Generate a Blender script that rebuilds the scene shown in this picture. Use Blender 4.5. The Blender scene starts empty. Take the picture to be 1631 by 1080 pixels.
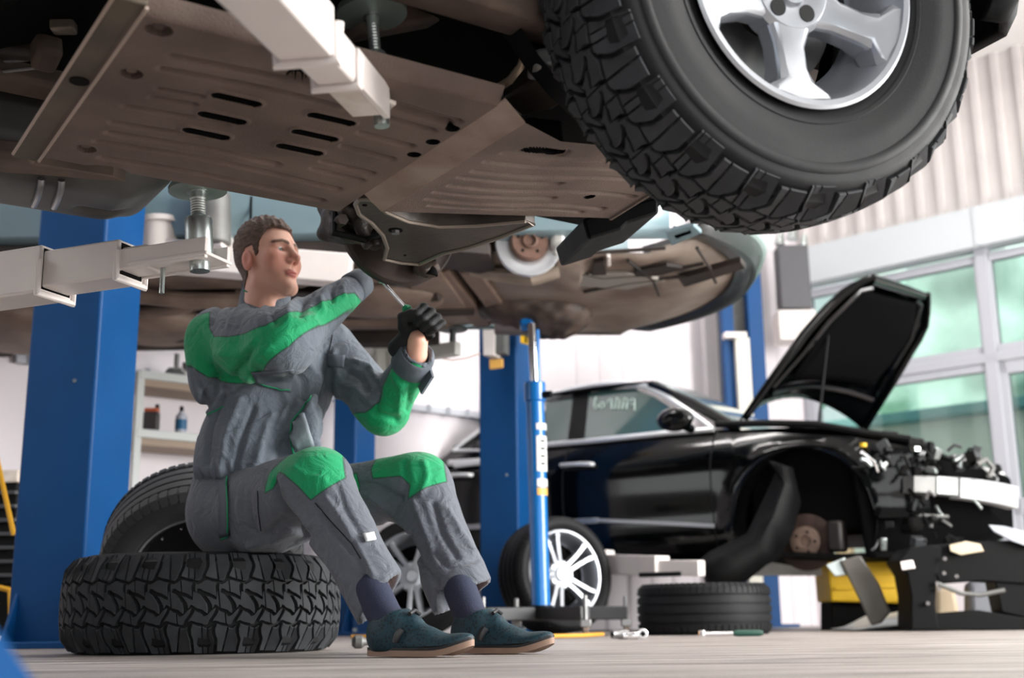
import bpy, math, random
import numpy as np
from mathutils import Vector, Matrix, noise
from mathutils.bvhtree import BVHTree

random.seed(7)
SC = bpy.context.scene
COL = SC.collection

# ------------------------------------------------------------------ camera
FPX, PITCH, ROLL, CAMH = 1930.0, math.radians(13.07), math.radians(0.7), 0.08
FW = np.array([0, math.cos(PITCH), math.sin(PITCH)])
_r = np.array([1.0, 0, 0]); _u = np.cross(_r, FW)
RT = math.cos(ROLL) * _r - math.sin(ROLL) * _u
UP = math.cos(ROLL) * _u + math.sin(ROLL) * _r
cam_data = bpy.data.cameras.new('camera')
cam = bpy.data.objects.new('camera', cam_data)
COL.objects.link(cam)
cam_data.sensor_width = 36.0
cam_data.lens = FPX / 1631.0 * 36.0
cam_data.clip_start = 0.02
cam.matrix_world = Matrix(((RT[0], UP[0], -FW[0], 0), (RT[1], UP[1], -FW[1], 0), (RT[2], UP[2], -FW[2], CAMH), (0, 0, 0, 1)))
cam_data.dof.use_dof = True
cam_data.dof.focus_distance = 2.85
cam_data.dof.aperture_fstop = 3.0
SC.camera = cam

# ------------------------------------------------------------------ world, light, exposure
SC.view_settings.view_transform = 'Standard'
SC.view_settings.look = 'None'
SC.view_settings.gamma = 1.0
SC.view_settings.use_curve_mapping = False
SC.view_settings.exposure = 0.1
world = bpy.data.worlds.new('world'); SC.world = world
world.use_nodes = True
wn = world.node_tree.nodes; wl = world.node_tree.links
wn['Background'].inputs['Color'].default_value = (0.90, 0.96, 1.0, 1)
wn['Background'].inputs['Strength'].default_value = 0.9

def area_light(name, loc, target, sx, sy, power, col=(1, 1, 1), spread=180):
    d = bpy.data.lights.new(name, 'AREA'); d.shape = 'RECTANGLE'; d.size = sx; d.size_y = sy
    d.energy = power; d.color = col; d.spread = math.radians(spread)
    o = bpy.data.objects.new(name, d); COL.objects.link(o)
    o.location = loc
    o.rotation_euler = (Vector(target) - Vector(loc)).to_track_quat('-Z', 'Y').to_euler()
    return o
# daylight coming in through the long window wall (right) and the gate openings beside and behind the camera, plus an added left fill
area_light('daylight_gate', (7.0, 2.4, 2.0), (0.0, 3.5, 1.0), 4.2, 3.4, 1200, (1.0, 0.985, 0.96))
area_light('daylight_rear_gate', (1.5, -4.4, 1.6), (-0.3, 4.0, 1.0), 5.0, 2.8, 130, (0.97, 0.99, 1.0))
area_light('left_fill_light', (-6.0, 2.8, 2.4), (-0.6, 3.6, 1.3), 2.4, 2.0, 45, (0.96, 0.99, 1.0))  # added fill for the man's back; the left wall has no window

sun_d = bpy.data.lights.new('sun', 'SUN'); sun_d.energy = 3.4; sun_d.angle = math.radians(3); sun_d.color = (1, 0.97, 0.92)
sun = bpy.data.objects.new('sun', sun_d); COL.objects.link(sun)
sun.rotation_euler = Vector((0.45, 0.65, -0.75)).to_track_quat('-Z', 'Y').to_euler()

# ------------------------------------------------------------------ helpers
def px(x, y, Y):
    """world point that lies in depth Y (m in front of the camera) on the sight line x, y"""
    r = FW + (x - 815.5) / FPX * RT - (y - 540.0) / FPX * UP
    t = Y / r[1]
    return Vector((r[0] * t, r[1] * t, r[2] * t + CAMH))

def srgb(r, g, b):
    f = lambda c: (c / 255 / 12.92) if c / 255 <= 0.04045 else ((c / 255 + 0.055) / 1.055) ** 2.4
    return (f(r), f(g), f(b), 1.0)

MATS = {}
def mat(name, rgb, rough=0.6, metal=0.0, var=0.0, vscale=8.0, bump=0.0, bscale=60.0, coat=0.0, spec=0.5, rgb2=None, stretch=None, trans=0.0, alpha=1.0, emit=0.0):
    m = bpy.data.materials.new(name); m.use_nodes = True
    nt = m.node_tree; n = nt.nodes; l = nt.links
    b = n['Principled BSDF']
    c = srgb(*rgb)
    b.inputs['Base Color'].default_value = c
    b.inputs['Roughness'].default_value = rough
    b.inputs['Metallic'].default_value = metal
    b.inputs['Coat Weight'].default_value = coat
    b.inputs['Coat Roughness'].default_value = 0.05
    b.inputs['Specular IOR Level'].default_value = spec
    if trans: b.inputs['Transmission Weight'].default_value = trans
    if alpha < 1: b.inputs['Alpha'].default_value = alpha
    if emit:
        b.inputs['Emission Color'].default_value = c; b.inputs['Emission Strength'].default_value = emit
    if var or bump:
        tc = n.new('ShaderNodeTexCoord'); vec = tc.outputs['Object']
        if stretch:
            mp = n.new('ShaderNodeMapping'); mp.inputs['Scale'].default_value = stretch
            l.new(vec, mp.inputs['Vector']); vec = mp.outputs['Vector']
    if var:
        t = n.new('ShaderNodeTexNoise'); t.inputs['Scale'].default_value = vscale; t.inputs['Detail'].default_value = 6
        l.new(vec, t.inputs['Vector'])
        r = n.new('ShaderNodeValToRGB')
        r.color_ramp.elements[0].position = 0.36; r.color_ramp.elements[1].position = 0.66
        if rgb2: c0 = srgb(*rgb2)
        else: c0 = tuple(x * (1 - var) for x in c[:3]) + (1,)
        r.color_ramp.elements[0].color = c0
        r.color_ramp.elements[1].color = c if rgb2 else tuple(min(1, x * (1 + var * 0.5)) for x in c[:3]) + (1,)
        l.new(t.outputs['Fac'], r.inputs['Fac']); l.new(r.outputs['Color'], b.inputs['Base Color'])
        mr = n.new('ShaderNodeMapRange'); mr.inputs['To Min'].default_value = max(0, rough - 0.1); mr.inputs['To Max'].default_value = min(1, rough + 0.1)
        l.new(t.outputs['Fac'], mr.inputs['Value']); l.new(mr.outputs['Result'], b.inputs['Roughness'])
    if bump:
        t2 = n.new('ShaderNodeTexNoise'); t2.inputs['Scale'].default_value = bscale; t2.inputs['Detail'].default_value = 4
        l.new(vec, t2.inputs['Vector'])
        bp = n.new('ShaderNodeBump'); bp.inputs['Strength'].default_value = bump; bp.inputs['Distance'].default_value = 0.01
        l.new(t2.outputs['Fac'], bp.inputs['Height']); l.new(bp.outputs['Normal'], b.inputs['Normal'])
    MATS[name] = m
    return m

def frame(o, x, y=None, z=None):
    """matrix with origin o, x axis along x, z axis close to z"""
    x = Vector(x).normalized()
    z = Vector(z if z is not None else (0, 0, 1))
    if abs(x.dot(z.normalized())) > 0.999: z = Vector((0, 1, 0))
    y = z.cross(x).normalized(); z = x.cross(y)
    M = Matrix((x, y, z)).transposed().to_4x4(); M.translation = Vector(o)
    return M

class MB:
    """collects shapes, builds ONE mesh object"""
    def __init__(s, M=None):
        s.v = []; s.f = []; s.M = M or Matrix.Identity(4)
    def add(s, vs, fs, M=None):
        T = s.M @ M if M is not None else s.M
        k = len(s.v)
        s.v += [tuple(T @ Vector(p)) for p in vs]
        s.f += [tuple(i + k for i in q) for q in fs]
        return s
    def box(s, c, d, M=None, taper=None):
        x, y, z = d[0] / 2, d[1] / 2, d[2] / 2
        vs = [(c[0] + a * x, c[1] + b * y, c[2] + e * z) for e in (-1, 1) for a, b in ((-1, -1), (1, -1), (1, 1), (-1, 1))]
        if taper:
            vs = vs[:4] + [(c[0] + (p[0] - c[0]) * taper[0], c[1] + (p[1] - c[1]) * taper[1], p[2]) for p in vs[4:]]
        return s.add(vs, [(3, 2, 1, 0), (4, 5, 6, 7), (0, 1, 5, 4), (1, 2, 6, 5), (2, 3, 7, 6), (3, 0, 4, 7)], M)
    def beam(s, p0, p1, w, h_, up=(0, 0, 1), w1=None, h1=None):
        p0 = Vector(p0); p1 = Vector(p1); L = (p1 - p0).length
        F = frame(p0, p1 - p0, z=up); w1 = w1 or w; h1 = h1 or h_
        vs = [(0, -w / 2, -h_ / 2), (0, w / 2, -h_ / 2), (0, w / 2, h_ / 2), (0, -w / 2, h_ / 2), (L, -w1 / 2, -h1 / 2), (L, w1 / 2, -h1 / 2), (L, w1 / 2, h1 / 2), (L, -w1 / 2, h1 / 2)]
        return s.add(vs, [(0, 3, 2, 1), (4, 5, 6, 7), (0, 1, 5, 4), (1, 2, 6, 5), (2, 3, 7, 6), (3, 0, 4, 7)], F)
    def cyl(s, p0, p1, r0, r1=None, n=20, cap=True):
        p0 = Vector(p0); p1 = Vector(p1); r1 = r0 if r1 is None else r1
        L = (p1 - p0).length
        F = frame(p0, p1 - p0)
        vs = [(0, r0 * math.cos(2 * math.pi * i / n), r0 * math.sin(2 * math.pi * i / n)) for i in range(n)] + [(L, r1 * math.cos(2 * math.pi * i / n), r1 * math.sin(2 * math.pi * i / n)) for i in range(n)]
        fs = [(i, (i + 1) % n, n + (i + 1) % n, n + i) for i in range(n)]
        if cap: fs += [tuple(range(n - 1, -1, -1)), tuple(range(n, 2 * n))]
        return s.add(vs, fs, F)
    def lathe(s, prof, M=None, n=48, closed=False, a0=0.0, a1=2 * math.pi):
        """prof (axial x, radius); spun about local x"""
        full = abs(a1 - a0 - 2 * math.pi) < 1e-6
        m = len(prof); na = n if full else n + 1
        vs = [(x, r * math.cos(a0 + (a1 - a0) * i / n), r * math.sin(a0 + (a1 - a0) * i / n)) for i in range(na) for x, r in prof]
        fs = []
        for i in range(n):
            j = (i + 1) % na
            for k in range(m if closed else m - 1):
                q = (k + 1) % m
                fs.append((i * m + k, j * m + k, j * m + q, i * m + q))
        return s.add(vs, fs, M)
    def prism(s, poly, h0, h1, M=None, inset=0.0):
        """poly in local xy, extruded along z"""
        n = len(poly)
        top = poly
        if inset:
            cx = sum(p[0] for p in poly) / n; cy = sum(p[1] for p in poly) / n
            top = [(cx + (p[0] - cx) * (1 - inset), cy + (p[1] - cy) * (1 - inset)) for p in poly]
        vs = [(p[0], p[1], h0) for p in poly] + [(p[0], p[1], h1) for p in top]
        fs = [(i, (i + 1) % n, n + (i + 1) % n, n + i) for i in range(n)] + [tuple(range(n - 1, -1, -1)), tuple(range(n, 2 * n))]
        return s.add(vs, fs, M)
    def tube(s, pts, r, n=8, cap=True, radii=None):
        pts = [Vector(p) for p in pts]; k0 = len(pts)
        vs = []; fs = []
        nrm = None
        for i, p in enumerate(pts):
            t = (pts[min(i + 1, k0 - 1)] - pts[max(i - 1, 0)]).normalized()
            if nrm is None:
                a = Vector((0, 0, 1)) if abs(t.z) < 0.9 else Vector((1, 0, 0))
                nrm = t.cross(a).normalized()
            else:
                nrm = (nrm - t * nrm.dot(t))
                nrm = nrm.normalized() if nrm.length > 1e-6 else t.orthogonal().normalized()
            b = t.cross(nrm); rr = radii[i] if radii else r
            vs += [tuple(p + (nrm * math.cos(2 * math.pi * j / n) + b * math.sin(2 * math.pi * j / n)) * rr) for j in range(n)]
        for i in range(k0 - 1):
            for j in range(n):
                fs.append((i * n + j, i * n + (j + 1) % n, (i + 1) * n + (j + 1) % n, (i + 1) * n + j))
        if cap: fs += [tuple(range(n - 1, -1, -1)), tuple(range((k0 - 1) * n, k0 * n))]
        return s.add(vs, fs)
    def grid(s, rows, close=False):
        """rows: list of equally long point lists"""
        m = len(rows[0]); vs = [p for r in rows for p in r]; fs = []
        for i in range(len(rows) - 1):
            for j in range(m if close else m - 1):
                q = (j + 1) % m
                fs.append((i * m + j, i * m + q, (i + 1) * m + q, (i + 1) * m + j))
        return s.add(vs, fs)
    def build(s, name, material, parent=None, smooth=35, bevel=0.0, solid=0.0, sub=0):
        me = bpy.data.meshes.new(name)
        me.from_pydata(s.v, [], s.f)
        return finish(name, me, material, parent, smooth, bevel, solid, sub)

def finish(name, me, material, parent=None, smooth=35, bevel=0.0, solid=0.0, sub=0):
    for mm in (material if isinstance(material, (list, tuple)) else [material]):
        me.materials.append(mm)
    if smooth:
        me.shade_smooth()
        if smooth < 180: me.set_sharp_from_angle(angle=math.radians(smooth))
    me.update()
    o = bpy.data.objects.new(name, me); COL.objects.link(o)
    if parent is not None: o.parent = parent
    if solid:
        k = o.modifiers.new('solid', 'SOLIDIFY'); k.thickness = solid; k.offset = 0
    if bevel:
        k = o.modifiers.new('bevel', 'BEVEL'); k.width = bevel; k.segments = 2; k.limit_method = 'ANGLE'; k.angle_limit = math.radians(40)
    if sub:
        k = o.modifiers.new('sub', 'SUBSURF'); k.levels = sub; k.render_levels = sub
    return o

def tag(o, label=None, cat=None, group=None, kind=None):
    if label: o['label'] = label
    if cat: o['category'] = cat
    if group: o['group'] = group
    if kind: o['kind'] = kind
    return o

def thing(name, label, cat, loc=(0, 0, 0), rotz=0.0, group=None, M=None):
    o = bpy.data.objects.new(name, None); COL.objects.link(o)
    o.empty_display_size = 0.1
    if M is not None: o.matrix_world = M
    else:
        o.location = loc; o.rotation_euler = (0, 0, rotz)
    return tag(o, label, cat, group)

def copy_tree(o, parent=None):
    c = o.copy(); COL.objects.link(c); c.parent = parent
    for ch in list(o.children): copy_tree(ch, c)
    return c

# ---- implicit surfaces: smooth unions of rounded shapes, meshed by surface nets
def smin(a, b, k):
    hh = np.clip(0.5 + 0.5 * (b - a) / k, 0, 1)
    return b * (1 - hh) + a * hh - k * hh * (1 - hh)
def smax(a, b, k): return -smin(-a, -b, k)
def s_ell(P, c, r, R=None):
    q = P - np.array(c)
    if R is not None: q = q @ np.array(R)
    q = q / np.array(r); k0 = np.linalg.norm(q, axis=-1); k1 = np.linalg.norm(q / np.array(r), axis=-1)
    return k0 * (k0 - 1) / np.maximum(k1, 1e-9)
def s_cap(P, a, b, ra, rb=None):
    a = np.array(a, float); b = np.array(b, float); rb = ra if rb is None else rb
    ba = b - a; t = np.clip(((P - a) @ ba) / (ba @ ba), 0, 1)
    return np.linalg.norm(P - a - t[..., None] * ba, axis=-1) - (ra + (rb - ra) * t)
def s_box(P, c, d, r=0.0, R=None):
    q = P - np.array(c)
    if R is not None: q = q @ np.array(R)
    q = np.abs(q) - np.array(d) / 2 + r
    return np.linalg.norm(np.maximum(q, 0), axis=-1) + np.minimum(q.max(-1), 0) - r
def surf(fn, lo, hi, res):
    lo = np.array(lo, float); hi = np.array(hi, float)
    n = np.ceil((hi - lo) / res).astype(int) + 1
    ax = [lo[i] + res * np.arange(n[i]) for i in range(3)]
    vol = np.empty(n, np.float32)
    for i in range(0, n[0], 24):
        P = np.stack(np.meshgrid(ax[0][i:i + 24], ax[1], ax[2], indexing='ij'), -1)
        vol[i:i + 24] = fn(P)
    ins = vol < 0
    c = np.zeros(n - 1, int)
    for dx in (0, 1):
        for dy in (0, 1):
            for dz in (0, 1):
                c += ins[dx:n[0] - 1 + dx, dy:n[1] - 1 + dy, dz:n[2] - 1 + dz]
    act = (c > 0) & (c < 8)
    idx = -np.ones(n - 1, int); idx[act] = np.arange(act.sum())
    cells = np.argwhere(act); acc = np.zeros((len(cells), 3)); cnt = np.zeros(len(cells))
    for a in range(3):
        b_, c_ = [q for q in range(3) if q != a]
        for db in (0, 1):
            for dc in (0, 1):
                p0 = cells.copy(); p0[:, b_] += db; p0[:, c_] += dc
                p1 = p0.copy(); p1[:, a] += 1
                f0 = vol[tuple(p0.T)]; f1 = vol[tuple(p1.T)]
                m = (f0 < 0) != (f1 < 0)
                t = np.where(m, f0 / np.where(m, f0 - f1, 1), 0)
                q = p0.astype(float); q[:, a] += t
                acc[m] += q[m]; cnt[m] += 1
    V = acc / cnt[:, None] * res + lo
    Fs = []
    for a in range(3):
        b_, c_ = (a + 1) % 3, (a + 2) % 3
        sl0 = [slice(None)] * 3; sl1 = [slice(None)] * 3
        sl0[a] = slice(0, -1); sl1[a] = slice(1, None)
        ch = ins[tuple(sl0)] != ins[tuple(sl1)]
        e = np.argwhere(ch)
        e = e[(e[:, b_] > 0) & (e[:, c_] > 0) & (e[:, b_] < n[b_] - 1) & (e[:, c_] < n[c_] - 1)]
        def cell(db, dc):
            q = e.copy(); q[:, b_] += db; q[:, c_] += dc
            return idx[tuple(q.T)]
        Q = np.stack([cell(-1, -1), cell(0, -1), cell(0, 0), cell(-1, 0)], -1)
        fl = ~ins[tuple(e.T)]
        Q[fl] = Q[fl][:, ::-1]
        Fs.append(Q[(Q >= 0).all(1)])
    return V, np.concatenate(Fs)
def relax(V, Fq, it=2, f=0.5):
    E_ = np.concatenate([Fq[:, [i, (i + 1) % 4]] for i in range(4)])
    for _ in range(it):
        acc = np.zeros_like(V); cnt = np.zeros(len(V))
        np.add.at(acc, E_[:, 0], V[E_[:, 1]]); np.add.at(acc, E_[:, 1], V[E_[:, 0]])
        np.add.at(cnt, E_[:, 0], 1); np.add.at(cnt, E_[:, 1], 1)
        V = V * (1 - f) + f * acc / np.maximum(cnt, 1)[:, None]
    return V
def normals(V, Fq):
    nn = np.cross(V[Fq[:, 2]] - V[Fq[:, 0]], V[Fq[:, 3]] - V[Fq[:, 1]])
    N = np.zeros_like(V)
    for i in range(4): np.add.at(N, Fq[:, i], nn)
    return N / np.maximum(np.linalg.norm(N, axis=1), 1e-12)[:, None]
def mesh_np(name, V, Fq):
    me = bpy.data.meshes.new(name)
    me.from_pydata(V.tolist(), [], Fq.tolist())
    return me
def vattr(me, name, data):
    a = me.attributes.new(name, 'FLOAT', 'POINT'); a.data.foreach_set('value', np.asarray(data, np.float32))
# ================================================================== materials shared
M_blue = mat('blue_paint', (0, 62, 114), 0.5, var=0.08, vscale=3, bump=0.02, bscale=90, spec=0.25)
M_white_paint = mat('white_paint', (226, 218, 214), 0.42, var=0.05, vscale=6, bump=0.02)
M_white_worn = mat('white_paint_worn', (222, 214, 206), 0.5, var=0.3, vscale=9, rgb2=(178, 162, 146))
M_zinc = mat('zinc_steel', (188, 196, 194), 0.3, 0.9, var=0.1, vscale=20)
M_steel = mat('steel', (150, 150, 150), 0.38, 0.85, var=0.2, vscale=12)
M_chrome = mat('chrome', (235, 236, 238), 0.12, 1.0)
M_trim = mat('bright_trim', (226, 228, 230), 0.3, 0.35)  # bright base colour stands in for ceiling lights mirrored in chrome
M_rubber = mat('rubber', (20, 21, 23), 0.62, var=0.15, vscale=14, bump=0.05, bscale=220, spec=0.25)
M_tread = mat('rubber_tread', (50, 52, 55), 0.7, var=0.22, vscale=18, bump=0.06, bscale=240, spec=0.3)
M_rubber_road = mat('rubber_road', (40, 41, 43), 0.6, var=0.12, vscale=10, bump=0.03, bscale=200, spec=0.4)
M_black = mat('black_plastic', (9, 10, 11), 0.55, var=0.2, vscale=10, spec=0.18)
M_dark = mat('dark_underbody', (12, 11, 11), 0.75, var=0.3, vscale=7, spec=0.1)
M_brown = mat('dusty_underbody', (104, 88, 78), 0.75, var=0.3, vscale=7, rgb2=(62, 50, 44), bump=0.1, bscale=40)
M_silver = mat('silver_alloy', (166, 170, 176), 0.3, 0.65, coat=0.2)
M_grey = mat('grey_metal', (108, 108, 106), 0.5, 0.4, var=0.2, vscale=9)
M_yellow = mat('yellow_plastic', (226, 182, 26), 0.5, var=0.08)
M_orange = mat('yellow_hose', (206, 150, 52), 0.55)

# ================================================================== the hall
def floor_material():
    m = bpy.data.materials.new('floor_concrete'); m.use_nodes = True
    nt = m.node_tree; n = nt.nodes; l = nt.links; b = n['Principled BSDF']
    tc = n.new('ShaderNodeTexCoord')
    mp = n.new('ShaderNodeMapping'); mp.inputs['Scale'].default_value = (0.45, 6.0, 1); mp.inputs['Rotation'].default_value = (0, 0, math.radians(-4))
    l.new(tc.outputs['Object'], mp.inputs['Vector'])
    t1 = n.new('ShaderNodeTexNoise'); t1.inputs['Scale'].default_value = 3.2; t1.inputs['Detail'].default_value = 9; t1.inputs['Roughness'].default_value = 0.65
    l.new(mp.outputs['Vector'], t1.inputs['Vector'])
    r1 = n.new('ShaderNodeValToRGB')
    for e, (p, c) in zip((r1.color_ramp.elements[0], r1.color_ramp.elements[1]), ((0.38, (104, 97, 92)), (0.58, (188, 179, 174)))):
        e.position = p; e.color = srgb(*c)
    l.new(t1.outputs['Fac'], r1.inputs['Fac'])
    t2 = n.new('ShaderNodeTexNoise'); t2.inputs['Scale'].default_value = 2.2; t2.inputs['Detail'].default_value = 5
    mp2 = n.new('ShaderNodeMapping'); mp2.inputs['Scale'].default_value = (0.45, 5.5, 1); mp2.inputs['Location'].default_value = (3.1, 1.7, 0)
    l.new(tc.outputs['Object'], mp2.inputs['Vector']); l.new(mp2.outputs['Vector'], t2.inputs['Vector'])
    r2 = n.new('ShaderNodeValToRGB'); r2.color_ramp.elements[0].position = 0.28; r2.color_ramp.elements[1].position = 0.40
    r2.color_ramp.elements[0].color = srgb(70, 64, 62); r2.color_ramp.elements[1].color = (1, 1, 1, 1)
    l.new(t2.outputs['Fac'], r2.inputs['Fac'])
    mx = n.new('ShaderNodeMix'); mx.data_type = 'RGBA'; mx.blend_type = 'MULTIPLY'; mx.inputs['Factor'].default_value = 0.85
    l.new(r1.outputs['Color'], mx.inputs['A']); l.new(r2.outputs['Color'], mx.inputs['B'])
    l.new(mx.outputs['Result'], b.inputs['Base Color'])
    mr = n.new('ShaderNodeMapRange'); mr.inputs['To Min'].default_value = 0.30; mr.inputs['To Max'].default_value = 0.62
    l.new(t1.outputs['Fac'], mr.inputs['Value']); l.new(mr.outputs['Result'], b.inputs['Roughness'])
    bp = n.new('ShaderNodeBump'); bp.inputs['Strength'].default_value = 0.15; bp.inputs['Distance'].default_value = 0.004
    l.new(t1.outputs['Fac'], bp.inputs['Height']); l.new(bp.outputs['Normal'], b.inputs['Normal'])
    return m
fl = MB().box((1.5, 5.0, -0.1), (22, 20, 0.2)).build('floor', floor_material(), smooth=0)
tag(fl, 'light grey worn concrete floor with dark streaks', kind='structure')

CORNER = Vector((2.83, 11.5, 0))
UB = Vector((-math.cos(math.radians(40)), -math.sin(math.radians(40)), 0))     # along the back wall, away from the corner
UW = Vector((math.cos(math.radians(43)), -math.sin(math.radians(43)), 0))      # along the window wall
M_wall = mat('wall_white', (222, 215, 219), 0.7, var=0.03, vscale=2)
M_clad = mat('wall_cladding', (206, 200, 198), 0.55, var=0.08, vscale=2)
M_frame = mat('window_frame', (178, 180, 188), 0.45)
M_beam = mat('header_beam', (200, 206, 210), 0.5)
CZ = 5.0
def rib_wall(org, u, n_in, length, z0, z1, pitch, depth, flat_from=None):
    """profiled sheet: trapezoid ribs towards the room"""
    w = MB(); pts = []; s = 0.0
    while s < length:
        if flat_from is not None and s > flat_from:
            pts += [(s, 0.0), (length, 0.0)]; break
        for a, d in ((0, 0), (0.30, 0), (0.38, 1), (0.62, 1), (0.70, 0)):
            pts.append((s + a * pitch, d * depth))
        s += pitch
    rows = []
    for z in (z0, z1):
        rows.append([tuple(org + u * a + n_in * d + Vector((0, 0, z))) for a, d in pts])
    back = []
    for z in (z1, z0):
        back.append([tuple(org + u * a - n_in * 0.12 + Vector((0, 0, z))) for a, d in pts])
    w.grid(rows + back + [rows[0]])
    return w
NB = Vector((0, 0, 1)).cross(UB).normalized()
if NB.y > 0: NB = -NB
NW = Vector((0, 0, 1)).cross(UW).normalized()
if NW.y > 0: NW = -NW
tag(rib_wall(CORNER, UB, NB, 12.5, 0, CZ, 0.26, 0.025, flat_from=3.0).build('wall_back', M_wall, smooth=0), 'white back wall with profiled sheet beside the corner', kind='structure')
rail = MB(); p0 = CORNER + UB * 3.2 + Vector((0, 0, 1.56)) + NB * 0.03
rail.beam(p0, p0 + UB * 4.2, 0.05, 0.045)
for i in range(24): rail.box(tuple(p0 + UB * (0.1 + 0.175 * i) + NB * 0.03), (0.03, 0.03, 0.06))
tag(rail.build('trim_1', M_frame, smooth=0), 'grey rail running along the white back wall', kind='structure')
# window wall: low wall, window band, header beam, profiled cladding up to the ceiling
WL = 11.0
tag(rib_wall(CORNER, UW, NW, WL, 3.57, CZ, 0.20, 0.035).build('wall_right', M_clad, smooth=0), 'upper window wall clad in grey profiled sheet', kind='structure')
low = MB(); low.beam(CORNER + Vector((0, 0, 0.2)), CORNER + UW * 1.72 + Vector((0, 0, 0.2)), 0.2, 0.4)
low.beam(CORNER + UW * 3.0 + Vector((0, 0, 0.2)), CORNER + UW * WL + Vector((0, 0, 0.2)), 0.2, 0.4)
tag(low.build('wall_parapet', M_wall, smooth=0), 'low white wall below the windows', kind='structure')
hb = MB()
hb.beam(CORNER + Vector((0, 0, 3.39)) + NW * 0.06, CORNER + UW * WL + Vector((0, 0, 3.39)) + NW * 0.06, 0.22, 0.36)
for i in range(6):
    q = CORNER + UW * (1.86 + 1.9 * i) + Vector((0, 0, 3.39)) + NW * 0.172
    hb.beam(q - Vector((0, 0, 0.17)), q + Vector((0, 0, 0.17)), 0.05, 0.02, up=NW)
tag(hb.build('trim_2', M_beam, smooth=0), 'pale header beam above the windows', kind='structure')
def glass_material():
    m = bpy.data.materials.new('window_glass'); m.use_nodes = True
    n = m.node_tree.nodes; l = m.node_tree.links; n.remove(n['Principled BSDF'])
    tr = n.new('ShaderNodeBsdfTransparent'); tr.inputs['Color'].default_value = srgb(236, 248, 244)
    gl = n.new('ShaderNodeBsdfGlossy'); gl.inputs['Roughness'].default_value = 0.02
    fr = n.new('ShaderNodeFresnel'); fr.inputs['IOR'].default_value = 1.6
    mx = n.new('ShaderNodeMixShader')
    l.new(fr.outputs['Fac'], mx.inputs['Fac']); l.new(tr.outputs['BSDF'], mx.inputs[1]); l.new(gl.outputs['BSDF'], mx.inputs[2])
    l.new(mx.outputs['Shader'], n['Material Output'].inputs['Surface'])
    return m
M_glass = glass_material()
cols = [0.06, 1.82, 3.02, 4.9, 6.8, 8.7, 10.6]
wi = 0
for k in range(len(cols) - 1):
    a, b_ = cols[k], cols[k + 1]
    for z0, z1, what in ((2.27, 3.17, 'w'), (0.4 if k != 1 else 0.0, 2.2, 'd' if k == 1 else 'w')):
        wi += 1
        f = MB(); t = 0.075 if what == 'w' else 0.12
        P = lambda s, z: CORNER + UW * s + Vector((0, 0, z))
        f.beam(P(a, z0 + t / 2), P(b_, z0 + t / 2), 0.09, t); f.beam(P(a, z1 - t / 2), P(b_, z1 - t / 2), 0.09, t)
        f.beam(P(a + t / 2, z0), P(a + t / 2, z1), t, 0.09, up=NW); f.beam(P(b_ - t / 2, z0), P(b_ - t / 2, z1), t, 0.09, up=NW)
        if what == 'd':
            mid = (a + b_) / 2
            f.beam(P(mid, z0), P(mid, z1), 0.16, 0.09, up=NW); f.beam(P(a, 0.95), P(b_, 0.95), 0.09, 0.14)
        o = f.build('door_1' if what == 'd' else 'window_%d' % wi, M_frame, smooth=0, bevel=0.006)
        tag(o, 'glazed double door in grey frame' if what == 'd' else 'grey framed window in the right hand wall', kind='structure')
        for pa, pb in (((a, (a + b_) / 2), ((a + b_) / 2, b_)) if what == 'd' else ((a, b_),)):
            g = MB(); g.beam(P(pa + t * 0.8, (z0 + z1) / 2), P(pb - t * 0.8, (z0 + z1) / 2), 0.012, (z1 - z0) - t * 1.4)
            g.build('pane', M_glass, o, smooth=0)
mul = MB()
for s in cols: mul.beam(CORNER + UW * s, CORNER + UW * s + Vector((0, 0, 3.21)), 0.11, 0.13, up=NW)
mul.beam(CORNER + Vector((0, 0, 2.235)), CORNER + UW * WL + Vector((0, 0, 2.235)), 0.13, 0.08)
tag(mul.build('trim_3', M_frame, smooth=0, bevel=0.006), 'grey mullions and transom of the window wall', kind='structure')
# ceiling with tube lights
M_ceil = mat('ceiling_white', (236, 234, 232), 0.7)
_cp = [CORNER + UW * WL + Vector((0.1, 0.1, 0)), CORNER + Vector((0, 0.15, 0)), CORNER + UB * 12.5, Vector((-6.8, -5, 0)), Vector((10.9, -5, 0))]
tag(MB().prism([(p.x, p.y) for p in _cp], CZ, CZ + 0.12).build('ceiling', M_ceil, smooth=0), 'white hall ceiling', kind='structure')
M_lamp = mat('lamp_tube', (255, 250, 244), 0.4, emit=6.0)
M_house = mat('lamp_housing', (225, 225, 225), 0.4)
lspots = [(-4.0, 3.4), (-1.2, 1.4), (-1.2, 6.4), (1.4, 4.0), (1.6, 8.6), (3.9, 6.4), (4.6, 2.6), (6.1, 5.0)]
LLAB = ['far left over the first lift', 'above the off-road car', 'above the pale raised car', 'in the middle of the hall', 'near the corner of back wall and windows', 'above the black saloon', 'at the right behind the big wheel', 'nearest the window wall']
for i, (lx, ly) in enumerate(lspots):
    if i == 0:
        t0 = thing('ceiling_light', 'long white tube light on the ceiling', 'ceiling light', (lx, ly, CZ - 0.1), math.radians(40), 'tube lights on the ceiling')
        MB().box((0, 0, 0.06), (1.6, 0.2, 0.08)).build('housing', M_house, t0, bevel=0.01)
        for s in (-1, 1): MB().cyl((-0.75, s * 0.05, 0), (0.75, s * 0.05, 0), 0.018, n=12).build('tube', M_lamp, t0)
        lt = t0
    else:
        lt = copy_tree(t0); lt.location = (lx, ly, CZ - 0.1)
    lt['label'] = 'white twin tube ceiling light ' + LLAB[i]
    area_light('tube_light_lamp', (lx, ly, CZ - 0.17), (lx, ly + 0.01, 0), 1.5, 0.16, 20 if ly < 3.5 else 46, (1.0, 0.97, 0.94))

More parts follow.
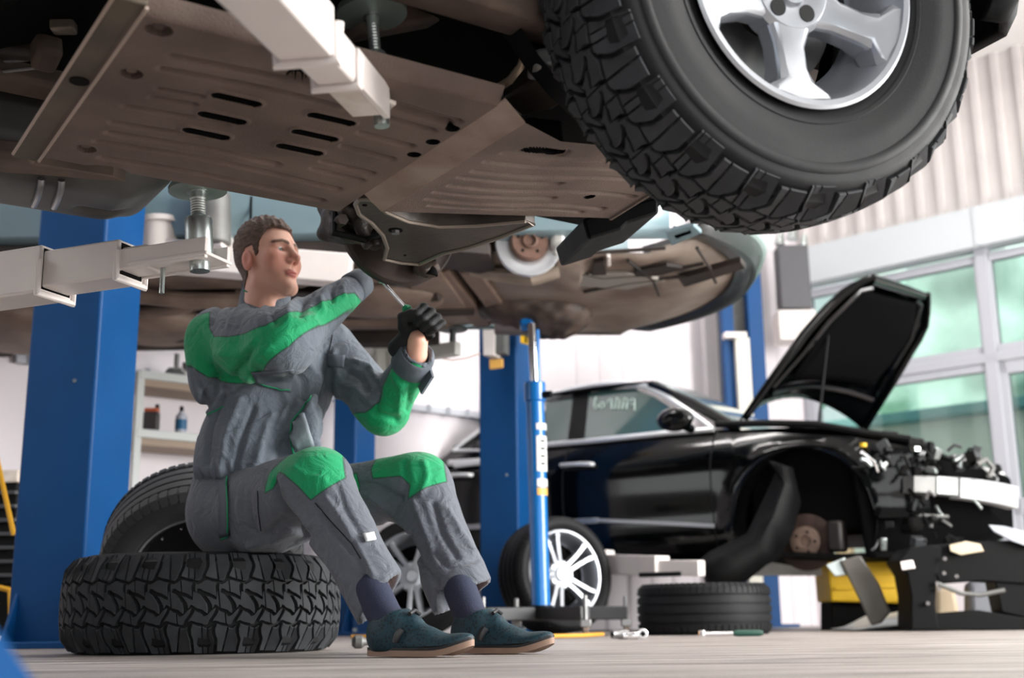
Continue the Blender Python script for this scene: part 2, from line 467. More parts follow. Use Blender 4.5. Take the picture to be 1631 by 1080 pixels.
# walls out of sight: left side and behind the camera, with a wide open gate at the right
M_far = mat('wall_grey', (150, 148, 146), 0.7)
Wl = CORNER + UB * 12.5
tag(MB().beam((Wl.x - 0.1, Wl.y, CZ / 2), (-6.9, -5.0, CZ / 2), 0.2, CZ).build('wall_left', M_far, smooth=0), 'grey left wall of the hall', kind='structure')
tag(MB().beam((-6.9, -5.0, CZ / 2), (3.0, -5.0, CZ / 2), 0.2, CZ).build('wall_front', M_far, smooth=0), 'grey wall behind the camera', kind='structure')
tag(MB().beam((3.0, -5.0, 4.4), (10.9, -5.0, 4.4), 0.2, 1.2).build('wall_gate_head', M_far, smooth=0), 'wall above the gate opening', kind='structure')

# ------------------------------------------------------------------ outside the windows
tag(MB().box((14, 20, -0.15), (44, 30, 0.1)).build('lawn', mat('lawn_green', (120, 176, 140), 0.9, var=0.3, vscale=1.5), smooth=0), 'green lawn outside the windows', kind='structure')
def tree(x, y, h_, r, rgb, label):
    t = thing('tree', label, 'tree', (x, y, 0), group='trees outside the windows')
    MB().cyl((0, 0, -0.1), (0, 0, h_ * 0.55), 0.16, 0.1, n=10).build('trunk', mat('bark', (110, 96, 84), 0.9), t)
    m = mat('leaves_hazed', rgb, 0.9, var=0.35, vscale=0.9, spec=0.05)  # pale crown colours include outdoor haze and brightness
    rnd = random.Random(int(x * 31 + y)); blobs = []
    for k in range(16):
        a = rnd.uniform(0, 6.283); q = rnd.uniform(0.2, 0.7)
        blobs.append(((math.cos(a) * r * q, math.sin(a) * r * q, h_ * (0.62 + rnd.uniform(-0.26, 0.26))), r * rnd.uniform(0.35, 0.5)))
    def crown(P):
        d = None
        for c, rr in blobs:
            e = s_ell(P, c, (rr, rr, rr * 0.9)); d = e if d is None else smin(d, e, 0.25)
        return d + 0.05 * np.sin(P[..., 0] * 9) * np.sin(P[..., 1] * 8) * np.sin(P[..., 2] * 9)
    V, Q = surf(crown, (-r * 1.4, -r * 1.4, h_ * 0.1), (r * 1.4, r * 1.4, h_ * 1.15), 0.12)
    finish('crown', mesh_np('crown', V, Q), m, t, smooth=180)
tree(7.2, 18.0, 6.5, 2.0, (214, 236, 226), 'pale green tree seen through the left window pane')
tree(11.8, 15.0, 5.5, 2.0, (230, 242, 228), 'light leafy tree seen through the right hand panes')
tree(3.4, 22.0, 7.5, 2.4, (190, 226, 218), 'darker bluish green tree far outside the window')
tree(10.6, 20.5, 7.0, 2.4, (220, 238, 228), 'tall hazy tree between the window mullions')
sh = thing('shed', 'pale shed with an orange door post outside the window', 'shed', (5.1, 13.8, 0), math.radians(-43))
MB().box((0, 0, 1.1), (2.2, 1.2, 2.2)).build('wall', mat('shed_wall', (232, 230, 220), 0.8), sh, bevel=0.02)
MB().box((-1.2, -0.2, 1.05), (0.22, 0.9, 2.1)).build('door_post', mat('shed_post', (226, 178, 138), 0.8), sh, bevel=0.02)
MB().box((0.1, 0, 2.25), (2.7, 1.6, 0.12)).build('roof', mat('shed_roof', (120, 170, 170), 0.7), sh, bevel=0.02)
# ================================================================== tyres and wheels (axis = local x, outer face at +x)
def clip_poly(poly, nx, ny, d):
    out = []
    for i in range(len(poly)):
        a = poly[i]; b = poly[(i + 1) % len(poly)]
        sa = nx * a[0] + ny * a[1] - d; sb = nx * b[0] + ny * b[1] - d
        if sa >= 0: out.append(a)
        if (sa > 0) != (sb > 0) and abs(sa - sb) > 1e-9:
            t = sa / (sa - sb); out.append((a[0] + (b[0] - a[0]) * t, a[1] + (b[1] - a[1]) * t))
    return out
def split(poly, px_, py_, ang, gap):
    nx, ny = math.cos(ang), math.sin(ang); d = nx * px_ + ny * py_
    return [q for q in (clip_poly(poly, nx, ny, d + gap / 2), clip_poly(poly, -nx, -ny, -d + gap / 2)) if len(q) > 2]

class Tyre:
    """profile of a tyre: s in [-1,1] is the tread, |s| up to 2 runs down the side wall"""
    def __init__(t, R, w, rim, crown=0.012):
        t.R, t.w, t.rim, t.crown = R, w, rim, crown
        H = R - rim
        hw = w / 2
        t.pts = [(0, R), (0.35 * hw, R - crown * 0.12), (0.7 * hw, R - crown * 0.55), (0.88 * hw, R - crown * 1.1), (0.97 * hw, R - crown * 2.0 - 0.004), (1.02 * hw, R - 0.22 * H), (1.045 * hw, R - 0.42 * H), (1.03 * hw, R - 0.62 * H), (0.95 * hw, R - 0.84 * H), (0.86 * hw, R - 0.97 * H), (0.80 * hw, rim - 0.004)]
        t.len = [0]
        for a, b in zip(t.pts, t.pts[1:]): t.len.append(t.len[-1] + math.hypot(b[0] - a[0], b[1] - a[1]))
        t.unit = t.len[3]
    def at(t, s, dr=0.0):
        d = abs(s) * t.unit
        for i in range(len(t.pts) - 1):
            if d <= t.len[i + 1] or i == len(t.pts) - 2:
                q = (d - t.len[i]) / (t.len[i + 1] - t.len[i])
                a, b = t.pts[i], t.pts[i + 1]
                x = a[0] + (b[0] - a[0]) * q; r = a[1] + (b[1] - a[1]) * q
                tx, tr = b[0] - a[0], b[1] - a[1]; L = math.hypot(tx, tr)
                x += -tr / L * dr; r += tx / L * dr
                return (x if s >= 0 else -x, r)
    def profile(t, dr=-0.012, n=10):
        P = []
        smax_ = t.len[-1] / t.unit
        ss = [-smax_ + 2 * smax_ * i / 60 for i in range(61)]
        for s in ss:
            k = dr if abs(s) < 1.2 else dr * max(0.0, 1 - (abs(s) - 1.2) / 0.15)
            P.append(t.at(s, k))
        return P

def at_tread(T, units=20, depth=0.0125, seed=3):
    """interlocking all terrain tread: wavy rows of S blocks, sipes, and lugs that run down the shoulder"""
    mb = MB()
    wav = lambda x, p, a: a * math.sin(4 * math.pi * x + p + 0.75 * math.sin(4 * math.pi * x + p))
    rows = [lambda x: 1.0, lambda x: 0.50 + wav(x, 0.3, 0.055), lambda x: 0.19 + wav(x, 1.9, 0.105), lambda x: -0.19 + wav(x, 1.9 + math.pi, 0.105), lambda x: -0.50 + wav(x, 0.3 + math.pi, 0.055), lambda x: -1.0]
    slant = [0.0, 0.20, -0.38, 0.20, 0.0]
    offs = [0.02, 0.30, 0.07, 0.22, 0.27]
    g = 0.033   # half groove in units (x) ; y gap scaled
    for u in range(units):
        blocks = []
        for r in range(5):
            for c in range(2):
                x0 = offs[r] + 0.5 * c; x1 = x0 + 0.5
                top, bot = rows[r], rows[r + 1]
                def side(xs, y):
                    return xs + slant[r] * (y - (top(xs) + bot(xs)) / 2) + 0.045 * math.sin(9 * y + r)
                poly = []
                yt, yb = 0.0, 0.0
                n = 7
                gy = 0.030
                for i in range(n + 1):
                    q = i / n
                    xa = x0 + g + (x1 - x0 - 2 * g) * q
                    y = top(xa) - gy; poly.append((side(xa, y) , y))
                m = 4
                for i in range(1, m):
                    q = i / m; xa = x1 - g; y = (top(xa) - gy) * (1 - q) + (bot(xa) + gy) * q; poly.append((side(xa, y), y))
                for i in range(n + 1):
                    q = 1 - i / n
                    xa = x0 + g + (x1 - x0 - 2 * g) * q
                    y = bot(xa) + gy; poly.append((side(xa, y), y))
                for i in range(1, m):
                    q = i / m; xa = x0 + g; y = (bot(xa) + gy) * (1 - q) + (top(xa) - gy) * q; poly.append((side(xa, y), y))
                if r in (0, 4):
                    # shoulder block: alternately three fingers or a forked pair
                    sgn = 1 if r == 0 else -1
                    lug = 1.36 if c == 0 else 1.24
                    poly = [(p[0], p[1] if abs(p[1]) < 0.93 else sgn * lug) for p in poly]
                    if c == 0:
                        parts = [poly]
                        for xx in (x0 + 0.19, x0 + 0.31):
                            new = []
                            for q in parts: new += split(q, xx, 0, 0.06, 0.018)
                            parts = new
                    else:
                        parts = split(poly, x0 + 0.25, sgn * 0.72, 0.10 * sgn, 0.020)
                else:
                    cx = sum(p[0] for p in poly) / len(poly); cy = sum(p[1] for p in poly) / len(poly)
                    parts = [poly] if c == 0 else split(poly, cx, cy, 0.12, 0.010)
                blocks += parts
        for poly in blocks:
            n = len(poly)
            cx = sum(p[0] for p in poly) / n; cy = sum(p[1] for p in poly) / n
            def ring(k, dr):
                out = []
                for p in poly:
                    s_ = cy + (p[1] - cy) * k; x_ = cx + (p[0] - cx) * k
                    dd = dr if abs(s_) < 1.0 else dr
                    ax, rr = T.at(s_, dd); th = 2 * math.pi * (u + x_) / units
                    out.append((ax, rr * math.cos(th), rr * math.sin(th)))
                return out
            a = ring(1.0, -depth - 0.002); b = ring(0.97, -0.0015); c_ = ring(0.90, 0.0)
            vs = a + b + c_
            fs = []
            for lv in (0, 1):
                for i in range(n):
                    j = (i + 1) % n
                    fs.append((lv * n + i, lv * n + j, (lv + 1) * n + j, (lv + 1) * n + i))
            fs.append(tuple(range(2 * n, 3 * n)))
            mb.add(vs, fs)
    return mb

T_AT = Tyre(0.42, 0.27, 0.222)
AT = {}
def at_tyre_meshes():
    if AT: return
    b = MB(); b.lathe(T_AT.profile(-0.0125), n=120)
    # raised side wall ring and bead
    for sg in (-1, 1):
        b.lathe([(sg * (0.1395), 0.352), (sg * 0.1430, 0.349), (sg * 0.1435, 0.334), (sg * 0.1405, 0.331)], n=96)
        b.lathe([(sg * 0.129, 0.262), (sg * 0.1315, 0.259), (sg * 0.1290, 0.252)], n=96)
    AT['body'] = b; AT['tread'] = at_tread(T_AT)
at_tyre_meshes()
def at_tyre(parent, M, names=('tyre', 'tread')):
    for key, nm in zip(('body', 'tread'), names):
        k = MB(M); k.add(AT[key].v, AT[key].f)
        yield k

def road_tyre(T, parent, M, grooves=(-0.62, -0.22, 0.22, 0.62), lugs=64, mat_=None):
    """ribbed road tyre with shoulder notches, one mesh"""
    b = MB(M)
    smax_ = T.len[-1] / T.unit; P = []
    ss = [-smax_ + 2 * smax_ * i / 80 for i in range(81)]
    extra = []
    for g in grooves: extra += [g - 0.055, g - 0.045, g + 0.045, g + 0.055]
    for s in sorted(ss + extra):
        dep = 0.0
        for g in grooves:
            if abs(s - g) < 0.05: dep = -0.009
        P.append(T.at(s, dep))
    b.lathe(P, n=96)
    n = MB(M)
    for i in range(lugs):
        for sg in (-1, 1):
            t0 = 2 * math.pi * (i + (0.5 if sg > 0 else 0)) / lugs
            vs = []
            for s_, dt in ((0.70, 0.0), (1.30, 0.02)):
                for w_ in (0.1, 0.82):
                    th = t0 + dt + w_ * 2 * math.pi / lugs
                    for dr in (-0.004, 0.004):
                        ax, rr = T.at(sg * s_, dr); vs.append((ax, rr * math.cos(th), rr * math.sin(th)))
            # extra mid profile so that the lug follows the round shoulder
            mids = []
            for w_ in (0.1, 0.82):
                th = t0 + 0.01 + w_ * 2 * math.pi / lugs
                for dr in (-0.004, 0.004):
                    ax, rr = T.at(sg * 1.0, dr); mids.append((ax, rr * math.cos(th), rr * math.sin(th)))
            A, B_, C_ = vs[:4], mids, vs[4:]
            n.add(A + B_ + C_, [(1, 3, 7, 5), (5, 7, 11, 9), (0, 1, 5, 4), (4, 5, 9, 8), (3, 2, 6, 7), (7, 6, 10, 11), (0, 2, 3, 1), (8, 9, 11, 10)])
    return b, n

def spoke_rim(M, R, w, face, spokes, style):
    """returns MBs: rim barrel, list of spokes, hub; local x = outwards, face = x of the outer face"""
    barrel = MB(M)
    barrel.lathe([(face, R + 0.012), (face + 0.004, R + 0.006), (face + 0.002, R - 0.004), (face - 0.012, R - 0.012), (face - 0.05, R - 0.022), (face - w * 0.55, R - 0.045), (face - w * 0.8, R - 0.02), (face - w, R + 0.008), (face - w - 0.006, R + 0.012), (face - w, R + 0.004), (face - w * 0.5, R - 0.05)], n=96)
    hub = MB(M)
    hub.lathe([(face - 0.055, 0.0), (face - 0.032, 0.0), (face - 0.032, 0.03), (face - 0.040, 0.034), (face - 0.036, 0.045), (face - 0.036, 0.074), (face - 0.046, 0.085), (face - 0.085, 0.088), (face - 0.085, 0.0)], n=40)
    sp = []
    for i in range(spokes):
        a = 2 * math.pi * i / spokes
        F = Matrix.Rotation(a, 4, 'X')
        if style == 'wide':
            m = MB(M @ F)
            # stations along local z (radial): radius, front half width, back half width, front x, back x
            st = [(0.070, 0.040, 0.046, face - 0.038, face - 0.085), (0.105, 0.026, 0.036, face - 0.036, face - 0.080), (0.150, 0.024, 0.036, face - 0.026, face - 0.072), (0.178, 0.026, 0.044, face - 0.014, face - 0.066), (R - 0.018, 0.056, 0.066, face - 0.006, face - 0.055), (R - 0.004, 0.064, 0.074, face - 0.002, face - 0.03)]
            rows = []
            for r, fw_, bw, fx, bx in st:
                sag = lambda y: math.sqrt(max(0, r * r - y * y)) if r > 0.19 else r
                rows.append([(bx, -bw, sag(bw)), (fx - 0.010, -(fw_ + bw) / 2 - 0.002, sag(fw_)), (fx, -fw_ * 0.86, sag(fw_)), (fx + 0.001, 0, r), (fx, fw_ * 0.86, sag(fw_)), (fx - 0.010, (fw_ + bw) / 2 + 0.002, sag(fw_)), (bx, bw, sag(bw))])
            m.grid(rows, close=True)
            sp.append(m)
        else:
            for sg in (-1, 1):
                m = MB(M @ F)
                st = [(0.055, 0.016, 0.013, -0.034), (0.12, 0.022, 0.012, -0.022), (0.19, 0.033, 0.012, -0.012), (R - 0.006, 0.046, 0.015, -0.006)]
                rows = []
                for r, off, hw, fx in st:
                    c0 = sg * off
                    rows.append([(face + fx - 0.04, c0 - hw * 1.2, r), (face + fx, c0 - hw, r), (face + fx, c0 + hw, r), (face + fx - 0.04, c0 + hw * 1.2, r)])
                m.grid(rows, close=True)
                sp.append(m)
    return barrel, sp, hub
# ================================================================== the raised off-road car (front to the right)
SUV_YAW = math.radians(33)
SUV_O = Vector((0.525, 1.935, 0.0))
SUV_M = Matrix.Translation(SUV_O) @ Matrix.Rotation(SUV_YAW, 4, 'Z')
suv = thing('off_road_car', 'raised off-road car seen from below with brown skid plate and big tyre', 'car', M=SUV_M)
SUV_I = SUV_M.inverted()
def sp(x, y, z):            # local point below sight line x, y at height z
    r = FW + (x - 815.5) / FPX * RT - (y - 540.0) / FPX * UP
    t = (z - CAMH) / r[2]
    return SUV_I @ Vector((r[0] * t, r[1] * t, z))

# --- near front wheel, steered and drooping
wyaw = math.radians(23.6) - SUV_YAW; wtilt = 0.10
ax_out = Vector((math.sin(wyaw), -math.cos(wyaw) * math.cos(wtilt), -math.sin(wtilt))).normalized()   # outwards = towards the camera
WC = Vector((0, 0, 1.173)); WPH = 36
WM = frame(WC - ax_out * 0.135, ax_out) @ Matrix.Rotation(math.radians(WPH), 4, 'X')
# wheel part carries tyre, tread and rim pieces
barrel, spokes_, hub_ = spoke_rim(WM, 0.222, 0.21, 0.132, 5, 'wide')
wheel = hub_.build('wheel', M_silver, suv, smooth=30, bevel=0.003)
wheel['label'] = 'silver five spoke alloy wheel with deep black off-road tyre'
k = list(at_tyre(None, WM))
k[0].build('tyre', M_rubber, wheel, smooth=50); k[1].build('tread', M_tread, wheel, smooth=20)
barrel.build('rim', M_silver, wheel, smooth=40)
def spoke_phase(i): return i
for m_ in spokes_: m_.build('spoke', M_silver, wheel, smooth=25, bevel=0.004)
for i in range(5):
    a = 2 * math.pi * (i + 0.5) / 5; lug = MB(WM)
    lug.cyl((0.085, 0.053 * math.sin(a), 0.053 * math.cos(a)), (0.0975, 0.053 * math.sin(a), 0.053 * math.cos(a)), 0.016, n=20)
    lug.build('lug_recess', M_black, wheel)
# brake behind the spokes
bd = MB(WM); bd.lathe([(0.0, 0.06), (0.0, 0.155), (-0.025, 0.155), (-0.025, 0.06)], n=48, closed=True); bd.build('brake_disc', M_steel, wheel)
bc = MB(WM); bc.lathe([(0.03, 0.10), (0.03, 0.165), (-0.06, 0.165), (-0.06, 0.10)], n=10, closed=True, a0=math.radians(120), a1=math.radians(175)); bc.build('brake_caliper', M_zinc, wheel, bevel=0.006)

# --- skid plate: pressed steel sheet with ribs, slots, bolts
def skid_material():
    m = mat('skid_plate', (112, 96, 88), 0.62, var=0.25, vscale=5, rgb2=(88, 73, 66), bump=0.25, bscale=260, spec=0.35)
    return m
M_skid = skid_material()
U0, U1, V0, V1, ZP = -1.045, -0.385, 0.385, 1.125, 1.0
slots = [(-0.848, -0.758, 0.627), (-0.842, -0.752, 0.718), (-0.842, -0.752, 0.806), (-0.668, -0.575, 0.618), (-0.662, -0.570, 0.706), (-0.660, -0.565, 0.788)]
holes = [(-0.402, 0.545, 0.013), (-0.402, 0.622, 0.013), (-0.402, 0.70, 0.013), (-0.735, 0.475, 0.032)]
bolts = [(-1.0, 0.445, 0.022), (-0.992, 0.625, 0.020), (-0.972, 1.01, 0.020)]
ribs = [(-0.95, -0.42, 0.52, 0.010), (-0.95, -0.60, 0.575, 0.009), (-0.93, -0.86, 0.66, 0.008), (-0.93, -0.86, 0.70, 0.008), (-0.96, -0.78, 0.76, 0.009), (-0.96, -0.80, 0.845, 0.009), (-0.95, -0.62, 0.90, 0.010), (-0.96, -0.45, 0.955, 0.010), (-0.93, -0.45, 1.04, 0.010), (-0.55, -0.41, 0.50, 0.009), (-0.55, -0.43, 0.565, 0.009), (-0.54, -0.43, 0.655, 0.009), (-0.54, -0.43, 0.735, 0.009), (-0.54, -0.43, 0.83, 0.009), (-0.54, -0.43, 0.88, 0.009)]
def seg_d(u, v, a, b, c):
    t = np.clip(u, a, b); return np.hypot(u - t, v - c)
nu, nv = 380, 404
uu, vv = np.meshgrid(np.linspace(U0, U1, nu), np.linspace(V0, V1, nv), indexing='ij')
near_edge = 0.385 + (uu - U0) * 0.0; zz = np.full_like(uu, ZP)
for a, b, c, d in ribs:
    bend = 0.012 * np.sin((uu + 0.9) * 9)
    q = seg_d(uu, vv + bend, a, b, c); zz += 0.021 * np.exp(-(q / (d * 0.85)) ** 2)
cav = np.zeros_like(uu, bool)
for a, b, c in slots:
    q = seg_d(uu, vv, a + 0.012, b - 0.012, c)
    zz += -0.004 * np.exp(-((q - 0.0165) / 0.004) ** 2)
    zz = np.where(q < 0.0125, ZP + 0.09 * np.clip((0.0125 - q) / 0.0025, 0, 1), zz); cav |= q < 0.0128
for a, c, r in holes:
    q = np.hypot(uu - a, vv - c); zz = np.where(q < r, ZP + 0.09 * np.clip((r - q) / 0.0025, 0, 1), zz); cav |= q < r + 0.0005
for a, c, r in bolts:
    q = np.hypot(uu - a, vv - c); zz = np.where(q < r, ZP + 0.016, zz)
# step behind the rear flange, turned up edges, cut-out at the far rear corner
edge = np.minimum(vv - V0, V1 - vv)
zz += 0.03 * np.clip(1 - edge / 0.03, 0, 1) ** 2
notch = np.hypot(uu + 0.905, vv - 1.135) < 0.055
zz = np.where(notch, ZP + 0.06, zz); cav |= notch
V_ = np.stack([uu, vv, zz], -1).reshape(-1, 3)
I_ = np.arange(nu * nv).reshape(nu, nv)
Q = np.stack([I_[:-1, :-1], I_[:-1, 1:], I_[1:, 1:], I_[1:, :-1]], -1).reshape(-1, 4)
me = mesh_np('skid_plate', V_, Q)
sk = finish('skid_plate', me, [M_skid, M_dark], suv, smooth=30)
cf = (cav.reshape(-1)[Q].sum(1) >= 1).astype(np.int32)  # slots and holes get the dark material for the shade inside them
me.polygons.foreach_set('material_index', cf)
for a, c, r in bolts: MB().cyl((a, c, ZP + 0.016), (a, c, ZP + 0.006), 0.010, n=6).build('bolt', M_brown, sk)
MB().cyl((-1.060, 0.70, 1.004), (-1.060, 0.70, 0.9985), 0.017, n=16).build('flange_hole', M_dark, sk)
fb = MB(); fb.beam((-1.062, V0 - 0.01, 1.008), (-1.062, V1 + 0.01, 1.008), 0.05, 0.014); fb.build('rear_flange', mat('flange_dusty', (92, 82, 70), 0.6, 0.2, var=0.3, vscale=9), sk, bevel=0.004)
M_bead = mat('pale_edge', (176, 158, 144), 0.45, 0.3)  # pale tone of the tubes along the flange edges
for u_, z_ in ((-1.087, 1.004), (-1.037, 0.9985)):
    eb_ = MB(); eb_.tube([(u_, V0 - 0.005 + (V1 - V0) * i / 12, z_) for i in range(13)], 0.0035, n=6); eb_.build('edge_bead', M_bead, sk)
# folded strip and front lip
lip = MB()
n1 = 16
A = [(-0.385, V0 + 0.0 + (0.965 - V0) * i / n1, ZP + 0.004) for i in range(n1 + 1)]
B_ = [(-0.315, 0.425 + (1.015 - 0.425) * i / n1, ZP - 0.012) for i in range(n1 + 1)]
lip.grid([A, B_])
lip.build('fold_strip', mat('skid_fold_lit', (148, 131, 120), 0.6, var=0.2, vscale=8, rgb2=(120, 98, 86), bump=0.15, bscale=260), sk, smooth=0, solid=0.004)  # light caught by the tilted strip is put into its paler colour
nu, nv = 150, 130
s_, t_ = np.meshgrid(np.linspace(0, 1, nu), np.linspace(0, 1, nv), indexing='ij')
vn = 0.425 + (0.50 - 0.425) * np.clip(s_ / 0.25, 0, 1) + 0.03 * s_; vf = 1.015 + (0.985 - 1.015) * s_
endu = 0.245 + 0.07 * t_
uu = -0.315 + (endu + 0.315) * s_; vv = vn + (vf - vn) * t_
zl = ZP - 0.012 + 0.085 * s_
for a, b, c, d in [(-0.25, 0.2, 0.60, 0.009), (-0.26, 0.1, 0.655, 0.008), (-0.25, 0.24, 0.715, 0.009), (-0.26, 0.0, 0.76, 0.008), (-0.25, 0.26, 0.815, 0.009), (-0.26, 0.05, 0.865, 0.008), (-0.25, 0.24, 0.915, 0.009), (-0.22, 0.2, 0.955, 0.007)]:
    q = seg_d(uu, vv + 0.01 * np.sin(uu * 14), a, b, c); zl += 0.016 * np.exp(-(q / (d * 0.85)) ** 2)
q = seg_d(uu, vv, -0.205, -0.135, 0.575); zl += 0.006 * np.exp(-((q - 0.021) / 0.006) ** 2)
cav = q < 0.0148; zl = zl + 0.07 * np.clip((0.0145 - q) / 0.003, 0, 1)
q = np.hypot(uu - 0.14, vv - 0.835); cv2 = q < 0.012; zl = np.where(cv2, zl + 0.04, zl); cav |= cv2
V_ = np.stack([uu, vv, zl], -1).reshape(-1, 3); I_ = np.arange(nu * nv).reshape(nu, nv)
Q = np.stack([I_[:-1, :-1], I_[:-1, 1:], I_[1:, 1:], I_[1:, :-1]], -1).reshape(-1, 4)
me = mesh_np('front_lip', V_, Q)
fl_ = finish('front_skid_lip', me, [M_skid, M_dark], suv, smooth=30)
me.polygons.foreach_set('material_index', (cav.reshape(-1)[Q].sum(1) >= 1).astype(np.int32))  # shade inside the lip's slot and hole is coloured in too
rim_ = MB(); ee = [(0.247 + 0.07 * i / 10, 0.53 + (0.985 - 0.53) * i / 10, 1.073) for i in range(11)]
rim_.tube(ee, 0.006, n=6); rim_.build('edge_bead', M_skid, fl_)

# --- body: floor pan, frame rails, sills, arches
MB().box((-1.45, 0.82, 1.30), (4.2, 1.25, 0.16)).build('floor_pan', M_dark, suv, bevel=0.02)
MB().box((-1.9, 0.80, 1.85), (3.6, 1.78, 0.9), taper=(0.96, 0.9)).build('body_shell', mat('suv_paint', (40, 44, 48), 0.3, coat=0.6), suv, bevel=0.06)
MB().box((0.35, 0.80, 1.85), (1.1, 1.5, 0.8), taper=(0.96, 0.9)).build('engine_bay_shell', M_dark, suv, bevel=0.05)
for v in (0.36, 1.20):
    rails = MB().beam((-3.2, v, 1.24 if v > 1 else 1.20), (0.40, v, 1.24 if v > 1 else 1.20), 0.09, 0.12)
    rails.build('frame_rail', M_brown, suv, bevel=0.012)
cm = MB(); cm.cyl((-1.36, 0.30, 1.075), (-1.36, 1.30, 1.075), 0.042, n=20); cm.build('cross_tube', mat('rust_tube', (122, 92, 80), 0.6, var=0.2), suv)
# --- far front hub without its wheel: dust shield, disc, knuckle, caliper, control arm, driveshaft
HC = Vector((0.03, 1.60, 1.165))
hax = Vector((0.10, 1.0, -0.02)).normalized()
ds = MB(frame(HC - hax * 0.05 + Vector((-0.012, 0, 0)), hax))
ds.lathe([(0.0, 0.0), (0.0, 0.05), (-0.012, 0.06), (-0.012, 0.11), (0.004, 0.150), (0.004, 0.166), (0.012, 0.173), (0.030, 0.173), (0.030, 0.166), (0.034, 0.0)], n=64)
dsh = ds.build('brake_disc', mat('rusty_shield', (62, 52, 48), 0.5, 0.5, var=0.3, vscale=14), suv)
dsh['label'] = 'dark brake disc of the removed front wheel'
HF = frame(HC, hax); HF3 = np.array(HF.to_3x3())
def knuckle(P):
    p = (P - np.array(HC)) @ HF3      # local: x outwards (far), y, z
    d = s_cap(P, HC + Vector((0, -0.20, 0)), HC + Vector((0, -0.05, 0)), 0.045, 0.06)
    c = np.array(HC)
    d = smin(d, s_cap(P, c + [0.02, -0.10, -0.02], c + [0.03, -0.09, -0.13], 0.030, 0.022), 0.03)      # down to the ball joint
    d = smin(d, s_cap(P, c + [0.0, -0.10, 0.02], c + [-0.02, -0.13, 0.16], 0.034, 0.028), 0.03)        # up to the upper arm
    d = smin(d, s_cap(P, c + [-0.03, -0.10, -0.01], c + [-0.17, -0.12, -0.03], 0.026, 0.020), 0.025)   # steering lever
    d = smin(d, s_cap(P, c + [0.03, -0.09, -0.13], c + [0.06, -0.10, -0.13], 0.022, 0.02), 0.02)
    d = smin(d, s_cap(P, c + [-0.02, -0.12, -0.10], c + [-0.055, -0.14, -0.055], 0.013, 0.012), 0.02)
    n_ = 0.006 * np.sin(P[..., 0] * 90) * np.sin(P[..., 1] * 80) * np.sin(P[..., 2] * 85)
    return d + n_
V_, Q = surf(knuckle, HC + Vector((-0.25, -0.28, -0.20)), HC + Vector((0.14, 0.03, 0.26)), 0.006)
kn = finish('steering_knuckle', mesh_np('knuckle', V_, Q), mat('greasy_iron', (84, 66, 56), 0.5, 0.25, var=0.45, vscale=26, rgb2=(40, 33, 30), bump=0.35, bscale=80), suv, smooth=180)
def caliper(P):
    c = np.array(HC)
    d = s_box(P, c + [-0.195, -0.055, 0.03], (0.11, 0.13, 0.21), 0.03)
    d = smin(d, s_box(P, c + [-0.20, -0.12, 0.04], (0.085, 0.06, 0.15), 0.02), 0.015)
    for zz_ in (-0.035, 0.05):
        d = smin(d, s_cap(P, c + [-0.16, -0.10, zz_], c + [-0.16, -0.155, zz_], 0.026), 0.012)
    d = smin(d, s_cap(P, c + [-0.215, -0.10, 0.075], c + [-0.16, -0.11, 0.09], 0.016), 0.01)
    d = smin(d, s_cap(P, c + [-0.215, -0.10, -0.07], c + [-0.13, -0.10, -0.085], 0.018), 0.015)
    d = smin(d, s_cap(P, c + [-0.20, -0.14, -0.02], c + [-0.17, -0.15, -0.11], 0.022, 0.014), 0.02)
    d = smax(d, -s_cap(P, c + [-0.23, -0.16, 0.01], c + [-0.15, -0.17, 0.02], 0.018), 0.012)
    return d + 0.007 * np.sin(P[..., 0] * 70 + 1) * np.sin(P[..., 1] * 60) * np.sin(P[..., 2] * 75)
V_, Q = surf(caliper, HC + Vector((-0.30, -0.22, -0.16)), HC + Vector((-0.07, 0.05, 0.17)), 0.005)
ca = finish('brake_caliper', mesh_np('caliper', V_, Q), mat('caliper_iron', (66, 54, 47), 0.5, 0.2, var=0.45, vscale=30, rgb2=(30, 26, 24), bump=0.35, bscale=90), suv, smooth=180)
for zz_ in (-0.035, 0.05): MB().cyl(HC + Vector((-0.16, -0.15, zz_)), HC + Vector((-0.16, -0.185, zz_)), 0.012, n=6).build('bolt', M_steel, ca)
for pts, r_ in (([(-0.20, -0.14, 0.10), (-0.12, -0.20, 0.06), (-0.06, -0.22, -0.02), (0.02, -0.18, -0.05)], 0.008), ([(-0.24, -0.10, -0.02), (-0.26, -0.14, -0.09), (-0.18, -0.16, -0.10), (-0.10, -0.15, -0.06)], 0.010), ([(0.10, -0.12, -0.02), (0.13, -0.16, 0.06), (0.08, -0.20, 0.12)], 0.007)):
    bh_ = MB(); bh_.tube([HC + Vector(p) for p in pts], r_, n=8); bh_.build('brake_line', M_black, suv)
for dx_, dz_ in ((-0.06, -0.08), (0.06, -0.06), (-0.24, -0.05)):
    MB().cyl(HC + Vector((dx_, -0.10, dz_)), HC + Vector((dx_, -0.15, dz_)), 0.016, n=6).build('hex_bolt', M_brown, suv)
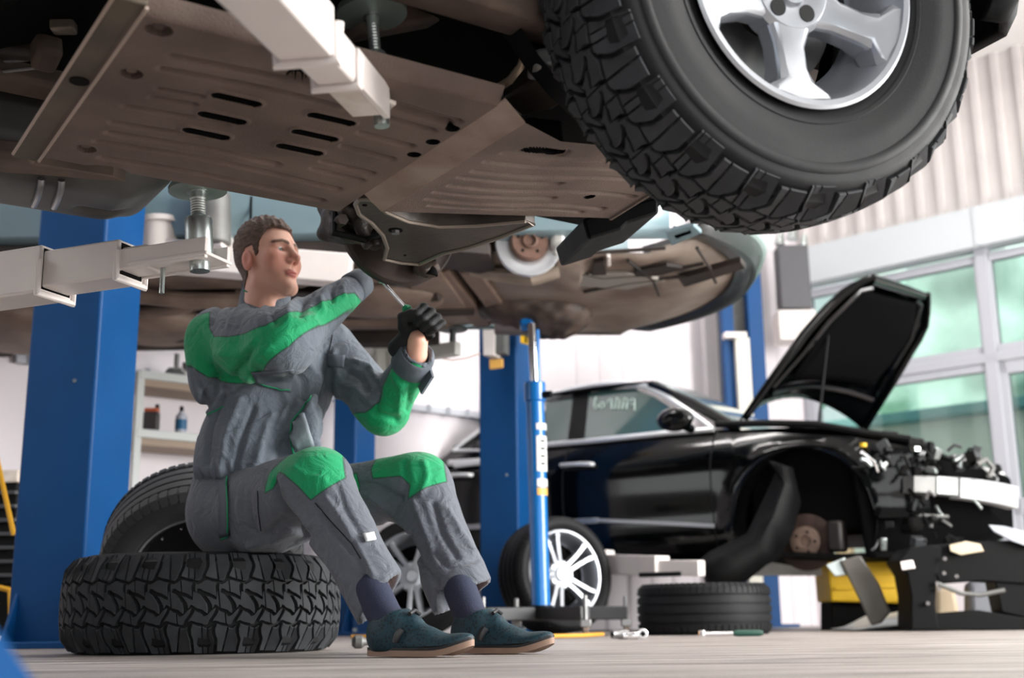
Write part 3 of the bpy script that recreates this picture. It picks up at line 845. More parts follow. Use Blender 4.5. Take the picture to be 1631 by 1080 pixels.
# lower control arm: pressed plate with turned up flange
ZA = 1.035
M_arm = mat('control_arm', (74, 65, 59), 0.45, 0.3, var=0.35, vscale=14, rgb2=(50, 43, 39), bump=0.1, bscale=60)
arm_px = [(566, 322), (572, 314), (590, 314), (603, 322), (615, 335), (650, 350), (700, 358), (760, 356), (836, 349), (850, 354), (800, 374), (745, 392), (705, 401), (668, 418), (640, 416), (612, 410), (617, 392), (610, 372), (592, 352), (572, 338)]
poly = [sp(x, y, ZA) for x, y in arm_px]
pl = [(p.x, p.y) for p in poly]
a_ = MB(); a_.prism(pl, ZA - 0.004, ZA + 0.006)
ar = a_.build('lower_control_arm', M_arm, suv, bevel=0.003)
fl2 = MB()
ring = [Vector((p[0], p[1], ZA)) for p in pl]
rows = [[tuple(p + Vector((0, 0, -0.004))) for p in ring], [tuple(p + Vector((0, 0, 0.038))) for p in ring]]
fl2.grid(rows, close=True); fl2.build('flange', M_arm, ar, solid=0.007, bevel=0.002)
eb2 = MB(); eb2.tube([p + Vector((0, 0, -0.005)) for p in ring] + [ring[0] + Vector((0, 0, -0.005))], 0.0055, n=6); eb2.build('rolled_edge', mat('arm_edge', (128, 118, 108), 0.4, 0.4), ar)
p = sp(630, 364, ZA)
MB().cyl(p + Vector((0, 0, -0.014)), p, 0.011, n=6).build('bolt', M_steel, ar)
MB().cyl(p + Vector((0, 0, -0.006)), p, 0.018, n=20).build('washer', M_dark, ar)
p = sp(645, 404, ZA); MB().cyl(p + Vector((0, 0, -0.006)), p, 0.004, n=8).build('drain_hole', M_dark, ar)
p = sp(581, 324, ZA); MB().cyl(p + Vector((0, 0, -0.006)), p, 0.006, n=8).build('bush_hole', M_dark, ar)
# ball joint, clip and tow loop
bj = MB(); q = HC + Vector((0.05, -0.10, -0.15)); bj.cyl(q, q + Vector((0, 0, 0.05)), 0.022, 0.016, n=16); bj.build('ball_joint', M_dark, suv)
clip = MB()
cpts = [px(x, y, d) for x, y, d in ((628, 424, 3.28), (646, 417, 3.26), (648, 428, 3.26), (651, 437, 3.27), (646, 446, 3.28), (641, 441, 3.28))]
clip.tube([SUV_I @ c for c in cpts], 0.0035, n=8); clip.build('retaining_clip', M_zinc, suv)
lp = MB(); c0 = SUV_I @ px(681, 410, 3.25)
lp.tube([c0 + Vector((0.021 * math.sin(a), 0, 0.024 * math.cos(a))) for a in np.linspace(0.9, 5.9, 18)], 0.0055, n=8)
lp.build('tow_loop', M_zinc, suv)
sc_ = MB()
for i in range(5): sc_.lathe([(0.006 * i, 0.010), (0.003 + 0.006 * i, 0.0135), (0.006 + 0.006 * i, 0.010)], frame(c0 + Vector((0.004, 0.0, 0.012)), (0.3, -0.1, 0.6)), n=14)
sc_.build('threaded_stud', M_zinc, suv)
# drive shaft with rubber boot, coil spring
dsft = MB(); d0 = Vector((0.0, 0.78, 1.14)); d1 = HC + Vector((0, -0.10, 0))
dsft.cyl(d0, d1, 0.016, n=16)
prof = [(0.0, 0.045)] + [(0.02 + 0.012 * i, 0.048 - 0.003 * i if i % 2 else 0.038 - 0.003 * i) for i in range(8)] + [(0.13, 0.018)]
dsft.lathe(prof, frame(d0 + Vector((0.03, 0.10, -0.03)), d1 - d0), n=24)
dsft.build('drive_shaft', mat('boot', (70, 60, 54), 0.55, var=0.2), suv)
cs = MB(); cc = Vector((0.0, 1.35, 1.16))
cs.tube([cc + Vector((0.06 * math.cos(t), 0.06 * math.sin(t), 0.012 * t)) for t in np.linspace(0, 40, 200)], 0.009, n=6)
cs.build('coil_spring', M_dark, suv)
# far side sill and fuel tank behind the plate, hung in two straps
def tank(P):
    d = s_box(P, (-1.39, 1.46, 1.165), (1.40, 0.34, 0.20), 0.06)
    d = smin(d, s_box(P, (-0.97, 1.46, 1.10), (0.42, 0.26, 0.12), 0.05), 0.04)
    d = smax(d, -s_cap(P, (-0.86, 1.50, 1.035), (-0.70, 1.50, 1.035), 0.02), 0.012)
    d = smax(d, -s_cap(P, (-1.30, 1.30, 1.05), (-1.30, 1.62, 1.05), 0.03), 0.02)
    return d
V_, Q = surf(tank, (-2.06, 1.24, 1.0), (-0.58, 1.68, 1.30), 0.010)
tk = finish('fuel_tank', mesh_np('tank', V_, Q), mat('tank_grey', (98, 98, 95), 0.5, 0.1, var=0.25, vscale=5, rgb2=(66, 64, 61)), suv, smooth=180)
for x, y0, y1 in ((66, 285, 327), (94, 287, 330)):
    st = MB(); pts = []
    for i in range(8):
        q = i / 7; pp = sp(x - 12 * q * q + (4 if x > 80 else 0), y0 + (y1 - y0) * q, 1.04 - 0.015 * math.sin(q * 3.1))
        pts.append(pp)
    st.tube(pts, 0.008, n=8); st.build('tank_strap', M_steel, tk)
led = MB()
lq = [sp(x, y, 1.045) for x, y in ((-60, 238), (40, 246), (52, 262), (180, 282), (200, 291), (60, 279), (-60, 272))]
led.prism([(p.x, p.y) for p in lq], 1.045, 1.075); led.build('tank_ledge', M_brown, suv, bevel=0.004)
# gear box brackets and rods behind the rear flange
gb = MB()
gb.add(*(lambda P: (P, [(0, 1, 2, 3)]))([tuple(SUV_I @ px(x, y, 2.15)) for x, y in ((80, -30), (118, -30), (121, 52), (82, 52))]))
gb.build('bracket', mat('bracket_alu', (150, 138, 124), 0.4, 0.5, var=0.2), suv, solid=0.03, bevel=0.006)
gb = MB(); gb.beam(SUV_I @ px(82, 62, 2.2), SUV_I @ px(66, 97, 2.25), 0.05, 0.07); gb.build('gearbox_mount', M_brown, suv, bevel=0.012)
gb = MB(); gb.beam(SUV_I @ px(-40, 66, 2.3), SUV_I @ px(80, 76, 2.25), 0.05, 0.055); gb.build('gearbox_arm', mat('arm_dark', (52, 46, 40), 0.6), suv, bevel=0.012)
for ya, yb in ((101, 92), (117, 106)):
    rd = MB(); rd.cyl(SUV_I @ px(-40, ya + 2, 2.3), SUV_I @ px(72, yb, 2.3), 0.004, n=8); rd.build('shift_rod', M_steel, suv)
def gear(P):
    d = s_ell(P, (-1.55, 0.75, 1.22), (0.42, 0.26, 0.17))
    d = smin(d, s_cap(P, (-1.9, 0.7, 1.2), (-2.8, 0.75, 1.22), 0.12, 0.06), 0.08)
    d = smin(d, s_box(P, (-1.35, 0.62, 1.13), (0.2, 0.3, 0.12), 0.03), 0.04)
    return d
V_, Q = surf(gear, (-2.9, 0.4, 1.0), (-1.05, 1.1, 1.45), 0.02)
finish('gearbox', mesh_np('gearbox', V_, Q), M_dark, suv, smooth=180)
# near side: inner arch, drooping arm, brake hose, outboard sill
ia = MB(); ia.lathe([(0.0, 0.46), (0.05, 0.46), (0.05, 0.0)], frame((0.0, 0.36, 1.42), (0, 1, 0)), n=40); ia.build('arch_liner', M_black, suv)
na = MB(); na.prism([(p.x, p.y) for p in [sp(x, y, 1.10) for x, y in ((800, 160), (850, 128), (905, 110), (930, 140), (880, 175), (830, 186))]], 1.10, 1.14)
na.build('lower_control_arm', M_arm, suv, bevel=0.006)
kg = MB(); kg.prism([(p.x, p.y) for p in [sp(x, y, 1.08) for x, y in ((838, 128), (852, 108), (900, 100), (920, 128), (880, 134))]], 1.08, 1.12); kg.build('stub_axle', mat('stub_alu', (128, 128, 124), 0.45, 0.5), suv, bevel=0.008)
bh = MB(); bh.tube([SUV_I @ px(x, y, d) for x, y, d in ((836, 40, 2.1), (838, 75, 2.1), (830, 105, 2.12), (812, 128, 2.15), (790, 142, 2.2))], 0.008, n=10); bh.build('brake_hose', mat('hose_metal', (140, 124, 106), 0.4, 0.5), suv)
rl = MB(); rl.beam(SUV_I @ px(560, 42, 2.05), SUV_I @ px(760, 6, 2.25), 0.06, 0.05); rl.build('side_rail', M_brown, suv, bevel=0.01)
lm = MB(); lm.lathe([(0.0, 0.0), (0.012, 0.035), (0.03, 0.055), (0.06, 0.06)], frame(SUV_I @ px(760, 8, 2.3), (0, 0, 1)), n=24); lm.build('shock_mount', mat('mount_grey', (160, 160, 156), 0.5), suv)
for q, colr in (((712, 36), (150, 150, 90)), ((726, 50), (150, 56, 44)), ((704, 46), (120, 120, 90))):
    wr = MB(); b0 = SUV_I @ px(q[0], q[1], 2.35)
    wr.tube([b0, b0 + Vector((0.012, 0.0, 0.012)), b0 + Vector((0.02, 0.01, 0.0)), b0 + Vector((0.034, 0.0, 0.010))], 0.0028, n=6); wr.build('wire', mat('wire_col', colr, 0.5), suv)
# front: black cross piece behind the lip, bumper corner beside the tyre
fc = MB(); 
fq = [SUV_I @ px(x, y, d) for x, y, d in ((928, 348, 3.05), (1050, 312, 3.05), (1050, 340, 3.05), (1000, 356, 3.05), (990, 366, 3.05), (938, 382, 3.05))]
n_ = len(fq); off = Vector((0.12, 0.30, 0.02))
fc.add([tuple(q) for q in fq] + [tuple(q + off) for q in fq], [tuple(range(n_)), tuple(range(2 * n_ - 1, n_ - 1, -1))] + [(i, i + n_, (i + 1) % n_ + n_, (i + 1) % n_) for i in range(n_)])
fc.build('front_crossmember', M_black, suv, smooth=0, bevel=0.008)
bp = MB(); rows = []
for i in range(12):
    t = i / 11; z_ = 1.235 + 0.55 * t; ins = 0.02 * math.exp(-t * 9)
    base = Vector((0.60 - 0.05 * math.exp(-t * 8), -0.02 + ins, z_))
    rows.append([tuple(base + Vector(d)) for d in ((-0.05, 0.0, 0), (0.0, -0.012, 0), (0.04, 0.02, 0), (0.07, 0.3, 0), (0.06, 0.9, 0))])
bp.grid(rows); bp.build('bumper_corner', M_black, suv, solid=0.02)
# ================================================================== lift arms that carry the off-road car
def pad_set(root, base, top, rdisc, sleeve_r, tilt=None):
    """round pad on a threaded screw in a sleeve; base = arm end centre, top = under side of the car"""
    b = Vector(base); t = Vector(top)
    L = (t - b).length; d = (t - b).normalized()
    F = frame(b, d)
    MB(F).lathe([(-0.035, 0.0), (-0.035, sleeve_r * 0.72), (-0.005, sleeve_r * 0.80), (-0.005, sleeve_r * 0.9), (0.0, sleeve_r), (L * 0.55, sleeve_r), (L * 0.57, sleeve_r * 0.9), (L * 0.57, 0)], n=32).build('sleeve', M_zinc, root)
    m = MB(F); P = []
    x = L * 0.5
    while x < L * 0.86:
        P += [(x, sleeve_r * 0.50), (x + 0.003, sleeve_r * 0.57)]; x += 0.006
    P += [(L * 0.86, sleeve_r * 0.60), (L * 0.95, sleeve_r * 0.62), (L * 0.955, sleeve_r * 0.8), (L * 0.965, sleeve_r * 0.8)]
    m.lathe(P, n=24); m.build('screw', M_zinc, root)
    MB(F).lathe([(L * 0.965, 0), (L * 0.965, rdisc * 0.92), (L * 0.972, rdisc), (L + 0.004, rdisc), (L + 0.010, rdisc * 0.95), (L + 0.010, 0)], n=48).build('pad', mat('pad_zinc', (158, 172, 164), 0.45, 0.6, var=0.15, vscale=14), root)
def box_arm(name, label, secs, pad=None, extra=None):
    """telescopic arm: list of (p0, p1, width, height)"""
    base = Vector(secs[0][0])
    root = thing(name, label, 'support', (base.x, base.y, base.z))
    for i, (a, b, w_, h_) in enumerate(secs):
        m = MB(Matrix.Translation(-base)); m.beam(a, b, w_, h_)
        m.build('arm_section', M_white_paint, root, bevel=0.006)
        # welded lip round the open end
        d = (Vector(b) - Vector(a)).normalized(); e = Vector(b)
        if i < len(secs) - 1:
            k = MB(Matrix.Translation(-base)); Fr = frame(e, d)
            w2, h2 = w_ / 2 + 0.004, h_ / 2 + 0.004
            k.tube([Fr @ Vector((0, y_, z_)) for y_, z_ in ((-w2, h2 * 0.3), (-w2, -h2), (w2, -h2), (w2, h2 * 0.3))], 0.009, n=8)
            k.build('end_lip', M_white_paint, root)
            k2 = MB(Matrix.Translation(-base)); k2.beam(e - d * 0.002, e + d * 0.0015, w_ - 0.016, h_ - 0.016); k2.build('arm_mouth', M_dark, root)
    return root, base
# far arm: comes in from the left, telescopes to the pad under the far sill
Pe = px(318, 402, 2.64); Pl = px(0, 449, 2.86)
dv = (Pl - Pe).normalized()
q = lambda s: Pe + dv * s
Lx = (Pl - Pe).length
s100 = Lx * 0.70; s215 = Lx * 0.325
fa, base = box_arm('telescopic_support', 'white telescopic lift arm reaching in from the left behind the mechanic', [(q(Lx + 0.75), q(s100), 0.11, 0.116), (q(s100 + 0.2), q(s215), 0.092, 0.091), (q(s215 + 0.2), q(0.12), 0.068, 0.056)])
m = MB(Matrix.Translation(-base))
for sgn in (-1, 1):
    m2 = MB(Matrix.Translation(-base)); nrm = Vector((0, 0, 1)).cross(dv) * sgn
    m2.beam(q(0.20) + nrm * 0.042 - Vector((0, 0, 0.006)), q(-0.05) + nrm * 0.042 - Vector((0, 0, 0.006)), 0.012, 0.048); m2.build('fork_plate', M_white_paint, fa, bevel=0.002)
m.beam(q(-0.055) - Vector((0, 0, 0.02)), q(0.16) - Vector((0, 0, 0.02)), 0.10, 0.008); m.build('fork_base', M_white_paint, fa, bevel=0.002)
MB(Matrix.Translation(-base)).cyl(q(0.10) - Vector((0, 0, 0.025)), q(0.10) - Vector((0, 0, 0.085)), 0.006, n=10).build('stop_pin', M_zinc, fa)
pad_set(fa, Pe - base + Vector((0, 0, -0.01)), px(315, 302, 2.64) - base + Vector((0, 0, 0.0)), 0.066, 0.031)
# near arm: comes from the post beside the camera, seen from below
Ne = px(578, 152, 1.95); Nl = px(440, 0, 1.50)
dn = (Nl - Ne).normalized(); Ln = (Nl - Ne).length
q2 = lambda s: Ne + dn * s
na_, base = box_arm('telescopic_support', 'white telescopic lift arm crossing in front of the brown skid plate', [(q2(Ln + 0.72), q2(Ln * 0.70), 0.086, 0.080), (q2(Ln * 0.70 + 0.2), q2(Ln * 0.36), 0.066, 0.062), (q2(Ln * 0.36 + 0.15), q2(0.02), 0.046, 0.044)])
mm = MB(Matrix.Translation(-base)); nr = Vector((0, 0, 1)).cross(dn).normalized()
sgn = 1 if nr.x > 0 else -1
mm.beam(q2(0.16) + nr * sgn * 0.030, q2(-0.05) + nr * sgn * 0.030, 0.012, 0.060); mm.build('fork_plate', M_white_paint, na_, bevel=0.002)
mm = MB(Matrix.Translation(-base)); mm.beam(q2(0.12) - Vector((0, 0, 0.025)), q2(-0.035) - Vector((0, 0, 0.025)), 0.055, 0.007); mm.build('fork_base', M_white_worn, na_, bevel=0.002)
pt = Ne + Vector((0.0, 0.0, 0.0))
pad_set(na_, px(606, 172, 2.01) - base, px(592, 20, 2.01) - base, 0.064, 0.019)
MB(Matrix.Translation(-base)).beam(px(560, 150, 1.99), px(622, 172, 2.03), 0.05, 0.008).build('end_plate', M_white_worn, na_, bevel=0.002)

# ================================================================== lift posts
def post(name, label, corner, yaw, wf, ws, H, flange=0.05):
    """hollow blue post: front sheet and side sheet folded, base plate, bolts"""
    r = thing(name, label, 'lift post', (corner[0], corner[1], 0), yaw, 'blue two-post lift columns')
    b = MB(); b.box((wf / 2, ws / 2, H / 2), (wf, ws, H)); b.build('column', M_blue, r, bevel=0.012)
    b = MB(); b.box((wf / 2, ws / 2, 0.012), (wf + 0.16, ws + 0.22, 0.024)); b.build('base_plate', M_blue, r, bevel=0.004)
    for sx in (-0.05, wf + 0.05):
        for sy in (-0.07, ws + 0.07):
            b = MB(); b.cyl((sx, sy, 0.024), (sx, sy, 0.045), 0.014, n=6); b.build('anchor_bolt', M_zinc, r)
    for sx in (0.03, wf - 0.03):
        b = MB(); b.add([(sx - 0.006, -0.08, 0.024), (sx + 0.006, -0.08, 0.024), (sx + 0.006, 0, 0.024), (sx - 0.006, 0, 0.024), (sx - 0.006, 0, 0.20), (sx + 0.006, 0, 0.20)], [(0, 1, 5, 4), (0, 4, 3), (1, 2, 5), (0, 3, 2, 1), (3, 4, 5, 2)]); b.build('gusset', M_blue, r, smooth=0)
    return r
# left post: dark front, bright right side
pA = post('lift_post', 'tall blue lift column at the left behind the stacked tyres', (px(18, 900, 4.62)[0], 4.62), math.radians(-8), 0.29, 0.34, 3.4)
p = px(120, 607, 4.60); inv = pA.matrix_basis.inverted()
MB().cyl(inv @ (p + Vector((0, 0.03, 0))), inv @ (p + Vector((0, -0.01, 0))), 0.008, n=12).build('rivet', M_zinc, pA)
# carriage and rear arm of the left lift
ca_ = thing('telescopic_support', 'white lift arm behind the mechanic head under the pale car', 'support', px(250, 395, 5.0))
cb = Vector(ca_.location)
MB(Matrix.Translation(-cb)).beam(px(222, 405, 5.1), px(560, 432, 5.15), 0.11, 0.135).build('arm_section', M_white_paint, ca_, bevel=0.008)
MB(Matrix.Translation(-cb)).cyl(px(252, 412, 5.12), px(252, 352, 5.12), 0.085, n=28).build('swivel_drum', M_white_paint, ca_, bevel=0.004)
MB(Matrix.Translation(-cb)).cyl(px(254, 360, 5.12), px(254, 351, 5.12), 0.098, n=28).build('drum_cap', M_white_paint, ca_, bevel=0.003)
MB(Matrix.Translation(-cb)).cyl(px(337, 392, 5.05), px(337, 310, 5.05), 0.085, n=32).build('grey_roller', M_grey, ca_, bevel=0.01)
MB(Matrix.Translation(-cb)).beam(px(348, 402, 5.05), px(357, 368, 5.1), 0.06, 0.10).build('stay_plate', M_white_paint, ca_, bevel=0.004)
# post behind the man, with two arms
pB = post('lift_post', 'blue lift column seen between the mechanic and his raised forearm', (px(528, 800, 7.6)[0], 7.6), math.radians(-18), 0.16, 0.30, 3.4)
far = thing('telescopic_support', 'pale grey lift arm with round pad beyond the gloved hand', 'support', px(600, 580, 7.1)); fbse = Vector(far.location)
T_ = Matrix.Translation(-fbse)
M_armg = mat('arm_grey_white', (206, 206, 200), 0.5, var=0.08)
MB(T_).beam(px(560, 560, 7.3), px(610, 552, 7.0), 0.12, 0.12).build('arm_section', M_armg, far, bevel=0.006)
MB(T_).beam(px(590, 590, 7.1), px(665, 568, 6.9), 0.12, 0.14).build('arm_section', M_armg, far, bevel=0.006)
MB(T_).beam(px(655, 566, 6.95), px(730, 555, 6.8), 0.07, 0.08).build('arm_section', M_armg, far, bevel=0.006)
MB(T_).beam(px(606, 545, 6.95), px(609, 600, 6.95), 0.02, 0.05).build('stop_plate', M_armg, far, bevel=0.002)
MB(T_).lathe([(0, 0), (0, 0.034), (0.02, 0.034), (0.02, 0.02), (0.10, 0.02), (0.10, 0.085), (0.115, 0.085), (0.115, 0)], frame(px(721, 553, 6.82), (0, 0, 1)), n=24).build('pad', mat('pad_dark', (96, 104, 104), 0.5, 0.4), far)
for xx in (615, 622): MB(T_).cyl(px(xx, 551, 6.95), px(xx, 542, 6.95), 0.012, n=10).build('stop_pin', M_black, far)
cab = MB(); cab.tube([px(x, y, 6.9) for x, y in ((700, 570), (720, 574), (745, 570), (765, 563))], 0.005, n=6)
tag(cab.build('cable', mat('cable_pale', (214, 178, 160), 0.5)), 'thin pale cable hanging between lift arm and blue post', 'cable')
# middle post in front of the black saloon
pC = post('lift_post', 'blue lift column standing in front of the black saloon', (px(764, 900, 7.6)[0], 7.6), math.radians(-21), 0.26, 0.34, 3.4)
inv = pC.matrix_basis.inverted()
def on_post(P, pxs, Y, m_, name, th=0.02):
    ps = [inv @ px(x, y, Y) for x, y in pxs]; k = MB(); n_ = len(ps)
    k.add([tuple(a) for a in ps] + [tuple(a + Vector((0, th, 0))) for a in ps], [tuple(range(n_ - 1, -1, -1)), tuple(range(n_, 2 * n_))] + [(i, (i + 1) % n_, (i + 1) % n_ + n_, i + n_) for i in range(n_)])
    return k.build(name, m_, P, smooth=0, bevel=0.002)
on_post(pC, ((768, 505), (787, 505), (787, 566), (770, 566)), 7.38, M_white_paint, 'control_box', 0.11)
on_post(pC, ((787, 505), (803, 505), (803, 562), (787, 564)), 7.40, M_grey, 'control_box_side', 0.09)
on_post(pC, ((779, 573), (800, 571), (800, 585), (780, 588)), 7.465, mat('orange_label', (222, 170, 84), 0.6), 'label')
yl = on_post(pC, ((828, 515), (853, 524), (852, 552), (829, 546)), 7.44, mat('yellow_sign', (240, 190, 20), 0.5), 'warning_sign')
ms = MB(); ms.tube([inv @ px(x, y, 7.44) for x, y in ((838, 546), (838, 530), (843, 527), (845, 532), (840, 537))], 0.006, n=6); ms.build('sign_mark', M_black, pC)
p = px(807, 757, 7.48); MB().cyl(inv @ p, inv @ (p + Vector((0, -0.02, 0))), 0.008, n=10).build('rivet', M_zinc, pC)
# right post: open profile with pale cover
pD = thing('lift_post', 'blue open profile lift column behind the open bonnet', 'lift post', (px(1176, 1000, 10.1)[0], 10.1, 0), math.radians(4), 'blue two-post lift columns')
for x0, w_, y0, d_, mm_, nm in ((0.0, 0.10, 0.0, 0.12, M_blue, 'flange'), (0.02, 0.34, 0.18, 0.10, M_grey, 'web'), (0.23, 0.13, 0.0, 0.12, M_blue, 'flange')):  # grey web carries the shade inside the blue profile in its colour
    b = MB(); b.box((x0 + w_ / 2, y0 + d_ / 2, 1.9), (w_, d_, 3.8)); b.build(nm, mm_, pD, bevel=0.006)
MB().box((0.15, -0.02, 1.35), (0.12, 0.10, 2.1)).build('cover_strip', mat('cover_pale', (214, 212, 200), 0.5), pD, bevel=0.006)
MB().box((0.09, -0.04, 2.42), (0.19, 0.1, 0.05)).build('cover_cap', M_white_paint, pD, bevel=0.004)
MB().box((0.15, 0.05, 0.012), (0.6, 0.5, 0.024)).build('base_plate', M_blue, pD)
# electric cabinet on the wall behind it
eb = thing('electric_box', 'dark wall cabinet hanging left of the window', 'cabinet', px(1266, 440, 10.6))
cb = Vector(eb.location); T_ = Matrix.Translation(-cb)
MB().box((0, 0.1, 0.0), (0.28, 0.2, 0.60)).build('case', mat('box_grey', (74, 74, 78), 0.5), eb, bevel=0.01)
MB().box((-0.01, 0.1, -0.46), (0.34, 0.26, 0.28)).build('white_case', M_white_paint, eb, bevel=0.01)
for dx, dz, r_ in ((-0.1, 0.33, 0.05), (0.02, 0.38, 0.06), (0.12, 0.30, 0.04)):
    MB().cyl((dx, 0.1, dz), (dx + 0.02, 0.1, dz + 0.12), r_, r_ * 0.6, n=12).build('valve', M_zinc, eb)
# post beside the camera: only a blurred corner of its base shows
pN = post('lift_post', 'out of focus blue corner of a lift column base at the lower left', (-0.92, 0.48), math.radians(0), 0.28, 0.30, 3.4)
b = MB(); _w = [(0.30, 0.0), (0.64, 0.0), (0.607, 0.045), (0.582, 0.076), (0.50, 0.16), (0.30, 0.20)]; b.add([(x, 0.10, z) for x, z in _w] + [(x, 0.34, z) for x, z in _w], [tuple(range(6)), tuple(range(11, 5, -1))] + [(i, i + 6, (i + 1) % 6 + 6, (i + 1) % 6) for i in range(6)]); b.build('base_wedge', M_blue, pN, smooth=0, bevel=0.004)
# post of the far side arm, out of sight to the left
pF = post('lift_post', 'blue lift column just beyond the left edge that carries the white arm', (px(-330, 900, 3.35)[0] - 0.22, 3.1), math.radians(33), 0.28, 0.30, 3.4)
# ================================================================== tyres and wheels on the floor
seat_c = Vector((-0.93, 3.70, 0.1355))
st_ = thing('all_terrain_tyre', 'big black off-road tyre lying flat with the mechanic sitting on it', 'tyre', (seat_c.x, seat_c.y, 0))
st_.scale = (0.965, 0.965, 0.965)
FM = frame((0, 0, 0.1415), (0, 0, 1)) @ Matrix.Rotation(0.4, 4, 'X')
k = list(at_tyre(None, FM))
k[0].build('tyre_body', M_rubber, st_, smooth=50); k[1].build('tread', M_tread, st_, smooth=20)
# road tyre leaning forward on it
T_R = Tyre(0.34, 0.215, 0.225, crown=0.008)
def road_wheel(name, label, M, T, cat='tyre', group=None):
    loc = M.translation
    r = thing(name, label, cat, (loc.x, loc.y, loc.z), group=group)
    ML = Matrix.Translation(-loc) @ M
    b, n = road_tyre(T, None, ML)
    b.build('tyre_body', M_rubber_road, r, smooth=35); n.build('shoulder_blocks', M_rubber_road, r, smooth=30)['kind'] = 'stuff'
    return r, ML
axl = Vector((0.18, -0.80, -0.62)).normalized()
c_ = px(322, 920, 4.14)
lt, ML = road_wheel('road_tyre', 'worn grey road tyre tilted behind the off-road tyre under the mechanic', frame(c_ - axl * 0.1, axl) , T_R)
rb = MB(ML); rb.lathe([(0.085, 0.232), (0.092, 0.226), (0.088, 0.214), (0.06, 0.20), (0.02, 0.19), (0.0, 0.10), (0.01, 0.0)], n=64)
rb.build('rim', mat('rim_dark', (18, 18, 20), 0.35, 0.3), lt)
rl_ = MB(ML); rl_.lathe([(0.088, 0.2335), (0.096, 0.229), (0.090, 0.219)], n=64); rl_.build('rim_lip', mat('lip_grey', (120, 120, 122), 0.35, 0.6), lt)
for i in range(16):
    a = 2 * math.pi * i / 16
    rv = MB(ML); rv.lathe([(0.03, 0.0055), (0.038, 0.004), (0.040, 0.0)], frame((0.033, 0.187 * math.sin(a), 0.187 * math.cos(a)), (1, 0, 0)), n=10); rv.build('rim_bolt', M_chrome, lt)
# road tyre flat on the floor below the saloon
T_F = Tyre(0.335, 0.235, 0.235, crown=0.010)
fc_ = px(1122, 985, 6.25)
ft, ML = road_wheel('road_tyre', 'black ribbed road tyre lying flat below the black saloon', frame((fc_[0], 6.25, 0.122), (0, 0, 1)), T_F)
for ch in ft.children: ch.data.materials[0] = M_rubber
# alloy wheels standing by the jack
def alloy(label, c, axis_, R, phase):
    M = frame(c, axis_) @ Matrix.Rotation(phase, 4, 'X')
    T = Tyre(R, 0.235, R * 0.75, crown=0.008)
    r, ML = road_wheel('alloy_wheel', label, M, T, 'wheel', 'spare alloy wheels beside the jack')
    for ch in r.children: ch.data.materials[0] = M_rubber
    ba, sp_, hu = spoke_rim(ML, R * 0.75 - 0.006, 0.2, 0.10, 5, 'twin')
    ba.build('rim', M_silver, r, smooth=40); hu.build('hub', M_silver, r)
    for m_ in sp_: m_.build('spoke', M_silver, r, smooth=25, bevel=0.003)
    bk = MB(ML); bk.lathe([(-0.02, 0), (-0.02, R * 0.72)], n=40); bk.build('rim_back', M_dark, r)
    return r
alloy('silver twin spoke alloy wheel standing behind the blue jack cylinder', Vector((px(884, 905, 7.0)[0], 7.0, 0.323)), (0.55, -0.83, 0.10), 0.325, 0.3)
alloy('silver twin spoke alloy wheel half hidden behind the mechanic ankles', Vector((px(663, 905, 6.9)[0], 6.9, 0.318)), (-0.30, -0.95, 0.12), 0.32, 0.8)
# ================================================================== pale blue car raised on the second lift, nose to the right
C2 = thing('raised_pale_car', 'pale blue car raised behind the mechanic showing its dusty brown underside', 'car', (-1.0, 6.0, 1.6))
T2 = Matrix.Translation(-Vector((-1.0, 6.0, 1.6)))
M_pale = mat('pale_blue_paint', (128, 152, 160), 0.3, coat=0.5)
M_under = mat('under_brown', (128, 110, 98), 0.65, var=0.35, vscale=3.5, rgb2=(84, 68, 60), bump=0.08, bscale=30)
M_under2 = mat('under_dark', (58, 48, 43), 0.7, var=0.4, vscale=4, rgb2=(30, 26, 24))
def zpx(x, y, z):
    r = FW + (x - 815.5) / FPX * RT - (y - 540.0) / FPX * UP; t = (z - CAMH) / r[2]
    return Vector((r[0] * t, r[1] * t, z))
def nose(y):        # front outline x for lateral y
    return 1.22 - 0.42 * (abs(y - 6.0) / 0.95) ** 2.4
side = MB(T2); rows = []
xs = [-3.5, -2.6, -1.8, -1.142, -1.136, -0.5, 0.0, 0.35, 0.7]
for x in xs: rows.append([(x, 5.16 , 1.735), (x, 5.10, 1.76), (x, 5.06, 1.86), (x, 5.05, 2.05), (x, 5.12, 2.35)])
side.grid(rows); side.build('side_panel', M_pale, C2, solid=0.02)
sm = MB(T2); sm.beam((-1.139, 5.052, 1.77), (-1.139, 5.046, 2.3), 0.010, 0.006); sm.build('door_gap', M_black, C2)
sd = MB(T2); sd.beam((-3.4, 5.19, 1.70), (-0.42, 5.19, 1.70), 0.10, 0.07); sd.build('sill', M_under2, C2, bevel=0.012)
sd = MB(T2); sd.beam((-3.4, 6.85, 1.68), (-0.42, 6.85, 1.68), 0.10, 0.09); sd.build('sill', M_under2, C2, bevel=0.012)
side = MB(T2); rows = []
for x in xs: rows.append([(x, 6.84, 1.735), (x, 6.90, 1.76), (x, 6.94, 1.86), (x, 6.95, 2.05), (x, 6.88, 2.35)])
side.grid(rows); side.build('side_panel', M_pale, C2, solid=0.02)
fp = MB(T2); fp.box((-1.6, 6.02, 1.78), (3.9, 1.62, 0.06)); fp.build('floor_pan', M_under, C2, bevel=0.01)
tn = MB(T2); tn.box((-2.0, 6.02, 1.73), (3.0, 0.34, 0.08), taper=(1, 0.6)); tn.build('tunnel_cover', M_under2, C2, bevel=0.02)
for y_ in (5.55, 6.5):
    ra = MB(T2); ra.beam((-3.3, y_, 1.71), (-0.35, y_, 1.71), 0.09, 0.10); ra.build('floor_rail', M_under, C2, bevel=0.012)
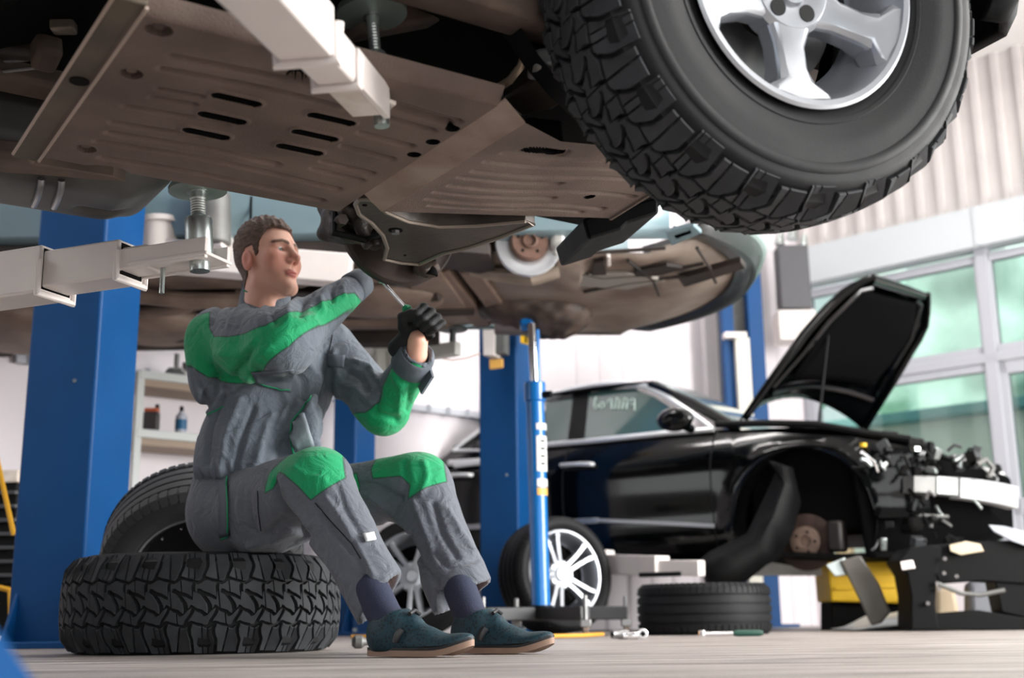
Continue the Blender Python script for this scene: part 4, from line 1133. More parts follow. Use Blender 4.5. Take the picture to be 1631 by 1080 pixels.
ex = MB(T2); ex.tube([(-3.4, 6.30, 1.66), (-2.4, 6.30, 1.66), (-1.9, 6.24, 1.65), (-1.0, 6.2, 1.66), (-0.2, 6.15, 1.67)], 0.032, n=12); ex.build('exhaust_pipe', M_under2, C2)
mu = MB(T2); mu.lathe([(0, 0.0), (0.0, 0.07), (0.03, 0.10), (0.60, 0.10), (0.63, 0.07), (0.63, 0)], frame((-2.35, 6.32, 1.65), (1, 0, 0)), n=24); mu.build('silencer', M_under2, C2)
fs_ = MB(T2); fs_.lathe([(0, 0.0), (0.0, 0.07), (0.03, 0.12), (0.5, 0.12), (0.53, 0.07), (0.53, 0)], frame((-3.3, 6.55, 1.66), (1, 0.05, 0)), n=24); fs_.build('rear_silencer', M_under2, C2)
for x0 in (-0.42, -0.19):
    a = px(700 if x0 < -0.3 else 748, 428, 5.45); b = px(768 if x0 < -0.3 else 812, 514, 6.55)
    ra = MB(T2); ra.beam(a, b, 0.10, 0.05); ra.build('subframe_beam', mat('beam_brown', (120, 100, 88), 0.6, var=0.2), C2, bevel=0.01)
w_ = MB(T2); w_.beam(px(668, 432, 5.4), px(735, 512, 6.5), 0.20, 0.03); w_.build('heat_shield', mat('shield_brown', (140, 120, 106), 0.5, 0.2, var=0.25), C2, bevel=0.01)
# engine tray and bumper
tr = MB(T2); rows = []
for i in range(13):
    t = i / 12; y_ = 5.22 + 1.56 * t; nx = nose(y_) - 0.08
    rows.append([(-0.10, y_, 1.69), (0.32, y_, 1.665 - 0.02 * math.sin(t * 9.4)), (0.36, y_, 1.68), (0.62, y_, 1.675), (0.86 * (nx / 1.14), y_, 1.70), (nx, y_, 1.76)])
tr.grid(rows); tr.build('engine_tray', mat('tray_brown', (150, 137, 126), 0.6, var=0.3, vscale=3, rgb2=(108, 92, 82)), C2, solid=0.015)
bm = MB(T2); rows = []
for i in range(25):
    y_ = 5.06 + 1.88 * i / 24; nx = nose(y_)
    rows.append([(nx - 0.10, y_, 1.745), (nx, y_, 1.735), (nx + 0.03, y_, 1.78), (nx + 0.035, y_, 1.90), (nx - 0.02, y_, 2.25)])
bm.grid(rows); bm.build('front_bumper', mat('bumper_dark', (46, 48, 48), 0.35, coat=0.3), C2, solid=0.02)
bl = MB(T2); bl.tube([(nose(5.06 + 1.88 * i / 24) + 0.034, 5.06 + 1.88 * i / 24, 1.84) for i in range(25)], 0.03, n=10); bl.build('bumper_skin', mat('bumper_skin', (150, 168, 164), 0.3, coat=0.4), C2)
fw = MB(T2); fw.add([tuple(px(x, y, d)) for x, y, d in ((985, 468, 6.35), (1036, 462, 6.4), (1028, 498, 6.4), (1012, 492, 6.38), (985, 488, 6.35))] , [(0, 1, 2, 3, 4)]); fw.build('splash_flap', M_black, C2, smooth=0, solid=0.04)
wl_ = MB(T2); wl_.lathe([(0, 0.0), (0.0, 0.30), (0.25, 0.30)], frame((0.10, 5.22, 1.86), (0, 1, 0)), n=32, a0=-0.2, a1=math.pi + 0.2); wl_.build('wheel_house', M_under2, C2)
for pts, Y, th, m_ in ((((1060, 372), (1105, 360), (1118, 372), (1070, 392)), 5.45, 0.02, M_pale), (((966, 410), (972, 410), (973, 425), (967, 425)), 5.6, 0.02, M_white_paint), (((1010, 432), (1062, 424), (1090, 428), (1050, 440), (1012, 442)), 5.75, 0.02, M_under2), (((945, 420), (962, 416), (966, 438), (942, 440)), 5.6, 0.03, M_under2), (((1072, 375), (1100, 366), (1104, 371), (1076, 382)), 5.43, 0.015, M_dark), (((905, 440), (1000, 436), (1060, 448), (1000, 462), (920, 456)), 5.95, 0.02, mat('shield_pale', (150, 146, 138), 0.5, 0.2)), (((1080, 445), (1180, 418), (1188, 428), (1090, 458)), 6.0, 0.03, M_under2), (((690, 398), (780, 405), (790, 440), (700, 428)), 5.35, 0.05, M_under2)):
    a = [zpx(x, y, 1.650) for x, y in pts]; n_ = len(a); k = MB(T2)
    k.add([tuple(p) for p in a] + [tuple(p + Vector((0, 0, th))) for p in a], [tuple(range(n_)), tuple(range(2 * n_ - 1, n_ - 1, -1))] + [(i, i + n_, (i + 1) % n_ + n_, (i + 1) % n_) for i in range(n_)])
    k.build('tray_detail', m_, C2, smooth=0, bevel=0.004)  # brackets, a tie bar, and dark pieces standing in for shaded openings
for pts in (((905, 405), (985, 400), (1060, 395)), ((930, 465), (1000, 450), (1090, 440)), ((1000, 415), (1040, 445), (1050, 470)), ((900, 430), (960, 442), (1040, 436), (1120, 420)), ((1110, 395), (1130, 425), (1140, 450))):
    k = MB(T2); k.tube([zpx(x, y, 1.656) for x, y in pts], 0.009, n=6); k.build('tray_seam', M_under2, C2)
# brake with the wheel taken off
DC = px(842, 388, 5.18); dx = Vector((0.12, -1.0, -0.05)).normalized(); DF = frame(DC, dx)
d_ = MB(T2 @ DF); d_.lathe([(0.0, 0.085), (0.008, 0.085), (0.010, 0.09), (0.010, 0.146), (0.006, 0.149), (-0.018, 0.149), (-0.02, 0.085)], n=56)
dd = d_.build('brake_disc', mat('disc_bright', (206, 208, 212), 0.25, 0.5), C2)
h_ = MB(T2 @ DF); h_.lathe([(0.008, 0.088), (0.045, 0.084), (0.050, 0.078), (0.050, 0.036), (0.060, 0.033), (0.062, 0.026), (0.050, 0.022), (0.050, 0.0)], n=40); h_.build('disc_bell', mat('bell_rust', (112, 84, 72), 0.6, 0.2, var=0.25, vscale=16), C2)
for i in range(5):
    a = 2 * math.pi * i / 5 + 0.3
    k = MB(T2 @ DF); k.cyl((0.046, 0.056 * math.cos(a), 0.056 * math.sin(a)), (0.0512, 0.056 * math.cos(a), 0.056 * math.sin(a)), 0.0075, n=12); k.build('stud_hole', M_black, C2)
def cal2(P):
    c = np.array(DC)
    d = s_box(P, c + [0.130, -0.005, 0.03], (0.07, 0.10, 0.14), 0.025)
    d = smin(d, s_box(P, c + [0.095, -0.05, 0.075], (0.08, 0.03, 0.05), 0.012), 0.02)
    d = smin(d, s_cap(P, c + [0.14, -0.05, -0.03], c + [0.12, -0.05, -0.06], 0.016), 0.015)
    return d
V_, Q = surf(cal2, DC + Vector((0.02, -0.12, -0.12)), DC + Vector((0.2, 0.1, 0.16)), 0.007)
finish('brake_caliper', mesh_np('cal2', V_ + np.array(T2.translation), Q), mat('caliper_bright', (196, 194, 190), 0.45, 0.3, var=0.15), C2, smooth=180)
MB(T2).cyl(DC + Vector((0.10, -0.065, 0.05)), DC + Vector((0.10, -0.055, 0.05)), 0.022, n=16).build('caliper_bore', M_black, C2)
# lower wishbone, sump, gear box lumps
def lumps(P):
    d = s_ell(P, px(882, 500, 6.25), (0.20, 0.22, 0.13))
    d = smin(d, s_ell(P, px(830, 488, 6.2), (0.24, 0.2, 0.10)), 0.05)
    d = smin(d, s_cap(P, px(800, 500, 6.2), px(860, 522, 6.25), 0.035), 0.03)
    d = smin(d, s_cap(P, px(870, 470, 6.1), px(872, 525, 6.2), 0.03), 0.02)
    d = smin(d, s_cap(P, px(900, 480, 6.1), px(895, 530, 6.2), 0.025), 0.02)
    d = smin(d, s_cap(P, px(920, 470, 6.3), px(930, 500, 6.3), 0.05), 0.03)
    return d + 0.008 * np.sin(P[..., 0] * 50) * np.sin(P[..., 1] * 45) * np.sin(P[..., 2] * 60)
V_, Q = surf(lumps, (-0.35, 5.9, 1.4), (0.75, 6.7, 2.0), 0.014)
finish('engine_sump', mesh_np('lumps', V_ + np.array(T2.translation), Q), mat('sump_brown', (82, 68, 60), 0.6, 0.1, var=0.4, vscale=9, rgb2=(44, 36, 32)), C2, smooth=180)
wb = MB(T2); wb.tube([px(x, y, d) for x, y, d in ((735, 425, 5.5), (790, 437, 5.4), (850, 440, 5.3), (890, 432, 5.3))], 0.04, n=10, radii=[0.03, 0.035, 0.045, 0.03]); wb.build('wishbone', mat('wish', (150, 136, 122), 0.5, 0.2, var=0.2), C2)
# rear part seen at the left: axle beam, arm, tank
for a, b, r_, m_ in ((px(-60, 520, 6.2), px(330, 512, 6.3), 0.05, M_under2), (px(215, 470, 5.6), px(420, 480, 5.7), 0.04, M_under), (px(-40, 540, 6.5), px(300, 545, 6.6), 0.045, M_under2), (px(215, 500, 6.0), px(380, 470, 5.8), 0.03, M_under), (px(520, 505, 6.4), px(720, 508, 6.5), 0.04, M_under), (px(560, 480, 6.0), px(700, 470, 5.8), 0.03, M_under2)):
    k = MB(T2); k.tube([a, a * 0.6 + b * 0.4 + Vector((0, 0, -0.015)), b], r_, n=10); k.build('axle_link', m_, C2)
def lumps2(P):
    d = s_box(P, px(300, 452, 5.5) + Vector((0, 0, 0.06)), (1.1, 0.35, 0.10), 0.04)
    d = smin(d, s_ell(P, px(600, 478, 5.9), (0.34, 0.26, 0.07)), 0.05)
    d = smin(d, s_ell(P, px(250, 520, 6.3), (0.3, 0.3, 0.09)), 0.05)
    d = smin(d, s_ell(P, px(20, 520, 6.1), (0.35, 0.4, 0.12)), 0.05)
    return d
V_, Q = surf(lumps2, (-3.1, 5.2, 1.45), (0.0, 6.85, 1.95), 0.02)
finish('spare_wheel_well', mesh_np('lumps2', V_ + np.array(T2.translation), Q), M_under, C2, smooth=180)
# ================================================================== black saloon with open bonnet and stripped front
SY = math.radians(-32.7)
SED_O = Vector((1.685, 7.15, 0.0))
SED_M = Matrix.Translation(SED_O) @ Matrix.Rotation(SY, 4, 'Z'); SED_I = SED_M.inverted()
sed = thing('black_saloon', 'glossy black saloon with open bonnet and no front bumper on a lift', 'car', M=SED_M)
def on_plane(x, y, p0, n):
    r = SED_I.to_3x3() @ Vector(FW + (x - 815.5) / FPX * RT - (y - 540.0) / FPX * UP)
    c = SED_I @ Vector((0, 0, CAMH)); t = (Vector(p0) - c).dot(n) / r.dot(n)
    return c + r * t
s_side = lambda x, y, lat=0.0: on_plane(x, y, (0, lat, 0), Vector((0, 1, 0)))
GN = Vector((0, -0.38, 0.22)).normalized() ; GN = Vector((0, 0.38, -0.22)).normalized()
s_glass = lambda x, y, lat=0.0: on_plane(x, y, (0, 0.07 + lat, 1.22), GN)
def s_at(x, y, Y): return SED_I @ px(x, y, Y)
M_bk = mat('black_lacquer', (3, 4, 5), 0.12, coat=0.2, spec=0.25)
M_sglass = mat('saloon_glass', (58, 82, 78), 0.06, spec=0.8, coat=0.5)
W = 1.86
# body side: stations along u, section from lower edge to belt
def zb(u):
    for c, r in ((0.0, 0.425), (-3.02, 0.40)):
        d = abs(u - c)
        if d < r: return max(0.47, 0.63 + math.sqrt(r * r - d * d) - (0 if d < r else 0))
    return 0.47 if u < 0 else 0.62
def belt(u):
    if u > -0.5: return 1.215 - 0.05 * max(0, u + 0.5) - 0.16 * max(0, u) ** 1.5
    if u < -2.6: return 1.225 - 0.10 * (-2.6 - u)
    return 1.225
us = sorted(set([round(-3.75 + 0.05 * i, 3) for i in range(91)] + [-0.4249, 0.4249, -0.424, 0.424, -2.6201, -3.4199]))
us = [u for u in us if u <= 0.74]
def section(u, near=True):
    b0, b1 = zb(u), belt(u)
    tail = 0.30 * max(0, (-3.2 - u) / 0.55) ** 2; fr = 0.16 * max(0, (u - 0.25) / 0.5) ** 2
    pts = []
    for t in np.linspace(0, 1, 12):
        z = b0 + (b1 - b0) * t
        off = 0.06 * max(0, (0.60 - z) / 0.13) ** 1.2 * 0.5 + 0.085 * max(0, (z - 1.0) / 0.225) ** 1.6 + 0.012 * math.exp(-((z - 0.70) / 0.05) ** 2) + tail + fr
        flare = 0
        d = abs(u)
        if d < 0.55 and z < 1.08: flare = -0.018 * math.exp(-((math.hypot(u, z - 0.63) - 0.45) / 0.05) ** 2)
        y = off + flare
        pts.append((u, y if near else W - y, z))
    return pts
for near in (True, False):
    m = MB(); rows = [section(u, near) for u in us]
    m.grid(rows if near else rows[::-1]); m.build('body_side', M_bk, sed, smooth=60, solid=0.0)
# door gaps
for u in (-0.545, -1.60, -2.62):
    g = MB(); g.tube([(u - 0.02 * math.sin(t * 3), p[1] - 0.002, p[2]) for t, p in zip(np.linspace(0, 1, 12), section(u))], 0.004, n=6); g.build('door_gap', M_black, sed)
# bright sill strip, handles
ss = MB(); ss.beam((-2.5, -0.012, 0.71), (-1.35, -0.014, 0.70), 0.014, 0.035); ss.beam((-1.35, -0.014, 0.70), (-0.55, -0.006, 0.625), 0.012, 0.025); ss.build('sill_strip', mat('strip_dark_chrome', (150, 152, 156), 0.3, 0.5), sed, bevel=0.003)
for u in (-1.46, -2.42):
    hd = MB(); hd.tube([(u - 0.16, -0.005, 1.075), (u - 0.15, -0.035, 1.075), (u, -0.045, 1.07), (u + 0.07, -0.035, 1.065), (u + 0.08, -0.005, 1.065)], 0.014, n=8); hdo = hd.build('door_handle', M_trim, sed)
    cup = MB(); cup.lathe([(0, 0.05), (0.01, 0.045), (0.018, 0.0)], frame((u, 0.012, 1.06), (0, 1, 0)), n=20); cup.build('handle_cup', M_black, hdo)
# belt chrome and window surround (drawn on the tumblehome plane)
low = [s_glass(x, y) for x, y in ((726, 742), (770, 737), (872, 709), (940, 703), (1065, 690), (1138, 684))]
top = [s_glass(x, y) for x, y in ((1138, 684), (1100, 657), (1060, 630), (1030, 615), (990, 612), (950, 614), (910, 621), (870, 633), (820, 655), (770, 685), (726, 716))]
cr = MB(); cr.tube([p + Vector((0, -0.012, 0)) for p in top], 0.022, n=8, radii=[0.012, 0.016, 0.02, 0.024, 0.024, 0.024, 0.022, 0.02, 0.016, 0.014, 0.012]); cr.build('window_chrome', M_trim, sed)
cr = MB(); cr.tube([p + Vector((0, -0.014, 0)) for p in low], 0.018, n=8); cr.build('belt_chrome', M_trim, sed)
def pane(pts, name='side_window', lat=0.0):
    ps = [s_glass(x, y) + Vector((0, 0.004, 0)) for x, y in pts]; k = MB(); n_ = len(ps)
    k.add([tuple(p) for p in ps] + [tuple(p + Vector((0, 0.006, 0.003))) for p in ps], [tuple(range(n_)), tuple(range(2 * n_ - 1, n_ - 1, -1))] + [(i, i + n_, (i + 1) % n_ + n_, (i + 1) % n_) for i in range(n_)])
    return k.build(name, M_sglass, sed, smooth=0)
w1 = pane(((930, 703), (936, 628), (960, 621), (1010, 619), (1040, 632), (1075, 655), (1100, 676), (1095, 686), (1040, 692)))
w2 = pane(((868, 710), (905, 704), (916, 632), (868, 643)))
w3 = pane(((780, 733), (850, 712), (850, 650), (820, 664), (790, 686)))
pil = MB(); ps = [s_glass(x, y) + Vector((0, -0.002, 0)) for x, y in ((904, 705), (930, 702), (938, 622), (914, 626))]
pil.add([tuple(p) for p in ps] + [tuple(p + Vector((0, 0.04, 0))) for p in ps], [(0, 1, 2, 3), (7, 6, 5, 4)] + [(i, i + 4, (i + 1) % 4 + 4, (i + 1) % 4) for i in range(4)]); pil.build('b_pillar', M_black, sed, smooth=0)
# chalk marks on the front window
M_chalk = mat('chalk', (176, 196, 188), 0.8)
glyphs = [[(950, 632), (947, 640), (946, 648), (949, 652), (953, 649), (953, 645), (948, 646)], [(958, 641), (956, 647), (958, 652), (962, 649), (963, 642), (958, 641)], [(968, 641), (972, 635), (975, 638), (974, 644), (968, 644)], [(975, 637), (974, 652)], [(979, 652), (983, 634)], [(983, 634), (988, 637), (985, 652)], [(991, 652), (995, 634)], [(995, 634), (1000, 637), (998, 652)], [(1004, 641), (1007, 635), (1011, 636), (1011, 643), (1004, 645)], [(1011, 637), (1011, 654)]]
for gl in glyphs:
    k = MB(); k.tube([s_glass(x, y) + Vector((0, -0.004, 0)) for x, y in gl], 0.0045, n=6); k.build('chalk_stroke', M_chalk, w1)
# roof, windscreen, rear deck
def roof_z(u, y):
    t = (y - W / 2) / (W / 2); return 1.655 - 0.055 * t * t - 0.10 * max(0, (-1.45 - u)) ** 2 * 0.45 - 0.16 * max(0, u + 1.35) ** 2
rf = MB(); rows = []
for u in np.linspace(-2.1, -1.05, 14): rows.append([(u, y, roof_z(u, y)) for y in np.linspace(0.26, W - 0.26, 13)])
rf.grid(rows); rf.build('roof', M_bk, sed, smooth=60, solid=0.02)
ws = MB(); rows = []
for t in np.linspace(0, 1, 9):
    rows.append([(-1.06 + 0.62 * t + 0.10 * (1 - ((y - W / 2) / (W / 2)) ** 2) * (0.3 + t), y, 1.615 + 0.02 * (1 - ((y - W / 2) / 0.9) ** 2) - 0.385 * t) for y in np.linspace(0.28 - 0.16 * t, W - 0.28 + 0.16 * t, 13)])
ws.grid(rows); ws.build('windscreen', mat('screen_glass', (120, 140, 140), 0.08, spec=0.8, coat=0.4), sed, smooth=60, solid=0.008)
ap = MB(); ap.tube([(-0.42, 0.115, 1.225), (-0.75, 0.20, 1.43), (-1.08, 0.275, 1.60)], 0.035, n=8); ap.build('a_pillar', M_bk, sed)
rw = MB(); rows = []
for t in np.linspace(0, 1, 7): rows.append([(-2.1 - 0.75 * t, y, 1.575 - 0.33 * t - 0.03 * ((y - W / 2) / 0.9) ** 2) for y in np.linspace(0.28 - 0.1 * t, W - 0.28 + 0.1 * t, 9)])
rw.grid(rows); rw.build('rear_screen', mat('rear_glass', (60, 70, 72), 0.08, spec=0.8), sed, smooth=60, solid=0.008)
dk = MB(); rows = []
for u in np.linspace(-3.7, -2.8, 8): rows.append([(u, y, belt(u) + 0.02) for y in np.linspace(0.12, W - 0.12, 7)])
dk.grid(rows); dk.build('boot_lid', M_bk, sed, smooth=60, solid=0.02)
cp = MB(); rows = []
pt_ = [s_glass(x, y) for x, y in ((850, 640), (800, 668), (760, 690), (700, 738))]; pb_ = [s_glass(x, y) for x, y in ((850, 650), (805, 675), (775, 733), (690, 748))]
cp.grid([[tuple(p + Vector((0, 0.01, 0.02))) for p in pt_], [tuple(p + Vector((0, 0.0, 0))) for p in pb_]]); cp.build('c_pillar', M_bk, sed, solid=0.02)
q3 = MB(); q3.tube([s_glass(x, y) + Vector((0, -0.016, 0)) for x, y in ((724, 718), (760, 690), (772, 680), (768, 718), (724, 718))], 0.013, n=8); q3.build('quarter_chrome', M_trim, sed)
q3 = MB(); q3.tube([s_glass(x, y) + Vector((0, -0.016, 0)) for x, y in ((718, 738), (770, 735))], 0.022, n=8); q3.build('quarter_strip', M_trim, sed)
# interior bulk so that the windows are dark
MB().box((-1.8, W / 2, 0.88), (2.6, W - 0.36, 0.6)).build('cabin', mat('cabin_dark', (24, 28, 28), 0.7), sed, bevel=0.05)
# mirror
def mirror(P): return smin(s_ell(P, s_at(1075, 668, 7.25), (0.12, 0.07, 0.075)), s_cap(P, s_at(1100, 683, 7.35), s_at(1080, 672, 7.25), 0.03), 0.03)
c0 = s_at(1080, 670, 7.3)
V_, Q = surf(mirror, c0 - Vector((0.25, 0.25, 0.2)), c0 + Vector((0.25, 0.25, 0.2)), 0.012)
mi = finish('door_mirror', mesh_np('mirror', V_, Q), M_bk, sed, smooth=180)
# wheel arch: liner, hanging plastic, brake
al = MB(); al.lathe([(0.02, 0.43), (0.45, 0.43), (0.45, 0.0)], frame((0, 0.0, 0.63), (0, 1, 0)), n=24, a0=-0.35, a1=math.pi + 0.35); al.build('wheel_arch', M_black, sed)
DCs = Vector((0.0, 0.05, 0.505)); DFs = frame(DCs, (0.15, -1, 0))
k = MB(DFs); k.lathe([(-0.02, 0.0), (-0.02, 0.165), (0.006, 0.165), (0.008, 0.160), (0.008, 0.095), (0.012, 0.09)], n=48); bd_ = k.build('brake_disc', mat('disc_rust', (66, 50, 44), 0.5, 0.4, var=0.3, vscale=20), sed)
k = MB(DFs); k.lathe([(0.008, 0.092), (0.05, 0.088), (0.055, 0.08), (0.055, 0.035), (0.045, 0.03), (0.045, 0.0)], n=36); k.build('disc_bell', mat('bell_rust2', (106, 86, 74), 0.6, 0.2, var=0.3, vscale=20), sed)
for i in range(5):
    a = 2 * math.pi * i / 5; k = MB(DFs); k.cyl((0.05, 0.058 * math.cos(a), 0.058 * math.sin(a)), (0.0565, 0.058 * math.cos(a), 0.058 * math.sin(a)), 0.009, n=10); k.build('stud_hole', M_black, sed)
k = MB(); k.box((0.185, 0.05, 0.53), (0.09, 0.12, 0.18)); k.build('brake_caliper', mat('cal_dark', (40, 36, 34), 0.5, 0.3), sed, bevel=0.02)
ln = MB(); rows = []
lt_ = [(1225, 735), (1240, 745), (1215, 800), (1190, 850), (1130, 880), (1115, 892), (1125, 930)]
lb_ = [(1262, 745), (1275, 800), (1262, 850), (1240, 890), (1220, 900), (1190, 925), (1160, 934)]
for (xa, ya), (xb, yb) in zip(lt_, lb_):
    A = s_at(xa, ya, 7.22); B_ = s_at(xb, yb, 7.16); rows.append([tuple(A), tuple(A * 0.5 + B_ * 0.5 + Vector((0.0, -0.07, 0.0))), tuple(B_)])
ln.grid(rows); ln.build('hanging_liner', M_black, sed, smooth=60, solid=0.012)
# engine bay, radiator support and crash bar
MB().box((0.1, W / 2, 0.82), (1.0, 1.5, 0.55)).build('engine_block', M_dark, sed, bevel=0.04)
cw = MB(); cw.tube([s_at(x, y, d) for x, y, d in ((1140, 676, 7.5), (1220, 674, 7.3), (1300, 676, 7.1), (1380, 690, 6.95), (1450, 700, 6.85))], 0.022, n=8); cw.build('fender_rail', M_black, sed)
rnd = random.Random(5)
M_clut = [M_black, M_dark, mat('clut_grey', (60, 62, 64), 0.4), M_steel, M_black, M_black]
for i in range(46):
    t = rnd.random(); x = 1400 + 200 * t; y = 702 + 62 * t + rnd.uniform(-6, 46 - 20 * t); d = 6.95 + 0.6 * t + rnd.uniform(-0.1, 0.3)
    p = s_at(x, y, d); k = MB()
    if rnd.random() < 0.5: k.box((0, 0, 0), [rnd.uniform(0.04, 0.14) for _ in range(3)], Matrix.Translation(p) @ Matrix.Rotation(rnd.uniform(0, 3), 4, 'Z') @ Matrix.Rotation(rnd.uniform(-0.4, 0.4), 4, 'X'))
    else:
        b = p + Vector((rnd.uniform(-0.12, 0.12), rnd.uniform(-0.12, 0.12), rnd.uniform(-0.08, 0.08))); k.tube([p, (p + b) / 2 + Vector((0, 0, rnd.uniform(-0.03, 0.05))), b], rnd.uniform(0.012, 0.03), n=8)
    k.build('engine_part', rnd.choice(M_clut), sed, bevel=0.006)
MB().add([tuple(s_at(x, y, d)) for x, y, d in ((1350, 720, 6.98), (1470, 716, 6.9), (1610, 760, 7.6), (1615, 850, 7.6), (1500, 900, 7.0), (1380, 890, 6.95))] + [tuple(s_at(x, y, d + 0.35)) for x, y, d in ((1350, 720, 6.98), (1470, 716, 6.9), (1610, 760, 7.6), (1615, 850, 7.6), (1500, 900, 7.0), (1380, 890, 6.95))], [(0, 1, 2, 3, 4, 5), (11, 10, 9, 8, 7, 6)] + [(i, i + 6, (i + 1) % 6 + 6, (i + 1) % 6) for i in range(6)]).build('radiator_support', mat('support_black', (4, 4, 5), 0.8, spec=0.05), sed, smooth=0, bevel=0.03)
for (xa, xb, m_, n0) in ((1456, 1490, M_grey, 'bar_end'), (1493, 1526, mat('bar_clean', (170, 172, 172), 0.4, 0.4), 'bar_bracket'), (1530, 1622, mat('bar_alu', (210, 212, 214), 0.35, 0.5), 'crash_bar')):
    k = MB(); rows = []
    for i in range(9):
        t = i / 8; x = xa + (xb - xa) * t; g = (x - 1456) / 166.0
        d = 6.78 + 0.10 * g + 0.42 * g * g; yt = 757 + 6 * g + 12 * g ** 3; yb = yt + (27 if n0 != 'crash_bar' else 30) + 5 * g
        a = s_at(x, yt, d); b = s_at(x, yb, d); e = Vector((-0.07, 0.03, 0))
        rows.append([tuple(a), tuple(b), tuple(b + e), tuple(a + e)])
    k.grid(rows, close=True); k.add([rows[0][0], rows[0][1], rows[0][2], rows[0][3]], [(3, 2, 1, 0)]); k.add([rows[-1][0], rows[-1][1], rows[-1][2], rows[-1][3]], [(0, 1, 2, 3)])
    k.build(n0, m_, sed, smooth=40, bevel=0.004)
for pts, r_, m_ in ((((1462, 820), (1480, 822), (1510, 823)), 0.010, M_grey), (((1482, 822), (1482, 840)), 0.014, M_grey), (((1500, 828), (1515, 838)), 0.008, M_grey), (((1372, 720), (1392, 735), (1398, 752)), 0.010, M_chrome), (((1405, 745), (1412, 738)), 0.012, M_zinc), (((1520, 735), (1530, 728), (1528, 745)), 0.014, M_zinc), (((1556, 740), (1570, 732), (1582, 745), (1575, 760)), 0.016, M_grey)):
    k = MB(); k.tube([s_at(x, y, 6.72 + (x - 1460) * 0.0016) for x, y in pts], r_, n=8); k.build('engine_part', m_, sed)
for i in range(54):
    x = rnd.uniform(1385, 1560); y = rnd.uniform(712, 752) if i % 3 else rnd.uniform(790, 880); d = 6.70 + max(0, x - 1460) * 0.0022 + rnd.uniform(-0.03, 0.03)
    p = s_at(x, y, d); k = MB()
    if i % 2: k.box((0, 0, 0), [rnd.uniform(0.02, 0.07) for _ in range(3)], Matrix.Translation(p) @ Matrix.Rotation(rnd.uniform(0, 3), 4, 'Z') @ Matrix.Rotation(rnd.uniform(-0.6, 0.6), 4, 'X'))
    else:
        b = p + Vector((rnd.uniform(-0.1, 0.1), rnd.uniform(-0.05, 0.05), rnd.uniform(-0.07, 0.07))); k.tube([p, (p + b) / 2 + Vector((0, 0, rnd.uniform(-0.03, 0.04))), b], rnd.uniform(0.006, 0.014), n=8)
    k.build('engine_part', rnd.choice([M_black, M_black, M_dark, M_clut[2], M_dark, M_steel] if i % 7 else [M_zinc]), sed, bevel=0.003)  # a few bright zinc pieces are put in as highlights
MB().cyl(s_at(1375, 712, 6.9), s_at(1375, 706, 6.9), 0.02, n=12).build('filler_cap', M_yellow, sed)
sk_ = MB(); sk_.add([tuple(s_at(x, y, d)) for x, y, d in ((1170, 880, 7.3), (1340, 886, 7.0), (1500, 880, 6.9), (1500, 895, 7.3), (1300, 905, 7.6))], [(0, 1, 2, 3, 4)]); sk_.build('lower_tray', M_dark, sed, smooth=0, solid=0.03)
# open bonnet
BL = [(1177, 672), (1205, 630), (1240, 580), (1275, 530), (1310, 490), (1345, 458), (1388, 437)]
BR = [(1378, 690), (1405, 645), (1430, 603), (1452, 563), (1476, 525), (1479, 490), (1477, 467)]
def hpx(a, b):
    i = min(5, int(b * 6)); t = b * 6 - i
    l = [BL[i][k] * (1 - t) + BL[i + 1][k] * t for k in (0, 1)]; r = [BR[i][k] * (1 - t) + BR[i + 1][k] * t for k in (0, 1)]
    arch = 44 * max(0, 1 - b / 0.45) ** 1.3 * math.sin(math.pi * a) ** 0.8
    return s_at(l[0] * (1 - a) + r[0] * a, l[1] * (1 - a) + r[1] * a - arch, (7.55 - 0.30 * b) * (1 - a) + (8.45 - 0.50 * b) * a)
hn, hf, tn_, tf = hpx(0, 0), hpx(1, 0), hpx(0, 1), hpx(1, 1)
hnrm = (tn_ - hn).cross(hf - hn).normalized()
def hp(a, b, off=0.0): return hpx(min(1, max(0, a)), min(1, max(0, b))) + hnrm * off
sgn = 1 if (SED_I.to_3x3() @ Vector((0, -1, 0))).dot(hnrm) > 0 else -1      # towards the camera = inner face
bn = MB(); rows = []
for i in range(17):
    rows.append([tuple(hp(j / 16, i / 16, -sgn * 0.03 * math.sin(math.pi * j / 16))) for j in range(17)])
bn.grid(rows); bo_ = bn.build('bonnet', M_bk, sed, smooth=60, solid=0.012)
pdm = MB(); rows = []
for i in range(11):
    b = 0.24 + 0.62 * i / 10; e0 = 0.13 + 0.05 * abs(i - 5) / 5
    rows.append([tuple(hp(e0 + (1 - 2 * e0) * j / 10, b, sgn * (0.022 + 0.012 * math.sin(math.pi * j / 10)))) for j in range(11)])
pdm.grid(rows); pdm.build('insulation_mat', mat('felt', (7, 7, 8), 0.95, bump=0.2, bscale=120, spec=0.05), bo_, smooth=60, solid=0.012)
for path in ([(0.03, b / 10) for b in range(11)], [(0.97, b / 10) for b in range(11)], [(a / 10, 0.17) for a in range(1, 10)], [(a / 10, 0.95) for a in range(1, 10)], [(0.08, 0.2), (0.11, 0.4), (0.11, 0.6), (0.13, 0.85), (0.2, 0.9)], [(0.92, 0.2), (0.89, 0.4), (0.89, 0.6), (0.87, 0.85), (0.8, 0.9)]):
    k = MB(); k.tube([hp(a, b, sgn * 0.018) for a, b in path], 0.022, n=8); k.build('bonnet_rib', M_bk, bo_)
gs = MB(); gs.cyl(s_at(1303, 684, 7.45), s_at(1322, 508, 7.55), 0.008, n=8); gs.build('bonnet_stay', M_black, sed)
